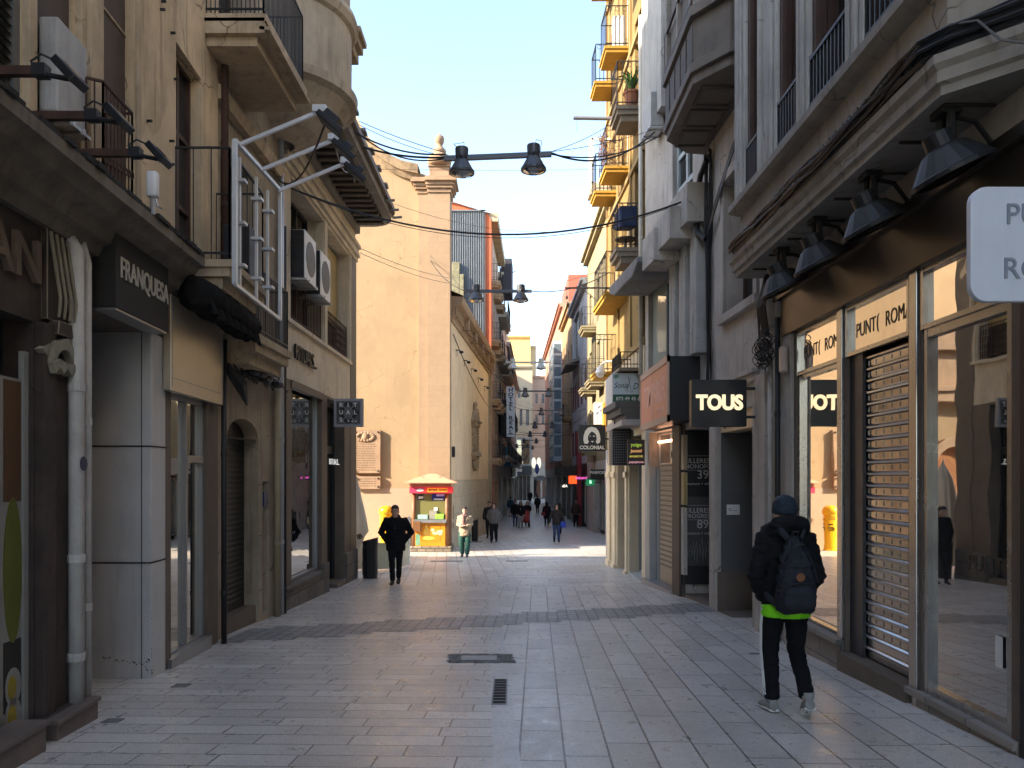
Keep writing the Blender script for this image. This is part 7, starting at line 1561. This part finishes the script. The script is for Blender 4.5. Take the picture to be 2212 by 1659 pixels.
# --- backpack walker seen from behind
blk = cloth('black_fleece', (.011, .011, .012)); trk = cloth('black_tracksuit', (.010, .010, .012))
pw = dict(POCK); pw.update(head=(.0, .03, 1.585), er=(.245, -.05, 1.1), el=(-.255, -.05, 1.1), sr=(.17, 0, 1.41), sl=(-.17, 0, 1.41), wr=(.16, .08, .90), wl=(-.16, .08, .9), kl=(-.105, .06, .5), kr=(.1, .05, .49), al=(-.10, .02, .09), tl=(-.125, .17, .03), ar=(.10, -.20, .17), tr=(.12, -.10, .045), hl=(-.09, 0, .9), hr=(.09, 0, .9))
px_, py_ = X_(1697, 6.2), 6.2
b_, W, d, s_ = person('person in black fleece, dark cap and tracksuit bottoms walking away past the clothes shop', px_, py_, 1.765, 0, pw, dict(jacket=blk, trousers=trk, hair='cap', cap=cloth('cap_blue', (.022, .032, .045), .6), shoes=cloth('grey_canvas_shoe', (.30, .29, .27), .8), sole=m_wpaint, hood=True, hem=.845, wide=.9, arm=.93, leg=1.0, crease=.014, band=M('neon_green', (.22, .75, .01), .7, .12, 6)), vox=.011)
mb = MB()                                                  # white piping down the left leg
pth = [(-.19, .0, .86), (-.196, .02, .7), (-.185, .06, .5), (-.172, .05, .32), (-.162, .03, .14)]
mb.tube([W(p) for p in pth], .007, 6); mb.tube([W((p[0] + .004, p[1] - .022, p[2])) for p in pth], .005, 6); mb.build('leg_stripe', m_wpaint, (px_, py_, gz(py_)), b_)
bag = Thing('backpack', 'dark navy backpack with a round tan patch worn by the walking person', 'backpack', (px_, py_ - .2, gz(py_) + .9))
m_bag = cloth('navy_bag', (.026, .027, .033), .75); m_bag2 = cloth('navy_bag_pocket', (.029, .03, .037), .8)
mb = MB(); rr = []
for zz, rx, ry, cy in ((.83, .12, .05, -.2), (.85, .145, .08, -.205), (.95, .152, .095, -.22), (1.1, .142, .095, -.225), (1.25, .115, .08, -.215), (1.36, .075, .05, -.19), (1.42, .04, .03, -.165)):
    rr.append([W((rx * math.copysign(abs(math.cos(a)) ** .7, math.cos(a)), cy + ry * math.copysign(abs(math.sin(a)) ** .7, math.sin(a)), zz)) for a in [2 * math.pi * j / 24 for j in range(24)]])
mb.rings(rr); sack = organic('sack', mb, m_bag, bag.b, bag.o, .008, .013, 12, 1, 5)
mb = MB(); mb.rings([[W((rx * math.cos(a), -.3 + ry * math.sin(a), zz)) for a in [2 * math.pi * j / 20 for j in range(20)]] for zz, rx, ry in ((.87, .1, .03), (.9, .13, .055), (1.0, .125, .055), (1.05, .1, .03))]); organic('front_pocket', mb, m_bag2, bag.b, bag.o, .01, .006, 12, 1)
for sx in (-1, 1):
    mb = MB(); mb.tube([W(p) for p in ((sx * .05, -.2, 1.40), (sx * .1, -.15, 1.47), (sx * .15, -.06, 1.495), (sx * .165, .06, 1.46), (sx * .15, .15, 1.3), (sx * .16, .15, 1.1), (sx * .17, 0, .95), (sx * .14, -.17, .9))], [(.014, .03)] * 8, 8); bag.part('strap', mb, m_bag2, smooth=True)
    mb = MB(); mb.tube([W(p) for p in ((sx * .03, -.26, 1.38), (sx * .1, -.31, 1.22), (sx * .13, -.32, 1.08))], .006, 5); bag.part('drawstring', mb, m_bag2)
mb = MB(); mb.tube([W(p) for p in ((-.025, -.2, 1.42), (-.02, -.22, 1.46), (.02, -.22, 1.46), (.025, -.2, 1.42))], .008, 6); bag.part('grab_loop', mb, m_bag2)
mb = MB(); mb.tube([W((.1 * math.cos(a), -.305 - .03 * math.sin(a), 1.03 + .05 * math.sin(a))) for a in [math.pi * i / 10 for i in range(11)]], .006, 5); bag.part('zip', mb, m_iron)
mb = MB(); mb.tube([W((.12 * math.cos(a), -.225 - .085 * abs(math.sin(a)), 1.1 + .27 * math.sin(a))) for a in [math.pi * i / 14 for i in range(15)]], .005, 5); bag.part('zip', mb, m_iron)
mb = MB(); c = W((.0, -.325, 1.12)); mb.prism([(c[0] + .033 * math.cos(a), c[2] + .033 * math.sin(a)) for a in [i * .35 for i in range(18)]], 0, 1); mb.v = [(a, c[1] + (.012 if k else 0), b) for a, b, k in mb.v]; bag.part('patch', mb, M('tan_leather_patch', (.20, .085, .04), .7, .2, 20))
# --- man in black coat coming towards the camera
pm = dict(POCK); pm.update(lean=.05, head=(.0, .13, 1.585), al=(-.05, -.12, .12), tl=(-.06, .05, .03), ar=(.05, .16, .09), tr=(.06, .32, .035), kl=(-.08, .05, .5), kr=(.07, .16, .52), hl=(-.085, 0, .92), hr=(.085, 0, .92), er=(.33, -.07, 1.12), el=(-.33, -.07, 1.12), wr=(.15, .05, .9), wl=(-.15, .05, .9))
person('person in a short black coat and black trousers walking towards the camera, hands in pockets', X_(855, 17.05), 17.05, 1.77, 182, pm, dict(jacket=cloth('black_coat', (.012, .012, .013)), trousers=cloth('black_trousers', (.012, .012, .013)), hem=.72, wide=1.1, arm=1.12, shirt=cloth('grey_shirt', (.16, .17, .18)), shoes=cloth('brown_boot', (.03, .022, .018), .5)), vox=.016)
HAND = dict(er=(.24, -.02, 1.12), el=(-.24, -.02, 1.12), wr=(.08, .22, 1.08), wl=(-.08, .22, 1.08), fr=(.01, .26, 1.1), fl=(-.01, .26, 1.1))
ph = dict(HAND); ph.update(al=(-.09, .1, .09), tl=(-.1, .25, .03), ar=(.09, -.05, .1), tr=(.1, .1, .03))
person('person in a beige quilted coat and wide green trousers holding a phone by the kiosk', X_(1004, 24.8), 24.8, 1.62, 178, ph, dict(jacket=cloth('beige_coat', (.36, .275, .19)), trousers=cloth('green_trousers', (.03, .085, .07)), hem=.72, wide=1.05, flare=1.05, leg=1.35, scarf=cloth('mauve_scarf', (.20, .11, .11)), hair='bun', crease=.014, shoes=cloth('dark_trainer', (.05, .06, .06))), vox=.018)
WALK = dict(al=(-.09, .14, .09), tl=(-.1, .29, .03), ar=(.09, -.12, .12), tr=(.1, .03, .035), kl=(-.09, .12, .5), kr=(.09, .03, .5))
WALK2 = dict(ar=(.09, .14, .09), tr=(.1, .29, .03), al=(-.09, -.12, .12), tl=(-.1, .03, .035), kr=(.09, .12, .5), kl=(-.09, .03, .5))
pg = dict(POCK); pg.update(WALK2)
person('person in a grey hooded top and loose black trousers by the church wall', X_(1067, 33), 33, 1.68, 176, pg, dict(jacket=cloth('grey_hoodie', (.13, .12, .115)), trousers=cloth('loose_black', (.014, .014, .015)), hem=.82, wide=1.12, leg=1.2, hair='long', haircol=M('brown_hair', (.05, .025, .018), .5, .3, 30), shirt=cloth('pink_top', (.62, .42, .42)), hood=True), vox=.022)
person('person in dark clothes half hidden behind the grey hooded walker', X_(1057, 36), 36, 1.75, 176, dict(WALK), dict(jacket=cloth('charcoal', (.025, .024, .026)), trousers=cloth('charcoal', 0), hair='short'), vox=.024)
pb = dict(WALK); pb.update(wr=(.33, .1, .86), er=(.29, 0, 1.13), wl=(-.36, .05, .84), el=(-.3, -.02, 1.12), fl=(-.37, .08, .76), fr=(.33, .12, .78))
b_, W, d, s_ = person('person in a dark jacket and blue jeans carrying a bright blue pouch', X_(1202, 33), 33, 1.64, 182, pb, dict(jacket=cloth('brown_black_jacket', (.035, .03, .03)), trousers=m_jean, hem=.8, wide=1.05, hair='long', shirt=cloth('dark_print_shirt', (.06, .06, .055))), vox=.022)
mb = MB(); c = W((-.3, .16, .80)); mb.box(c[0] - .12, c[0] + .12, c[1] - .03, c[1] + .03, c[2] - .12, c[2] + .13); single('pouch', mb, M('cobalt_blue', (.02, .055, .42), .5, .1), 'bright blue pouch held by the person in jeans', 'pouch', bevel=.025)
person('person in a black jacket and blue jeans beside the pushchair group', X_(1113, 49), 49, 1.74, 178, dict(WALK), dict(jacket=cloth('black_coat', 0), trousers=m_jean, hair='short'), vox=.028)
person('person in a black jacket and pale grey trousers beside the pushchair', X_(1124.5, 47.5), 47.5, 1.68, 178, dict(WALK2), dict(jacket=cloth('black_coat', 0), trousers=cloth('pale_grey', (.26, .25, .26)), leg=1.3, hair='long', shirt=cloth('pale_top', (.4, .33, .3))), vox=.028)
pp = dict(HAND); pp.update(WALK)
b_, W, d, s_ = person('person in a dark jacket pushing the red pushchair', X_(1139, 49.5), 49.5, 1.66, 178, pp, dict(jacket=cloth('black_coat', 0), trousers=cloth('charcoal', 0), hair='long', haircol=M('fair_hair', (.22, .11, .05), .5, .3, 30)), vox=.028)
t = Thing('pushchair', 'red pushchair with small dark wheels on the grey paving', 'pushchair', (X_(1136, 48.6), 48.6, gz(48.6))); c = t.b
mb = MB(); mb.tube([(c[0], c[1] + .25, c[2] + .95), (c[0], c[1] + .1, c[2] + .75), (c[0], c[1] - .1, c[2] + .45), (c[0], c[1] - .35, c[2] + .4)], [.2, .26, .25, .12], 10); t.part('seat', mb, cloth('red_pram', (.34, .06, .055)), smooth=True)
mb = MB()
for sx in (-.24, .24):
    for sy in (-.35, .3): mb.tube([(c[0] + sx - .02, c[1] + sy, c[2] + .11), (c[0] + sx + .02, c[1] + sy, c[2] + .11)], .11, 14)
t.part('wheel', mb, m_iron); mb = MB()
for sx in (-.24, .24): mb.tube([(c[0] + sx, c[1] - .35, c[2] + .11), (c[0] + sx, c[1], c[2] + .5), (c[0] + sx, c[1] + .45, c[2] + 1.05)], .018, 6); mb.tube([(c[0] + sx, c[1] + .3, c[2] + .11), (c[0] + sx, c[1], c[2] + .5)], .018, 6)
mb.tube([(c[0] - .24, c[1] + .45, c[2] + 1.05), (c[0] + .24, c[1] + .45, c[2] + 1.05)], .02, 6); t.part('frame', mb, m_iron)
mb = MB(); mb.ell((c[0], c[1] - .02, c[2] + .85), (.1, .1, .11)); mb.ell((c[0], c[1] - .08, c[2] + .62), (.14, .14, .2)); t.part('blanket', mb, cloth('salmon_blanket', (.5, .2, .16)), smooth=True)
b_, W, d, s_ = person('person in a long black coat with a red shoulder bag walking away', X_(1181, 50), 50, 1.6, 2, dict(WALK), dict(jacket=cloth('black_coat', 0), trousers=cloth('black_trousers', 0), hem=.55, flare=1.15, wide=1.08, hair='long'), vox=.028)
c = W((-.26, -.12, .88)); mb = MB(); mb.box(c[0] - .13, c[0] + .13, c[1] - .06, c[1] + .06, c[2] - .1, c[2] + .12); t = Thing('shoulder_bag', 'dark red shoulder bag on the long black coat', 'bag', (c[0], c[1], c[2] - .1)); t.part('pouch', mb, cloth('red_bag', (.25, .03, .04), .5), bevel=.03); mb = MB(); mb.tube([W((-.26, -.17, .95)), W((-.1, -.19, 1.2)), W((.14, -.12, 1.42))], .014, 5); t.part('strap', mb, cloth('red_bag', 0))
person('person with dark hair walking just behind the one carrying the blue pouch', X_(1208, 40), 40, 1.66, 2, dict(WALK2), dict(jacket=cloth('dark_olive', (.03, .028, .024)), trousers=cloth('charcoal', 0), hair='long'), vox=.026)
person('person in a dark brown jacket walking away along the right shopfronts', X_(1244, 48.5), 48.5, 1.72, 2, dict(WALK), dict(jacket=cloth('brown_jacket', (.045, .032, .026)), trousers=cloth('black_trousers', 0), hair='short', haircol=M('grey_hair', (.12, .09, .08), .6, .2, 30)), vox=.028)
person('person with a dark backpack far down the middle of the street', X_(1161, 70), 70, 1.7, 2, dict(WALK2), dict(jacket=cloth('charcoal', 0), trousers=cloth('charcoal', 0), hair='short'), vox=.035)
person('person in a blue top and pale trousers at the far left shops', X_(1103, 64), 64, 1.7, 2, dict(WALK), dict(jacket=cloth('blue_top', (.04, .07, .11)), trousers=cloth('pale_trousers', (.5, .47, .48)), hair='short'), vox=.035)
person('person in black far away near the end of the street', X_(1145, 92), 92, 1.72, 178, dict(WALK2), dict(jacket=cloth('black_coat', 0), trousers=cloth('black_trousers', 0), hair='short'), vox=.04)
